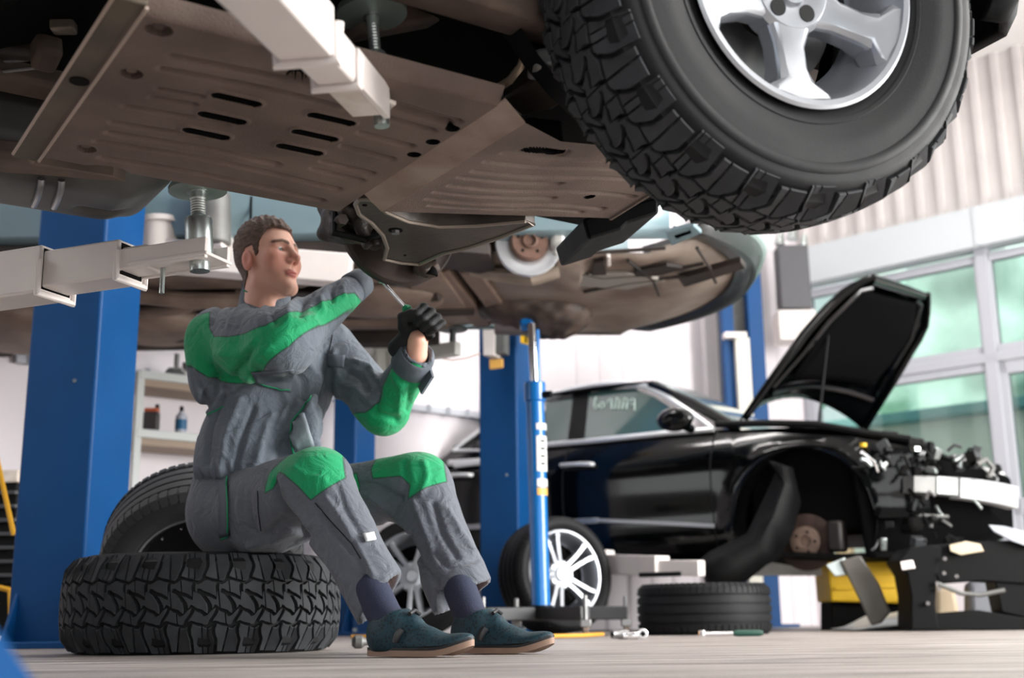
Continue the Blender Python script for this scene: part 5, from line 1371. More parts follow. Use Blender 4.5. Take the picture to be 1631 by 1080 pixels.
# ================================================================== the mechanic
J = {k: np.array(px(*v)) for k, v in {
    'pel': (395, 812, 3.62), 'hipR': (378, 818, 3.55), 'hipL': (445, 812, 3.64), 'kneR': (506, 768, 3.18), 'kneL': (668, 772, 3.42),
    'ankR': (615, 975, 2.99), 'ankL': (745, 975, 3.20), 'belly': (414, 705, 3.57), 'chest': (436, 600, 3.57), 'neck': (420, 492, 3.56),
    'shR': (352, 540, 3.45), 'shL': (522, 554, 3.67), 'elbR': (450, 545, 3.22), 'wriR': (572, 452, 3.43), 'elbL': (612, 650, 3.55), 'wriL': (663, 568, 3.37),
    'head': (428, 414, 3.52)}.items()}
man = thing('person', 'man in grey and green work clothes sitting on a big tyre', 'person', (J['pel'][0], J['pel'][1], 0))
TM = np.array([-J['pel'][0], -J['pel'][1], 0.0])
def unit(v): return np.array(v) / np.linalg.norm(v)
def proj_np(V):
    q = V - np.array([0, 0, CAMH]); d = q @ FW
    return np.stack([815.5 + FPX * (q @ RT) / d, 540 - FPX * (q @ UP) / d], -1)
def seg_dist(p, pts):
    """distance and side of 2-D points to a polyline"""
    best = np.full(len(p), 1e9)
    for a, b in zip(pts[:-1], pts[1:]):
        a = np.array(a, float); b = np.array(b, float); ab = b - a
        t = np.clip(((p - a) @ ab) / (ab @ ab), 0, 1)
        best = np.minimum(best, np.linalg.norm(p - a - t[:, None] * ab, axis=1))
    return best
def poly_sd(p, poly):
    """signed distance to polygon, positive inside"""
    poly = np.array(poly, float); n = len(poly); d = seg_dist(p, list(poly) + [poly[0]])
    ins = np.zeros(len(p), bool)
    for i in range(n):
        a, b = poly[i], poly[(i + 1) % n]
        c = ((a[1] > p[:, 1]) != (b[1] > p[:, 1]))
        with np.errstate(divide='ignore', invalid='ignore'):
            x = (b[0] - a[0]) * (p[:, 1] - a[1]) / (b[1] - a[1] + 1e-12) + a[0]
        ins ^= c & (p[:, 0] < x)
    return np.where(ins, d, -d)
def flat(pts, Y): return [(lambda w: (w[0], w[2]))(px(x, y, Y)) for x, y in pts]    # polyline in the world x-z plane at depth Y
def fold(V, N, pts, Y, width, amp, sel=None):
    """a crease or ridge along a line that lies at depth Y"""
    d = seg_dist(V[:, [0, 2]], flat(pts, Y)); w = width * Y / FPX
    k = 1.5 * amp * np.exp(-(d / w) ** 2) * np.exp(-((V[:, 1] - Y) / 0.16) ** 2)
    if sel is not None: k = k * sel
    return V + N * k[:, None]
def noise_np(V, s, seed=0.0):
    return np.array([noise.noise(Vector((v[0] * s[0] + seed, v[1] * s[1], v[2] * s[2]))) for v in V])

def cloth(name, rgb_a, rgb_b, rgb_line=None):
    m = bpy.data.materials.new(name); m.use_nodes = True
    n = m.node_tree.nodes; l = m.node_tree.links; b = n['Principled BSDF']
    b.inputs['Roughness'].default_value = 0.72; b.inputs['Sheen Weight'].default_value = 0.15
    b.inputs['Specular IOR Level'].default_value = 0.35
    at = n.new('ShaderNodeAttribute'); at.attribute_name = 'zone'
    rp = n.new('ShaderNodeMapRange'); rp.inputs['From Min'].default_value = -0.0012; rp.inputs['From Max'].default_value = 0.0012
    l.new(at.outputs['Fac'], rp.inputs['Value'])
    mx = n.new('ShaderNodeMix'); mx.data_type = 'RGBA'; mx.inputs['A'].default_value = srgb(*rgb_a); mx.inputs['B'].default_value = srgb(*rgb_b)
    l.new(rp.outputs['Result'], mx.inputs['Factor'])
    ab = n.new('ShaderNodeMath'); ab.operation = 'ABSOLUTE'; l.new(at.outputs['Fac'], ab.inputs[0])
    rl = n.new('ShaderNodeMapRange'); rl.inputs['From Min'].default_value = 0.0012; rl.inputs['From Max'].default_value = 0.003; rl.inputs['To Min'].default_value = 0.45; rl.inputs['To Max'].default_value = 1.0
    l.new(ab.outputs[0], rl.inputs['Value'])
    mu = n.new('ShaderNodeMix'); mu.data_type = 'RGBA'; mu.blend_type = 'MULTIPLY'; mu.inputs['Factor'].default_value = 1.0
    l.new(mx.outputs['Result'], mu.inputs['A']); l.new(rl.outputs['Result'], mu.inputs['B'])
    l.new(mu.outputs['Result'], b.inputs['Base Color'])
    tc = n.new('ShaderNodeTexCoord')
    t1 = n.new('ShaderNodeTexNoise'); t1.inputs['Scale'].default_value = 18; t1.inputs['Detail'].default_value = 5; t1.inputs['Distortion'].default_value = 0.8
    t2 = n.new('ShaderNodeTexNoise'); t2.inputs['Scale'].default_value = 420
    l.new(tc.outputs['Object'], t1.inputs['Vector']); l.new(tc.outputs['Object'], t2.inputs['Vector'])
    ad = n.new('ShaderNodeMath'); ad.operation = 'MULTIPLY_ADD'; ad.inputs[1].default_value = 0.08
    l.new(t2.outputs['Fac'], ad.inputs[0]); l.new(t1.outputs['Fac'], ad.inputs[2])
    bp = n.new('ShaderNodeBump'); bp.inputs['Strength'].default_value = 0.75; bp.inputs['Distance'].default_value = 0.02
    l.new(ad.outputs[0], bp.inputs['Height']); l.new(bp.outputs['Normal'], b.inputs['Normal'])
    return m
M_jack = cloth('jacket_cloth', (92, 100, 110), (0, 146, 92))
M_trou = cloth('trouser_cloth', (90, 95, 104), (0, 146, 92))
M_green = mat('green_piping', (0, 132, 88), 0.6)
M_jgrey = mat('pocket_cloth', (86, 93, 103), 0.72, var=0.12, vscale=14, bump=0.3, bscale=24)

# ---- torso frame
tf_ = unit([0.70, -0.72, 0.0]); tup = unit(J['neck'] - J['pel']); tl = unit(np.cross(tup, tf_)); tf_ = np.cross(tl, tup)
TA = np.stack([tl, tf_, tup], 1)
def jacket_sdf(P):
    d = s_ell(P, J['chest'] - tf_ * 0.005, (0.205, 0.135, 0.20), TA)
    d = smin(d, s_ell(P, J['belly'], (0.182, 0.150, 0.15), TA), 0.06)
    d = smin(d, s_ell(P, px(402, 752, 3.585), (0.170, 0.150, 0.06), TA), 0.05)
    d = smin(d, s_cap(P, J['shR'], J['shL'], 0.075, 0.075), 0.06)
    d = smin(d, s_cap(P, J['neck'] - tup * 0.03, J['shR'], 0.062, 0.07), 0.04)
    d = smin(d, s_ell(P, px(492, 678, 3.47), (0.055, 0.05, 0.085)), 0.05)
    # right arm (nearer), wide sleeve that bags below the arm
    a = s_cap(P, J['shR'], J['elbR'], 0.092, 0.086)
    a = smin(a, s_cap(P, J['elbR'], J['wriR'], 0.082, 0.041), 0.05)
    a = smin(a, s_ell(P, px(330, 585, 3.47), (0.055, 0.075, 0.115)), 0.05)
    a = smin(a, s_ell(P, px(395, 560, 3.30), (0.09, 0.07, 0.075)), 0.05)
    d = smin(d, a, 0.03)
    # left arm, raised forearm
    b = s_cap(P, J['shL'], J['elbL'], 0.082, 0.072)
    b = smin(b, s_cap(P, J['elbL'], px(663, 570, 3.375), 0.072, 0.050), 0.045)
    b = smin(b, s_ell(P, px(600, 645, 3.55), (0.075, 0.06, 0.045)), 0.03)
    d = smin(d, b, 0.03)
    # stand collar: ring round the neck
    c0 = J['neck'] - tup * 0.015; c1 = J['neck'] + tup * 0.066 + np.array([0.004, 0, 0])
    col = s_cap(P, c0, c1, 0.080, 0.074); d = smin(d, col, 0.015)
    hole = s_cap(P, c0 + tup * 0.03, c1 + tup * 0.25, 0.066, 0.066); d = smax(d, -hole, 0.006)
    # cuffs are open
    d = smax(d, -s_cap(P, J['wriL'] + unit(J['wriL'] - J['elbL']) * -0.015, J['wriL'] + unit(J['wriL'] - J['elbL']) * 0.15, 0.038), 0.006)
    d = smax(d, -s_cap(P, J['wriR'] + unit(J['wriR'] - J['elbR']) * 0.0, J['wriR'] + unit(J['wriR'] - J['elbR']) * 0.15, 0.031), 0.006)
    return d
V, Q = surf(jacket_sdf, (-1.12, 3.0, 0.36), (-0.18, 3.92, 1.20), 0.0065)
N = normals(V, Q)
dR = s_cap(V, J['shR'], J['elbR'], 0.0); dR2 = s_cap(V, J['elbR'], J['wriR'], 0.0); dL = np.minimum(s_cap(V, J['shL'], J['elbL'], 0.0), s_cap(V, J['elbL'], J['wriL'], 0.0))
armR = np.clip(1.35 - np.minimum(dR, dR2) / 0.10, 0, 1)
V = V + N * (0.006 * noise_np(V, (9, 9, 5), 3.0))[:, None]
N = normals(V, Q)
for pts, Y, w, am in (
    # near sleeve, green part: long diagonal pulls
    (((352, 628), (400, 590), (450, 562), (505, 522)), 3.25, 6, 0.008), (((345, 612), (395, 585), (440, 555)), 3.28, 4, -0.010), (((330, 560), (380, 568), (440, 552), (500, 510)), 3.24, 7, 0.006),
    (((318, 640), (335, 615), (350, 600)), 3.42, 5, -0.012), (((330, 655), (345, 635), (352, 622)), 3.42, 5, 0.010), (((306, 590), (318, 610), (330, 640)), 3.44, 5, -0.008), (((340, 585), (342, 605), (335, 625)), 3.40, 4, -0.008),
    # near sleeve, grey top
    (((352, 478), (346, 500), (345, 525)), 3.40, 5, -0.009), (((372, 480), (366, 505), (368, 535)), 3.38, 4, -0.008), (((392, 488), (384, 510), (380, 535)), 3.36, 5, 0.008), (((410, 495), (398, 520), (395, 540)), 3.34, 4, -0.007), (((430, 500), (426, 515), (432, 540)), 3.30, 5, 0.006),
    (((448, 482), (440, 505), (452, 530)), 3.24, 5, -0.010), (((470, 470), (464, 495), (468, 520)), 3.22, 6, 0.008), (((492, 460), (484, 480), (486, 510)), 3.22, 5, -0.009), (((515, 448), (508, 470), (512, 492)), 3.24, 5, 0.008), (((532, 440), (527, 460), (530, 478)), 3.27, 4, -0.008), (((545, 436), (541, 450), (545, 468)), 3.28, 4, 0.006),
    # body
    (((452, 560), (478, 600), (480, 640), (462, 690)), 3.42, 6, -0.012), (((470, 560), (500, 590), (498, 640)), 3.44, 6, 0.008), (((360, 620), (340, 680), (330, 740)), 3.46, 6, -0.009), (((385, 640), (362, 700), (352, 755)), 3.44, 6, 0.008), (((405, 650), (385, 710), (372, 760)), 3.43, 5, -0.009), (((430, 660), (415, 710), (400, 760)), 3.42, 6, 0.008), (((455, 690), (440, 730), (425, 760)), 3.42, 5, -0.010), (((475, 690), (462, 720), (455, 750)), 3.42, 6, 0.009),
    (((312, 668), (335, 650), (365, 640)), 3.50, 5, -0.006), (((318, 700), (322, 740), (325, 770)), 3.55, 5, 0.007), (((440, 600), (455, 640), (440, 680)), 3.42, 5, 0.006), (((505, 640), (520, 670), (515, 700)), 3.46, 6, -0.010), (((530, 560), (540, 600), (528, 640)), 3.54, 6, 0.008),
    # far arm
    (((555, 590), (575, 600), (588, 625)), 3.52, 5, -0.011), (((545, 610), (570, 620), (590, 645)), 3.52, 5, 0.009), (((560, 570), (585, 580), (598, 600)), 3.50, 4, 0.009), (((600, 610), (606, 630), (600, 655)), 3.48, 4, -0.008), (((628, 600), (640, 620), (632, 650)), 3.42, 5, 0.006), (((648, 600), (655, 615), (645, 645)), 3.40, 4, -0.007), (((575, 640), (600, 660), (630, 668)), 3.48, 5, -0.006)):
    V = fold(V, N, pts, Y, w, am)
# gathers at the waistband
pj = proj_np(V); ga = np.exp(-((V[:, 2] - px(380, 762, 3.5)[2]) / 0.03) ** 2)
ang = np.arctan2((V - J['belly']) @ tl, (V - J['belly']) @ tf_)
V = V + N * (0.005 * ga * np.sin(ang * 34 + 2 * np.sin(V[:, 2] * 60)))[:, None]
# colour zones: green lower half of both sleeves and the back of the shoulder
xz = V[:, [0, 2]]
gR = poly_sd(xz, flat(((326, 488), (331, 520), (345, 540), (372, 548), (410, 549), (445, 544), (480, 522), (512, 497), (540, 474), (562, 462), (572, 470), (540, 510), (480, 575), (400, 625), (350, 675), (270, 660), (270, 500)), 3.32))
gR = np.minimum(gR, 0.125 - np.minimum(dR, dR2)); gR = np.minimum(gR, 3.60 - V[:, 1])
gL = poly_sd(xz, flat(((604, 640), (612, 618), (626, 596), (640, 588), (672, 594), (684, 600), (668, 650), (630, 690), (560, 690), (520, 672), (540, 650), (580, 655)), 3.46)); gL = np.minimum(gL, 0.12 - dL)
me = mesh_np('jacket', V + TM, Q); vattr(me, 'zone', np.maximum(gR, gL))
jk = finish('jacket', me, M_jack, man, smooth=180)
jk['label'] = 'grey work jacket with green sleeve panels'
bvhJ = BVHTree.FromPolygons((V).tolist(), Q.tolist())
def drape(bvh, x, y, off=0.002):
    """point on the clothing surface met along a sight line"""
    d = Vector(FW + (x - 815.5) / FPX * RT - (y - 540.0) / FPX * UP).normalized()
    hit = bvh.ray_cast(Vector((0, 0, CAMH)), d)
    if hit[0] is None: return None
    return hit[0] + hit[1] * off
def drape_line(bvh, pts, r, name, m_, parent, step=4.0, off=0.0015):
    P = []
    for (xa, ya), (xb, yb) in zip(pts[:-1], pts[1:]):
        n_ = max(1, int(math.hypot(xb - xa, yb - ya) / step))
        for i in range(n_ + (1 if (xb, yb) == pts[-1] else 0)):
            h_ = drape(bvh, xa + (xb - xa) * i / n_, ya + (yb - ya) * i / n_, off)
            if h_ is not None: P.append(h_)
    runs = [[P[0]]] if P else []
    for p in P[1:]:
        if (p - runs[-1][-1]).length < 0.035: runs[-1].append(p)
        else: runs.append([p])
    P = max(runs, key=len) if runs else []
    if len(P) > 1:
        k = MB(Matrix.Translation(Vector(TM))); k.tube(P, r, n=6); return k.build(name, m_, parent)
def drape_patch(bvh, quad, name, m_, parent, nx=10, ny=8, off=0.006, solid=0.006):
    rows = []
    (a, b, c, d) = quad
    for i in range(ny + 1):
        t = i / ny; row = []
        for j in range(nx + 1):
            s = j / nx
            x = (a[0] * (1 - s) + b[0] * s) * (1 - t) + (d[0] * (1 - s) + c[0] * s) * t
            y = (a[1] * (1 - s) + b[1] * s) * (1 - t) + (d[1] * (1 - s) + c[1] * s) * t
            row.append(drape(bvh, x, y, off))
        rows.append(row)
    if any(p is None for r_ in rows for p in r_): return None
    # even out the depth so that the patch lies like cloth
    for _ in range(2):
        new = [[p.copy() for p in r_] for r_ in rows]
        for i in range(1, ny):
            for j in range(1, nx): new[i][j] = (rows[i - 1][j] + rows[i + 1][j] + rows[i][j - 1] + rows[i][j + 1] + rows[i][j] * 2) / 6
        rows = new
    k = MB(Matrix.Translation(Vector(TM))); k.grid([[tuple(p) for p in r_] for r_ in rows]); return k.build(name, m_, parent, smooth=60, solid=solid)
drape_line(bvhJ, ((520, 535), (512, 570), (505, 605), (494, 635), (478, 655), (464, 672), (462, 695), (468, 722)), 0.0026, 'placket_piping', M_green, jk)
drape_line(bvhJ, ((531, 528), (524, 570), (516, 605), (506, 640)), 0.0014, 'placket_seam', M_jgrey, jk)
drape_patch(bvhJ, ((400, 592), (468, 588), (462, 626), (410, 612)), 'chest_pocket_flap', M_jgrey, jk, 10, 8, 0.003, 0.004)
drape_line(bvhJ, ((398, 598), (408, 610), (432, 617), (458, 622)), 0.002, 'pocket_piping', M_green, jk, off=0.009)
drape_patch(bvhJ, ((522, 564), (550, 567), (548, 586), (522, 584)), 'chest_pocket_flap', M_jgrey, jk, 6, 5, 0.003, 0.004)
drape_patch(bvhJ, ((524, 590), (546, 590), (545, 642), (530, 630)), 'chest_pocket', M_jgrey, jk, 6, 8, 0.003, 0.004)
drape_line(bvhJ, ((528, 632), (545, 643)), 0.002, 'pocket_piping', M_green, jk, off=0.009)
drape_line(bvhJ, ((308, 670), (330, 660), (356, 648)), 0.0024, 'side_piping', M_green, jk)
drape_line(bvhJ, ((355, 692), (385, 680), (415, 668), (440, 655)), 0.0012, 'pocket_stitch', M_jgrey, jk)
drape_patch(bvhJ, ((466, 672), (486, 660), (500, 708), (470, 714)), 'jacket_placket', mat('placket_pale', (128, 138, 146), 0.6, var=0.15, vscale=18, bump=0.4, bscale=30), jk, 6, 8, 0.012, 0.008)
drape_line(bvhJ, ((389, 463), (408, 470), (422, 482), (432, 496)), 0.0028, 'collar_piping', M_green, jk, off=0.002)
# cuff flap on the raised forearm
k = MB(Matrix.Translation(Vector(TM))); ax = unit(J['wriL'] - J['elbL']); Fc = frame(J['wriL'] - ax * 0.050, ax)
k.M = k.M @ Fc; k.lathe([(0.0, 0.056), (0.004, 0.059), (0.055, 0.054), (0.060, 0.050), (0.058, 0.044)], n=40); k.build('cuff', M_jgrey, jk, smooth=60)
k = MB(Matrix.Translation(Vector(TM))); ax2 = unit(J['wriR'] - J['elbR']); k.M = k.M @ frame(J['wriR'] - ax2 * 0.035, ax2); k.lathe([(0.0, 0.044), (0.004, 0.047), (0.048, 0.043), (0.052, 0.040), (0.050, 0.034), (0.02, 0.032)], n=40); k.build('cuff', M_jgrey, jk, smooth=60)
k = MB(Matrix.Translation(Vector(TM))); k.add([tuple(px(x, y, d)) for x, y, d in ((680, 566, 3.38), (690, 600, 3.37), (672, 628, 3.40), (665, 610, 3.42), (674, 585, 3.40))], [(0, 1, 2, 3, 4)]); k.build('cuff_tab', M_jgrey, jk, smooth=0, solid=0.008)

# ---- trousers
def trouser_sdf(P):
    R1 = unit(J['ankR'] - J['kneR']); R2 = unit(J['ankL'] - J['kneL'])
    d = s_ell(P, J['pel'] + np.array([0.02, 0, 0.0]), (0.19, 0.17, 0.13))
    d = smin(d, s_ell(P, px(360, 828, 3.62), (0.10, 0.13, 0.11)), 0.05)
    d = smin(d, s_cap(P, px(392, 765, 3.6), J['pel'], 0.15, 0.15), 0.05)
    r = s_cap(P, J['hipR'], J['kneR'], 0.118, 0.088)
    r = smin(r, s_cap(P, J['kneR'], J['ankR'] + R1 * 0.02, 0.084, 0.074), 0.035)
    r = smin(r, s_cap(P, px(420, 850, 3.45), px(470, 800, 3.28), 0.075, 0.06), 0.04)
    l = s_cap(P, J['hipL'], J['kneL'], 0.105, 0.088)
    l = smin(l, s_cap(P, J['kneL'], J['ankL'] - R2 * 0.03, 0.084, 0.080), 0.035)
    l = smin(l, s_cap(P, J['ankL'] - R2 * 0.12, J['ankL'] - R2 * 0.02, 0.088, 0.086), 0.008)       # turned up cuff
    d = smin(d, r, 0.04); d = smin(d, l, 0.04)
    d = smax(d, -s_cap(P, J['ankR'] - R1 * 0.06, J['ankR'] + R1 * 0.2, 0.064, 0.068), 0.006)
    d = smax(d, -s_cap(P, J['ankL'] - R2 * 0.12, J['ankL'] + R2 * 0.2, 0.074, 0.078), 0.006)
    # hems cut square
    cR = np.array(px(607, 946, 2.99)); nR = unit([0.80, -0.1, -0.57])
    d = np.maximum(d, np.where(s_cap(P, J['ankR'], J['ankR'] + R1 * 0.1, 0.0) < 0.22, (P - cR) @ nR, -1))
    cL = np.array(px(758, 936, 3.20)); nL = unit([0.52, -0.1, -0.84])
    d = np.maximum(d, np.where(s_cap(P, J['ankL'], J['ankL'] + R2 * 0.1, 0.0) < 0.22, (P - cL) @ nL, -1))
    d = np.maximum(d, 0.274 - P[..., 2] - np.where(P[..., 1] - 0.9 * P[..., 0] > 3.85, 0.0, 10.0))     # sits flat on the tyre
    return d
V, Q = surf(trouser_sdf, (-1.08, 2.84, 0.03), (0.02, 3.95, 0.62), 0.0065)
N = normals(V, Q)
V = V + N * (0.005 * noise_np(V, (8, 8, 8), 9.0))[:, None]
for pts, Y, w, am in (
    (((370, 780), (362, 820), (368, 855)), 3.45, 4, -0.006), (((395, 780), (392, 820), (398, 850)), 3.42, 5, 0.005), (((415, 795), (414, 820), (415, 848)), 3.40, 4, -0.006), (((440, 770), (448, 800), (470, 830), (500, 860)), 3.20, 5, -0.012), (((455, 765), (470, 800), (500, 840)), 3.16, 5, 0.009), (((430, 850), (460, 830), (490, 845)), 3.32, 6, -0.010), (((400, 870), (440, 862), (480, 850)), 3.40, 6, 0.008),
    (((500, 800), (530, 840), (565, 880)), 3.05, 4, -0.007), (((515, 790), (545, 830), (575, 880), (600, 920)), 3.02, 5, 0.006), (((535, 770), (550, 810), (575, 850)), 3.04, 4, -0.005), (((480, 850), (520, 890), (560, 930)), 3.08, 5, 0.006), (((560, 860), (580, 900), (590, 940)), 2.98, 4, -0.006), (((470, 745), (490, 760), (520, 765)), 3.12, 4, 0.004),
    (((560, 770), (600, 775), (640, 800)), 3.40, 6, -0.010), (((590, 790), (625, 815), (650, 850)), 3.38, 6, 0.010), (((610, 830), (640, 850), (660, 890)), 3.36, 5, -0.010), (((660, 800), (680, 850), (700, 900)), 3.30, 5, 0.008), (((690, 800), (705, 850), (730, 890)), 3.26, 5, -0.008), (((712, 810), (735, 850), (755, 880)), 3.24, 5, 0.006), (((650, 850), (670, 900), (700, 930)), 3.28, 5, -0.008), (((690, 880), (715, 905), (760, 890)), 3.20, 4, -0.006), (((645, 740), (650, 770), (638, 800)), 3.36, 5, -0.006), (((675, 735), (682, 760), (672, 790)), 3.34, 5, 0.005)):
    V = fold(V, N, pts, Y, w, am)
xz = V[:, [0, 2]]
kR = poly_sd(xz, flat(((412, 782), (420, 748), (440, 730), (470, 700), (540, 700), (548, 740), (553, 764), (528, 782), (502, 801), (480, 778), (455, 757), (441, 750), (430, 776)), 3.14)); kR = np.minimum(kR, 0.26 - np.linalg.norm(V - J['kneR'], axis=1))
kL = poly_sd(xz, flat(((588, 745), (600, 700), (700, 700), (712, 768), (680, 780), (652, 798), (655, 775), (640, 760), (592, 760)), 3.36)); kL = np.minimum(kL, 0.22 - np.linalg.norm(V - J['kneL'], axis=1)); kL = np.minimum(kL, V[:, 1] - 3.24)
me = mesh_np('trousers', V + TM, Q); vattr(me, 'zone', np.maximum(kR, kL))
tr_ = finish('trousers', me, M_trou, man, smooth=180); tr_['label'] = 'grey work trousers with green knee patches'
bvhT = BVHTree.FromPolygons(V.tolist(), Q.tolist())
drape_patch(bvhT, ((352, 768), (364, 762), (366, 852), (352, 854)), 'thigh_pocket_flap', M_jgrey, tr_, 4, 12, 0.006, 0.006)
drape_line(bvhT, ((364, 762), (366, 800), (366, 853), (354, 856)), 0.0022, 'pocket_piping', M_green, tr_, off=0.008)
drape_line(bvhT, ((502, 801), (530, 833), (560, 866), (575, 890)), 0.0012, 'leg_seam', M_black, tr_)
drape_line(bvhT, ((411, 782), (412, 815), (416, 845)), 0.0012, 'leg_seam', M_black, tr_)
drape_patch(bvhT, ((578, 853), (593, 850), (597, 862), (582, 865)), 'reflective_tab', mat('tab_white', (206, 208, 210), 0.5), tr_, 4, 6, 0.006, 0.005)
k = MB(Matrix.Translation(Vector(TM))); R2 = unit(J['ankL'] - J['kneL'])

# ---- shoes and socks
M_shoe = bpy.data.materials.new('shoe_knit'); M_shoe.use_nodes = True
_n = M_shoe.node_tree.nodes; _l = M_shoe.node_tree.links; _b = _n['Principled BSDF']
_b.inputs['Roughness'].default_value = 0.6
_tc = _n.new('ShaderNodeTexCoord'); _v = _n.new('ShaderNodeTexVoronoi'); _v.inputs['Scale'].default_value = 130
_l.new(_tc.outputs['Object'], _v.inputs['Vector'])
_r = _n.new('ShaderNodeValToRGB'); _r.color_ramp.elements[0].color = srgb(5, 15, 20); _r.color_ramp.elements[1].color = srgb(16, 52, 63); _r.color_ramp.elements[0].position = 0.12; _r.color_ramp.elements[1].position = 0.5
_l.new(_v.outputs['Distance'], _r.inputs['Fac']); _l.new(_r.outputs['Color'], _b.inputs['Base Color'])
_bp = _n.new('ShaderNodeBump'); _bp.inputs['Strength'].default_value = 0.2; _bp.inputs['Distance'].default_value = 0.002; _l.new(_v.outputs['Distance'], _bp.inputs['Height']); _l.new(_bp.outputs['Normal'], _b.inputs['Normal'])
M_sole = mat('sole_tan', (150, 122, 104), 0.6, var=0.15); M_welt = mat('shoe_welt', (22, 22, 26), 0.5); M_sock = mat('sock_navy', (38, 44, 66), 0.85, bump=0.2, bscale=300)
def shoe(side_, heel, toe, ank, lab):
    heel = np.array(heel); toe = np.array(toe); L = np.linalg.norm(toe - heel)
    fx = unit([toe[0] - heel[0], toe[1] - heel[1], 0]); fz = np.array([0, 0, 1.0]); fy = np.cross(fz, fx)
    A = np.stack([fx, fy, fz], 1)
    def up(P):
        q = (P - np.array([heel[0], heel[1], 0])) @ A
        q = q * np.array([1, 1, 1.13])
        lift = 0.020 * np.clip((q[..., 0] - 0.72 * L) / (0.28 * L), 0, 1) ** 1.5
        q = q - np.stack([0 * lift, 0 * lift, lift], -1)
        d = s_ell(q, (0.055, 0, 0.055), (0.058, 0.037, 0.062))
        d = smin(d, s_ell(q, (0.120, 0, 0.044), (0.080, 0.039, 0.044)), 0.03)
        d = smin(d, s_ell(q, (L - 0.085, 0.003, 0.030), (0.085, 0.042, 0.028)), 0.03)
        d = smin(d, s_cap(q, (0.06, 0, 0.07), (0.075, 0, 0.10), 0.040, 0.040), 0.03)
        d = smin(d, s_cap(q, (0.10, 0, 0.085), (0.125, 0, 0.085), 0.026, 0.022), 0.02)
        d = smax(d, 0.014 - q[..., 2], 0.004)
        d = smax(d, -s_cap(q, (0.062, 0, 0.11), (0.07, 0, 0.2), 0.038, 0.042), 0.008)
        return d
    lo = np.minimum(heel, toe) - 0.08; hi = np.maximum(heel, toe) + 0.08; lo[2] = 0.0; hi[2] = 0.16
    V, Q = surf(up, lo, hi, 0.004)
    o = finish('shoe', mesh_np('shoe', V + TM, Q), M_shoe, man, smooth=180); o['label'] = lab
    # sole: outline swept, curling up at the toe
    def outline(k_):
        pts = []
        for i in range(40):
            a = 2 * math.pi * i / 40; c, s = math.cos(a), math.sin(a)
            x = L * 0.5 + c * L * 0.515; w = (0.040 + 0.008 * math.sin((x / L - 0.35) * 3)) * k_
            y = s * w * (1 - 0.12 * c * c); 
            pts.append((x, y))
        return pts
    for nm, z0, z1, k_, m_ in (('sole', 0.002, 0.016, 1.0, M_sole), ('welt', 0.016, 0.022, 1.02, M_welt)):
        b = MB(Matrix.Translation(Vector(TM))); pl = outline(k_); n_ = len(pl); vs = []
        for zz_ in (z0, z1):
            for x, y in pl:
                lf = 0.022 * max(0, (x - 0.72 * L) / (0.28 * L)) ** 1.5
                w = np.array([heel[0], heel[1], 0]) + A @ np.array([x, y, zz_ + lf]); vs.append(tuple(w))
        b.add(vs, [tuple(range(n_ - 1, -1, -1)), tuple(range(n_, 2 * n_))] + [(i, (i + 1) % n_, (i + 1) % n_ + n_, i + n_) for i in range(n_)]); b.build(nm, m_, o, smooth=40)
    # elastic gore on the side and tongue loop
    b = MB(Matrix.Translation(Vector(TM)))
    top_ = np.array([heel[0], heel[1], 0]) + A @ np.array([0.115, -0.036, 0.062]); bot_ = np.array([heel[0], heel[1], 0]) + A @ np.array([0.105, -0.043, 0.035])
    b.tube([tuple(top_), tuple((top_ + bot_) / 2 + A @ np.array([0, -0.004, 0])), tuple(bot_)], 0.009, n=8); b.build('elastic_gore', M_welt, o)
    b = MB(Matrix.Translation(Vector(TM))); c0 = np.array([heel[0], heel[1], 0]) + A @ np.array([0.128, 0, 0.105]); b.tube([tuple(c0 + A @ np.array([0, -0.02, -0.008])), tuple(c0), tuple(c0 + A @ np.array([0, 0.02, -0.008]))], 0.005, n=8); b.build('tongue_edge', M_welt, o)
    # sock
    kn_ = J['kneR'] if side_ == 'R' else J['kneL']; an = np.array([heel[0], heel[1], 0]) + A @ np.array([0.065, 0, 0.06]); sh_ = an + unit(kn_ - an) * 0.13
    def sk(P):
        d = s_cap(P, an, sh_, 0.040, 0.043); d = smin(d, s_cap(P, an + np.array([0, 0, 0.01]), an + A @ np.array([0.06, 0, 0.006]), 0.036, 0.028), 0.02); return d
    V, Q = surf(sk, np.minimum(an, sh_) - 0.11, np.maximum(an, sh_) + 0.11, 0.006)
    finish('sock', mesh_np('sock', V + TM, Q), M_sock, man, smooth=180)
shoe('R', px(588, 1042, 2.94) * 1.0, px(752, 1040, 2.80), J['ankR'], 'dark teal slip-on shoe, nearer one')
shoe('L', px(722, 1036, 3.12), px(880, 1034, 2.98), J['ankL'], 'dark teal slip-on shoe, farther one')

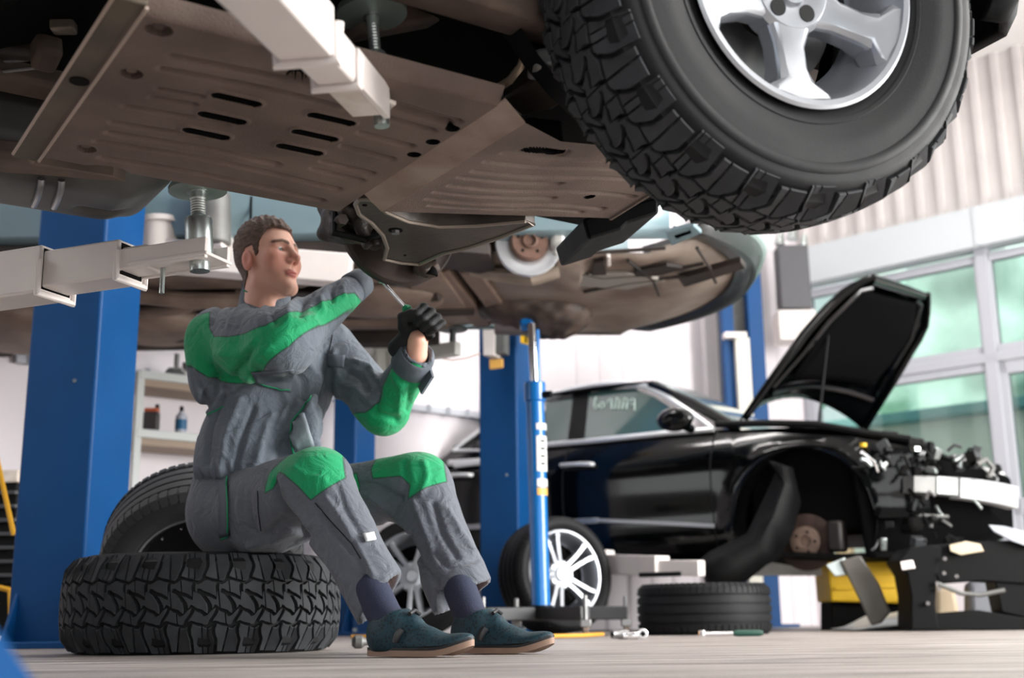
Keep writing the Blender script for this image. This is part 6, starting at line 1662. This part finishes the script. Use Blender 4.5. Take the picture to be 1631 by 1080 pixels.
# ---- head
hf = unit([0.83, -0.54, 0.16]); hl_ = unit(np.cross([0.03, 0.0, 1.0], hf)); hu = np.cross(hf, hl_)
HA = np.stack([hl_, hf, hu], 1); HCc = J['head']
def head_sdf(q, hair=False):
    d = s_ell(q, (0, -0.016, 0.030), (0.0765, 0.098, 0.087))
    d = smin(d, s_ell(q, (0, 0.034, -0.024), (0.061, 0.058, 0.082)), 0.035)
    ax = np.abs(q[..., 0]); m = np.stack([ax, q[..., 1], q[..., 2]], -1)
    d = smin(d, s_cap(m, (0.050, 0.004, -0.068), (0.014, 0.066, -0.104), 0.019, 0.019), 0.03)
    d = smin(d, s_ell(m, (0.0, 0.072, -0.104), (0.022, 0.018, 0.016)), 0.018)
    d = smin(d, s_cap(q, (0, -0.032, -0.07), (0, -0.052, -0.20), 0.054, 0.060), 0.035)
    if hair: return d
    d = smin(d, s_ell(m, (0.044, 0.052, -0.026), (0.024, 0.026, 0.026)), 0.022)                       # cheek bone
    d = smin(d, s_cap(m, (0.012, 0.083, 0.019), (0.042, 0.068, 0.019), 0.010, 0.009), 0.016)          # brow
    d = smax(d, -s_ell(m, (0.031, 0.093, 0.001), (0.019, 0.014, 0.011)), 0.012)                       # eye socket
    d = smin(d, s_ell(m, (0.031, 0.0715, -0.001), (0.0165, 0.0135, 0.0115)), 0.003)                    # lids
    d = smax(d, -s_ell(m, (0.0315, 0.088, -0.0005), (0.0145, 0.014, 0.0074)), 0.0015)                 # opening
    d = smin(d, s_cap(q, (0, 0.085, 0.010), (0, 0.112, -0.030), 0.0080, 0.0110), 0.010)               # nose
    d = smin(d, s_ell(m, (0.0105, 0.097, -0.037), (0.0080, 0.012, 0.0075)), 0.007)
    d = smax(d, -s_ell(m, (0.0068, 0.106, -0.0465), (0.0048, 0.007, 0.005)), 0.002)
    d = smin(d, s_ell(q, (0, 0.083, -0.0635), (0.023, 0.0115, 0.0055)), 0.006)                        # lips
    d = smin(d, s_ell(q, (0, 0.082, -0.0735), (0.020, 0.0120, 0.0062)), 0.006)
    d = smax(d, -s_ell(q, (0, 0.0945, -0.0683), (0.025, 0.010, 0.0014)), 0.002)
    d = smax(d, -s_ell(q, (0, 0.095, -0.052), (0.004, 0.008, 0.008)), 0.004)                          # philtrum
    # ears
    e = s_ell(m, (0.0795, -0.012, -0.018), (0.0085, 0.020, 0.031), np.array(Matrix.Rotation(0.2, 3, 'X')))
    e = smax(e, -s_ell(m, (0.091, -0.006, -0.014), (0.009, 0.011, 0.020)), 0.004)
    d = smin(d, e, 0.006)
    return d
def to_head(P): return ((P - HCc) @ HA) * np.array([1.0, 1.0, 0.91])
V, Q = surf(lambda P: head_sdf(to_head(P)), HCc - np.array([0.15, 0.15, 0.19]), HCc + np.array([0.15, 0.15, 0.14]), 0.0024)
ql = to_head(V); m_ = np.stack([np.abs(ql[:, 0]), ql[:, 1], ql[:, 2]], -1)
lip = np.exp(-(np.maximum(0, s_ell(ql, (0, 0.088, -0.0685), (0.023, 0.014, 0.0098))) / 0.0018) ** 2)
brow = np.exp(-(np.maximum(0, seg_dist(m_[:, [0, 2]], [(0.013, 0.0175), (0.030, 0.0235), (0.052, 0.0185)]) - 0.0030) / 0.0018) ** 2) * 0.85 * (ql[:, 1] > 0.03)
blush = np.exp(-(s_ell(m_, (0.045, 0.07, -0.03), (0.02, 0.02, 0.02)).clip(0) / 0.02) ** 2) * 0.5 + np.exp(-((m_[:, 0] - 0.082).clip(-1, 0) / 0.006) ** 2) * 0.7 + np.exp(-(s_ell(ql, (0, 0.108, -0.032), (0.01, 0.01, 0.01)).clip(0) / 0.008) ** 2) * 0.6
lash = np.exp(-(np.abs(s_ell(m_, (0.0315, 0.088, -0.0005), (0.0125, 0.012, 0.0048))) / 0.0016) ** 2) * (ql[:, 1] > 0.07) * 0.6
# rest of the body (inside the clothes), one mesh with the head
def body_sdf(P):
    d = s_ell(P, J['chest'], (0.165, 0.10, 0.19), TA); d = smin(d, s_ell(P, J['belly'], (0.14, 0.10, 0.16), TA), 0.05); d = smin(d, s_ell(P, J['pel'] + np.array([0, 0, 0.02]), (0.15, 0.12, 0.10)), 0.05)
    for a, b, r0, r1 in (('shR', 'elbR', 0.05, 0.042), ('elbR', 'wriR', 0.042, 0.028), ('shL', 'elbL', 0.05, 0.042), ('elbL', 'wriL', 0.042, 0.029), ('hipR', 'kneR', 0.08, 0.058), ('hipL', 'kneL', 0.08, 0.058), ('kneR', 'ankR', 0.055, 0.035), ('kneL', 'ankL', 0.055, 0.035), ('shR', 'shL', 0.05, 0.05)):
        d = smin(d, s_cap(P, J[a], J[b], r0, r1), 0.03)
    d = smin(d, s_cap(P, J['wriL'], J['wriL'] + unit(np.array(px(668, 522, 3.33)) - J['wriL']) * 0.05, 0.029, 0.030), 0.015)
    return smin(d, s_cap(P, J['neck'] - tup * 0.06, J['neck'] + tup * 0.0, 0.055, 0.054), 0.03)
Vb, Qb = surf(body_sdf, (-1.1, 2.85, 0.05), (0.0, 3.95, 1.15), 0.012)
V2 = np.concatenate([V, Vb]); Q2 = np.concatenate([Q, Qb + len(V)])
me = mesh_np('body', V2 + TM, Q2)
for nm, d in (('lip', lip), ('brow', np.maximum(brow, lash)), ('blush', blush)): vattr(me, nm, np.concatenate([d, np.zeros(len(Vb))]))
M_skin = bpy.data.materials.new('skin'); M_skin.use_nodes = True
_n = M_skin.node_tree.nodes; _l = M_skin.node_tree.links; _b = _n['Principled BSDF']
_b.inputs['Roughness'].default_value = 0.48; _b.inputs['Subsurface Weight'].default_value = 0.12; _b.inputs['Subsurface Radius'].default_value = (0.01, 0.004, 0.002)
prev = None
def mixin(prev_out, attr, colr, f=1.0):
    a = _n.new('ShaderNodeAttribute'); a.attribute_name = attr
    s = _n.new('ShaderNodeMath'); s.operation = 'MULTIPLY'; s.inputs[1].default_value = f; _l.new(a.outputs['Fac'], s.inputs[0])
    x = _n.new('ShaderNodeMix'); x.data_type = 'RGBA'; x.inputs['B'].default_value = srgb(*colr)
    if prev_out is None: x.inputs['A'].default_value = srgb(228, 174, 152)
    else: _l.new(prev_out, x.inputs['A'])
    _l.new(s.outputs[0], x.inputs['Factor']); return x.outputs['Result']
c_out = mixin(None, 'blush', (214, 132, 116)); c_out = mixin(c_out, 'lip', (196, 116, 108)); c_out = mixin(c_out, 'brow', (78, 56, 46))
_l.new(c_out, _b.inputs['Base Color'])
body = finish('body', me, M_skin, man, smooth=180)
for sgn in (-1, 1):
    c0 = HCc + HA @ np.array([0.0315 * sgn, 0.0712, -0.0005])
    gaze = unit(np.array(px(590, 420, 3.35)) - c0); E_ = MB(Matrix.Translation(Vector(TM)) @ frame(c0, gaze))
    E_.lathe([(-0.012, 0.0), (-0.0104, 0.006), (-0.006, 0.0104), (0, 0.012), (0.006, 0.0104), (0.0103, 0.0062)], n=24); ey = E_.build('eye', mat('eye_white', (226, 220, 216), 0.15, coat=0.5), body, smooth=180)
    I2 = MB(Matrix.Translation(Vector(TM)) @ frame(c0, gaze)); I2.lathe([(0.0094, 0.0078), (0.0110, 0.0056), (0.0124, 0.0)], n=20); I2.build('iris', mat('iris_dark', (50, 44, 40), 0.1, coat=1.0), body, smooth=180)
# hair: short on the sides, longer on top
def hair_sdf(P):
    q = to_head(P); d = head_sdf(q, True)
    top = np.clip((q[..., 2] - 0.03) / 0.07, 0, 1)
    thick = 0.003 + 0.011 * top
    ax = np.abs(q[..., 0])
    # quiff relief
    rel = 0.002 * np.sin(q[..., 0] * 260 + q[..., 1] * 90) * top + 0.0015 * np.sin(q[..., 1] * 330 + q[..., 0] * 140 + q[..., 2] * 120) * top
    hl2 = np.interp(q[..., 1].ravel(), [-0.12, -0.06, -0.035, -0.022, 0.008, 0.014, 0.026, 0.034, 0.05, 0.066, 0.09], [-0.085, -0.075, -0.05, 0.022, 0.024, -0.012, -0.006, 0.030, 0.054, 0.064, 0.070]).reshape(q.shape[:-1])
    hl2 = hl2 + 0.010 * np.clip((ax - 0.025) / 0.03, 0, 1) * np.clip((q[..., 1] - 0.03) / 0.03, 0, 1)
    return np.maximum(d - thick - rel, (hl2 - q[..., 2]) * 0.8)
V, Q = surf(hair_sdf, HCc - np.array([0.14, 0.14, 0.11]), HCc + np.array([0.14, 0.14, 0.15]), 0.0030)
N = normals(V, Q); qh = to_head(V)
V = V + N * (0.0022 * noise_np(qh, (160, 60, 160)))[:, None]
M_hair = mat('hair_brown', (104, 80, 66), 0.65, var=0.45, vscale=60, rgb2=(68, 50, 42), bump=0.35, bscale=300, stretch=(1, 0.3, 1))
finish('hair', mesh_np('hair', V + TM, Q), M_hair, man, smooth=180)

# ---- gloved hands
M_glove = mat('glove_black', (20, 20, 22), 0.7, var=0.2, vscale=40, bump=0.3, bscale=260)
def fist(name, o, X, Y_, Z, lab):
    """X towards the knuckles, Y_ out of the back of the hand, Z towards the thumb side; a tool runs along Z"""
    A = np.stack([unit(X), unit(Y_), unit(Z)], 1)
    def sdf(P):
        q = (P - o) @ A
        d = s_box(q, (0.0, 0.012, -0.002), (0.085, 0.034, 0.080), 0.016)
        d = smin(d, s_cap(q, (-0.035, 0.010, -0.004), (-0.085, 0.006, -0.010), 0.032, 0.036), 0.02)      # wrist of the glove
        for i, (zf, r, ln) in enumerate(((0.034, 0.0125, 0.040), (0.011, 0.013, 0.044), (-0.012, 0.0125, 0.041), (-0.033, 0.011, 0.034))):
            k0 = (0.040, 0.014, zf); k1 = (0.040 + ln * 0.55, -0.008, zf * 1.02); k2 = (0.040 + ln * 0.10, -0.036, zf); k3 = (0.016, -0.026, zf * 0.95)
            f = s_cap(q, k0, k1, r, r * 0.98); f = smin(f, s_cap(q, k1, k2, r * 0.96, r * 0.9), 0.006); f = smin(f, s_cap(q, k2, k3, r * 0.9, r * 0.8), 0.006)
            d = smin(d, f, 0.0045)
        t = s_cap(q, (-0.025, -0.006, 0.030), (0.008, -0.030, 0.052), 0.016, 0.0135); t = smin(t, s_cap(q, (0.008, -0.030, 0.052), (0.036, -0.034, 0.046), 0.0130, 0.0105), 0.006)
        return smin(d, t, 0.006)
    V, Q = surf(sdf, o - 0.13, o + 0.13, 0.0032)
    g = finish('glove', mesh_np(name, V + TM, Q), M_glove, man, smooth=180); g['label'] = lab
    return A
fo = np.array(px(667, 522, 3.34)); sdir = unit(np.array(px(615, 455, 3.30)) - np.array(px(652, 497, 3.32)))
fx = unit(np.array(px(690, 500, 3.30)) - np.array(J['wriL'])); fx = unit(fx - sdir * (fx @ sdir) * 0.6)
fy = unit(np.cross(sdir, fx)); fy = fy if fy[1] > 0 else -fy
fist('glove', fo, fx, -np.cross(fx, sdir) if np.cross(fx, sdir)[1] < 0 else np.cross(fx, sdir), sdir, 'black work glove gripping the tool')
f2 = np.array(px(618, 420, 3.58)); w2 = unit(f2 - J['wriR'])
fist('glove', f2, w2, unit(np.cross(w2, [0, 0, 1])), np.array([0, 0, 1.0]), 'black work glove behind the brake disc')

# ---- tool held in the fist
sd = thing('socket_driver', 'chrome driver with green and black handle held in the gloved fist', 'hand tool', px(652, 497, 3.32))
b0 = Vector(sd.location); Fs = frame(Vector((0, 0, 0)), Vector(sdir))
MB(Fs).cyl((0.02, 0, 0), (0.125, 0, 0), 0.0050, n=14).build('shaft', M_chrome, sd)
MB(Fs).lathe([(-0.10, 0.0), (-0.10, 0.012), (-0.09, 0.016), (-0.02, 0.0135), (0.0, 0.011), (0.002, 0.0)], n=20).build('handle', M_black, sd)
MB(Fs).lathe([(0.0, 0.0), (0.0, 0.0125), (0.012, 0.0150), (0.020, 0.0105), (0.024, 0.006), (0.024, 0)], n=8).build('collar', M_green, sd)
MB(Fs).cyl((0.115, 0, 0), (0.145, 0, 0), 0.0085, n=12).build('socket', M_chrome, sd)
# ================================================================== transmission jack
jb = Vector((px(862, 985, 6.1)[0], 6.1, 0.0))
jack = thing('transmission_jack', 'blue upright hydraulic jack on castors in front of the black saloon', 'jack', jb)
M_jblue = mat('jack_blue', (0, 104, 178), 0.3, coat=0.4)
topz = px(845, 522, 6.1)[2]; mz = px(856, 640, 6.1)[2]
MB().cyl((0, 0, 0.13), (-0.012, 0, mz), 0.046, n=28).build('cylinder', M_jblue, jack, bevel=0.004)
MB().cyl((-0.012, 0, mz - 0.0), (-0.013, 0, mz + 0.10), 0.055, n=28).build('cylinder_head', M_jblue, jack, bevel=0.006)
MB().cyl((-0.013, 0, mz + 0.08), (-0.025, 0, topz + 0.02), 0.022, n=20).build('piston_rod', M_chrome, jack)
MB().cyl((0.012, 0.05, 0.3), (0.002, 0.05, topz), 0.016, n=14).build('guide_tube', M_jblue, jack)
sdl = MB(); sdl.box((-0.10, 0.10, topz + 0.10), (0.20, 0.2, 0.07), taper=(0.7, 0.8)); sdl.box((-0.05, 0.04, topz + 0.045), (0.07, 0.07, 0.09)); sdl.build('saddle', M_jblue, jack, bevel=0.012)
MB().cyl((0.03, -0.03, mz + 0.03), (0.07, -0.05, mz + 0.03), 0.018, n=14).build('valve', M_black, jack)
def wrap(z0, z1, a0, a1, m_, nm):
    k = MB(); k.lathe([(z0, 0.0470), (z0, 0.0482), (z1, 0.0482), (z1, 0.0470)], frame((-0.006, 0, 0), (0, 0, 1)), n=12, a0=a0, a1=a1); k.build(nm, m_, jack)
lz = lambda y: px(858, y, 6.1)[2]
M_lab = mat('label_white', (232, 232, 230), 0.5)
for y0, y1, m_ in ((686, 676, M_lab), (752, 696, M_lab), (776, 764, M_lab), (790, 778, mat('label_amber', (226, 176, 90), 0.5))): wrap(lz(y0), lz(y1), math.radians(-95), math.radians(0), m_, 'label')
for z_ in (lz(742), lz(730), lz(718), lz(706)):
    k = MB(); k.lathe([(z_, 0.0484), (z_, 0.0488), (z_ + 0.012, 0.0488), (z_ + 0.012, 0.0484)], frame((-0.006, 0, 0), (0, 0, 1)), n=6, a0=math.radians(-70), a1=math.radians(-35)); k.build('label_print', M_black, jack)
k = MB(); k.cyl((0, 0, 0.085), (0, 0, 0.15), 0.06, n=24); k.build('base_socket', M_black, jack)
feet = [(0.42, 0.05), (0.20, -0.30), (-0.28, -0.16), (-0.12, 0.34)]
for fx_, fy_ in feet:
    k = MB(); k.beam((0, 0, 0.11), (fx_, fy_, 0.11), 0.06, 0.065); lg = k.build('leg', mat('leg_dark', (34, 35, 38), 0.45), jack, bevel=0.006)
    MB().cyl((fx_, fy_, 0.05), (fx_, fy_, 0.19), 0.011, n=12).build('stem', M_steel, lg)
    MB().box((fx_, fy_, 0.062), (0.05, 0.06, 0.035)).build('castor_fork', M_steel, lg, bevel=0.004)
    MB().cyl((fx_ - 0.013, fy_, 0.031), (fx_ + 0.013, fy_, 0.031), 0.031, n=20).build('castor_wheel', mat('castor', (120, 104, 92), 0.5), lg, bevel=0.003)

# ================================================================== tools and hose on the floor
def ratchet(name, label, p, yaw, L, hm):
    r = thing(name, label, 'hand tool', p, yaw)
    MB().lathe([(-0.012, 0), (-0.012, 0.016), (0.012, 0.016), (0.012, 0)], frame((0, 0, 0.017), (0, 0, 1)), n=20).build('head', M_chrome, r, bevel=0.003)
    MB().cyl((0.01, 0, 0.015), (L * 0.5, 0, 0.015), 0.007, n=12).build('shaft', M_chrome, r)
    MB().lathe([(0, 0), (0, 0.010), (0.02, 0.014), (L * 0.42, 0.0135), (L * 0.48, 0.010), (L * 0.48, 0)], frame((L * 0.5, 0, 0.0145), (1, 0, 0)), n=16).build('handle', hm, r)
    return r
gp = px(1105, 1008, 5.6); ratchet('ratchet', 'chrome ratchet with dark green handle in front of the flat road tyre', (gp[0], 5.35, 0), math.radians(4), 0.27, mat('dark_green', (10, 62, 50), 0.45))
for i, (x, d, r_, L, rot, lab) in enumerate(((975, 5.0, 0.020, 0.07, 0.5, 'dark steel impact socket lying on the floor'), (992, 4.95, 0.016, 0.06, 0.1, 'middle chrome socket of the three on the floor'), (1024, 5.0, 0.021, 0.03, 1.5, 'short bright chrome socket right of the others'))):
    s_ = thing('socket', lab, 'socket', (px(x, 1015, d)[0], d, 0), rot, 'sockets on the floor')
    k = MB(); k.lathe([(0, r_ * 0.55), (0, r_ * 0.8), (L * 0.4, r_ * 0.8), (L * 0.5, r_), (L, r_), (L, r_ * 0.7), (L * 0.6, r_ * 0.65), (L * 0.6, 0)], frame((0, 0, r_), (1, 0, 0)), n=20); k.build('shell', M_steel if i == 0 else M_chrome, s_)
    k = MB(); k.lathe([(0.002, 0), (0.002, r_ * 0.56)], frame((0, 0, r_), (1, 0, 0)), n=4); k.build('drive_square', M_black, s_)
k = MB(); k.tube([(px(x, 1010, d)[0], d, 0.010) for x, d in ((560, 6.2), (700, 6.0), (800, 5.6), (860, 5.45), (925, 5.6), (960, 6.0))], 0.009, n=8); tag(k.build('air_hose', M_orange), 'yellow air hose lying on the floor behind the shoes', 'hose')
kb = thing('knob', 'small grey knob lying on the floor behind the nearer shoe', 'knob', (px(576, 1010, 3.9)[0], 3.9, 0))
MB().lathe([(0, 0), (0, 0.012), (0.01, 0.020), (0.03, 0.020), (0.04, 0.012), (0.06, 0.010), (0.06, 0)], frame((-0.03, 0, 0.020), (1, 0.2, 0)), n=20).build('body', M_grey, kb)
MB().cyl((0.025, 0.006, 0.02), (0.05, 0.011, 0.02), 0.006, n=10).build('stud', M_steel, kb)

# ================================================================== arms below the saloon
sa = thing('telescopic_support', 'white lift arm under the sill of the black saloon', 'support', px(1000, 900, 6.9)); b0 = Vector(sa.location); T_ = Matrix.Translation(-b0)
MB(T_).beam(px(946, 898, 7.35), px(1055, 902, 6.85), 0.11, 0.115).build('arm_section', M_white_paint, sa, bevel=0.006)
MB(T_).beam(px(1040, 905, 6.9), px(1118, 905, 6.72), 0.08, 0.085).build('arm_section', M_white_paint, sa, bevel=0.006)
MB(T_).beam(px(944, 888, 7.35), px(974, 884, 7.28), 0.10, 0.06).build('pivot_block', M_white_paint, sa, bevel=0.01)
MB(T_).beam(px(1018, 916, 6.75), px(1085, 914, 6.68), 0.03, 0.025).build('locking_rod', M_black, sa, bevel=0.004)
sb = thing('telescopic_support', 'grey lift arm behind the hanging wheel arch liner', 'support', px(1220, 905, 7.6)); b0 = Vector(sb.location); T_ = Matrix.Translation(-b0)
MB(T_).beam(px(1160, 905, 7.9), px(1330, 903, 7.4), 0.11, 0.10).build('arm_section', M_armg, sb, bevel=0.006)
MB(T_).lathe([(0, 0), (0, 0.04), (0.04, 0.04), (0.04, 0.025), (0.09, 0.025), (0.09, 0.07), (0.105, 0.07), (0.105, 0)], frame(px(1322, 903, 7.4), (0, 0, 1)), n=24).build('pad', M_zinc, sb)

# ================================================================== removed parts at the right
def slab(pts, Y, th, name, m_, root, bev=0.006, lean=0.0):
    """panel cut to an outline in a plane facing the room, with real thickness"""
    b0 = Vector(root.location)
    a = [px(x, y, Y + lean * (1000 - y) / 100.0) - b0 for x, y in pts]; n_ = len(a)
    k = MB(); k.add([tuple(p) for p in a] + [tuple(p + Vector((0.02, th, 0))) for p in a], [tuple(range(n_)), tuple(range(2 * n_ - 1, n_ - 1, -1))] + [(i, i + n_, (i + 1) % n_ + n_, (i + 1) % n_) for i in range(n_)])
    return k.build(name, m_, root, smooth=0, bevel=bev)
bum = thing('front_bumper', 'black bumper cover with open grille standing on the floor at the right', 'bumper', (px(1540, 1000, 6.35)[0], 6.35, 0))
M_bum = mat('bumper_black', (5, 5, 6), 0.6, spec=0.12)
slab(((1432, 893), (1450, 872), (1482, 868), (1500, 872), (1492, 920), (1490, 965), (1496, 1003), (1452, 1003), (1452, 950), (1446, 915)), 6.35, 0.30, 'corner_shell', M_bum, bum)
slab(((1480, 868), (1560, 862), (1640, 860), (1640, 930), (1560, 925), (1495, 930)), 6.40, 0.22, 'upper_shell', M_bum, bum)
slab(((1490, 978), (1560, 972), (1640, 985), (1640, 1004), (1490, 1003)), 6.38, 0.26, 'lower_lip', M_bum, bum)
slab(((1585, 925), (1640, 925), (1640, 985), (1596, 975)), 6.42, 0.2, 'grille_side', M_bum, bum)
slab(((1574, 836), (1600, 838), (1640, 848), (1640, 872), (1612, 862), (1582, 846)), 6.36, 0.05, 'chrome_blade', M_silver, bum, 0.003)
slab(((1512, 868), (1538, 862), (1560, 866), (1566, 878), (1530, 884), (1514, 878)), 6.36, 0.04, 'bracket', mat('bracket_beige', (190, 176, 150), 0.5), bum, 0.003)
slab(((1434, 895), (1450, 892), (1454, 905), (1437, 908)), 6.33, 0.02, 'white_clip', M_white_paint, bum, 0.002)
for x, y in ((1504, 913), (1493, 929), (1524, 918), (1478, 961), (1496, 938), (1505, 890)):
    k = MB(); k.cyl(px(x, y, 6.32) - Vector(bum.location), px(x, y, 6.36) - Vector(bum.location), 0.010, n=12); k.build('fastener', M_chrome, bum)
k = MB(); k.tube([px(x, y, 6.37) - Vector(bum.location) for x, y in ((1495, 930), (1530, 945), (1560, 948), (1600, 940))], 0.012, n=8); k.build('grille_bar', M_grey, bum)
pp = thing('floor_parcel', 'beige and grey parts lying behind the bumper opening', 'car part', (px(1540, 990, 6.9)[0], 6.95, 0))
MB().box((-0.1, 0, 0.12), (0.16, 0.12, 0.24), taper=(0.7, 0.8)).build('beige_tub', mat('tub', (176, 158, 132), 0.6), pp, bevel=0.03)
MB().box((0.12, 0.02, 0.13), (0.2, 0.14, 0.26), taper=(0.8, 0.8)).build('grey_tub', mat('tub2', (96, 98, 104), 0.6), pp, bevel=0.03)
sh_ = thing('plastic_sheet', 'crumpled white plastic sheet on the floor left of the bumper', 'sheet', (px(1425, 990, 6.85)[0], 6.85, 0))
rows = []
for i in range(13):
    rows.append([(-0.28 + 0.6 * i / 12, -0.2 + 0.5 * j / 10, 0.01 + 0.12 * (0.5 + 0.5 * noise.noise(Vector((i * 0.4, j * 0.4, 2)))) * math.sin(math.pi * i / 12) * math.sin(math.pi * j / 10) + 0.05 * (i / 12)) for j in range(11)])
MB().grid(rows).build('sheet_fold', mat('sheet_white', (222, 226, 228), 0.35), sh_, smooth=30, solid=0.004)
pk = thing('sill_panel', 'dark grey plastic panel leaning beside the yellow crate', 'panel', (px(1385, 995, 6.6)[0], 6.6, 0))
slab(((1338, 893), (1370, 884), (1400, 930), (1418, 975), (1404, 992), (1388, 997), (1368, 955)), 6.55, 0.06, 'panel', mat('panel_grey', (72, 68, 62), 0.5, var=0.15), pk, 0.01)
slab(((1315, 900), (1345, 888), (1352, 915), (1330, 918)), 6.58, 0.05, 'metal_end', M_zinc, pk, 0.004)
yc = thing('yellow_crate', 'yellow plastic crate under the nose of the black saloon', 'crate', (px(1385, 985, 7.3)[0], 7.3, 0))
slab(((1318, 888), (1442, 880), (1452, 962), (1324, 958)), 7.2, 0.42, 'crate_body', M_yellow, yc, 0.012)
slab(((1316, 886), (1444, 878), (1444, 890), (1318, 897)), 7.17, 0.48, 'crate_rim', M_yellow, yc, 0.006)
for y in (912, 934): slab(((1330, y), (1440, y - 4), (1441, y + 2), (1330, y + 6)), 7.185, 0.02, 'crate_rib', M_yellow, yc, 0.003)
slab(((1324, 958), (1452, 962), (1452, 1006), (1324, 1006)), 7.25, 0.34, 'crate_stand', M_dark, yc, 0.01)

# ================================================================== shelf with bottles, left background
sf = thing('steel_shelf', 'grey steel shelf unit standing behind the left blue column', 'shelf', (px(260, 1000, 7.05)[0], 7.05, 0), math.radians(40)); shM = sf.matrix_basis.inverted()
M_shelf = mat('shelf_grey', (190, 194, 192), 0.5); M_wood = mat('shelf_under', (150, 130, 112), 0.6)
T7 = px(235, 596, 7.0)[2]; T8 = px(235, 688, 7.0)[2]
for x_ in (-0.22, 0.62):
    for y_ in (-0.0, 0.30): MB().box((x_, y_, T7 / 2), (0.045, 0.035, T7)).build('upright', M_shelf, sf, bevel=0.004)
for z_ in (T7 - 0.02, T8 - 0.02, 0.62, 0.15):
    MB().box((0.2, 0.15, z_), (0.86, 0.34, 0.05)).build('shelf_board', M_shelf, sf, bevel=0.004)
    MB().box((0.2, 0.15, z_ - 0.045), (0.80, 0.30, 0.04)).build('shelf_underside', M_wood, sf)
def bottle(x, w_, h_, body, cap, lab, cat='bottle'):
    p = px(x, 640, 7.02); r = thing('bottle', lab, cat, (p[0], 7.10, T8 + 0.006))
    MB().lathe([(0, 0), (0, w_ * 0.95), (0.006, w_), (h_ * 0.62, w_), (h_ * 0.80, w_ * 0.35), (h_ * 0.82, w_ * 0.3), (h_ * 0.82, 0)], frame((0, 0, 0), (0, 0, 1)), n=20).build('body', body, r)
    MB().lathe([(h_ * 0.82, 0), (h_ * 0.82, w_ * 0.36), (h_, w_ * 0.34), (h_, 0)], frame((0, 0, 0), (0, 0, 1)), n=14).build('cap', cap, r)
    MB().lathe([(h_ * 0.12, w_ * 1.01), (h_ * 0.5, w_ * 1.01)], frame((0, 0, 0), (0, 0, 1)), n=20).build('label', mat('blue_label', (30, 92, 132), 0.5), r)
bottle(284, 0.034, 0.16, mat('bottle_grey', (168, 172, 184), 0.4), M_black, 'small grey bottle with blue label on the shelf')
jc = thing('canister', 'dark canister with orange top on the shelf left of the bottle', 'canister', (px(243, 640, 7.0)[0], 7.0, T8 + 0.006))
MB().box((0, 0, 0.055), (0.085, 0.06, 0.11)).build('body', mat('can_dark', (58, 54, 56), 0.5), jc, bevel=0.008)
MB().box((0, 0, 0.122), (0.08, 0.05, 0.022)).build('top', mat('can_orange', (186, 96, 66), 0.5), jc, bevel=0.006)
MB().cyl((0.03, 0, 0.13), (0.03, 0, 0.155), 0.012, n=12).build('cap', M_black, jc)
vs = thing('bench_clamp', 'grey metal clamp on top of the steel shelf', 'clamp', (px(276, 582, 7.05)[0], 7.12, T7 + 0.006))
MB().box((0, 0, 0.03), (0.14, 0.08, 0.05), taper=(0.6, 0.7)).build('jaw', M_steel, vs, bevel=0.008)
MB().cyl((0, 0, 0.05), (0, 0, 0.14), 0.016, n=14).build('screw', M_steel, vs)
MB().box((0.06, 0, 0.06), (0.04, 0.06, 0.05)).build('jaw_block', M_steel, vs, bevel=0.006)

# ================================================================== left edge: dark radiator and yellow stand
rg = thing('radiator', 'dark finned radiator standing at the left edge behind the column', 'radiator', (px(5, 930, 5.6)[0], 5.6, 0))
b0 = Vector(rg.location)
slab(((-60, 768), (27, 766), (22, 930), (-60, 935)), 5.5, 0.12, 'frame', M_black, rg)
for i in range(7):
    y = 782 + i * 22; slab(((-58, y), (24, y - 1), (24, y + 5), (-58, y + 6)), 5.47, 0.04, 'fin', mat('fin_grey', (54, 56, 60), 0.5), rg, 0.003)
slab(((-60, 750), (28, 748), (28, 768), (-60, 770)), 5.48, 0.14, 'top_tank', M_white_worn, rg)
slab(((-60, 935), (24, 930), (24, 1012), (-60, 1016)), 5.5, 0.12, 'stand', M_dark, rg)
ysd = thing('yellow_stand', 'thin yellow frame standing at the far left edge', 'stand', (px(10, 900, 5.1)[0], 5.1, 0)); b0 = Vector(ysd.location)
for pts in (((-30, 640), (-5, 730), (22, 852)), ((-30, 930), (0, 936), (16, 940)), ((-30, 640), (-34, 1020)), ((16, 940), (18, 1016))):
    k = MB(); k.tube([px(x, y, 5.1) - b0 for x, y in pts], 0.011, n=8); k.build('frame_tube', mat('stand_yellow', (214, 158, 28), 0.45), ysd)
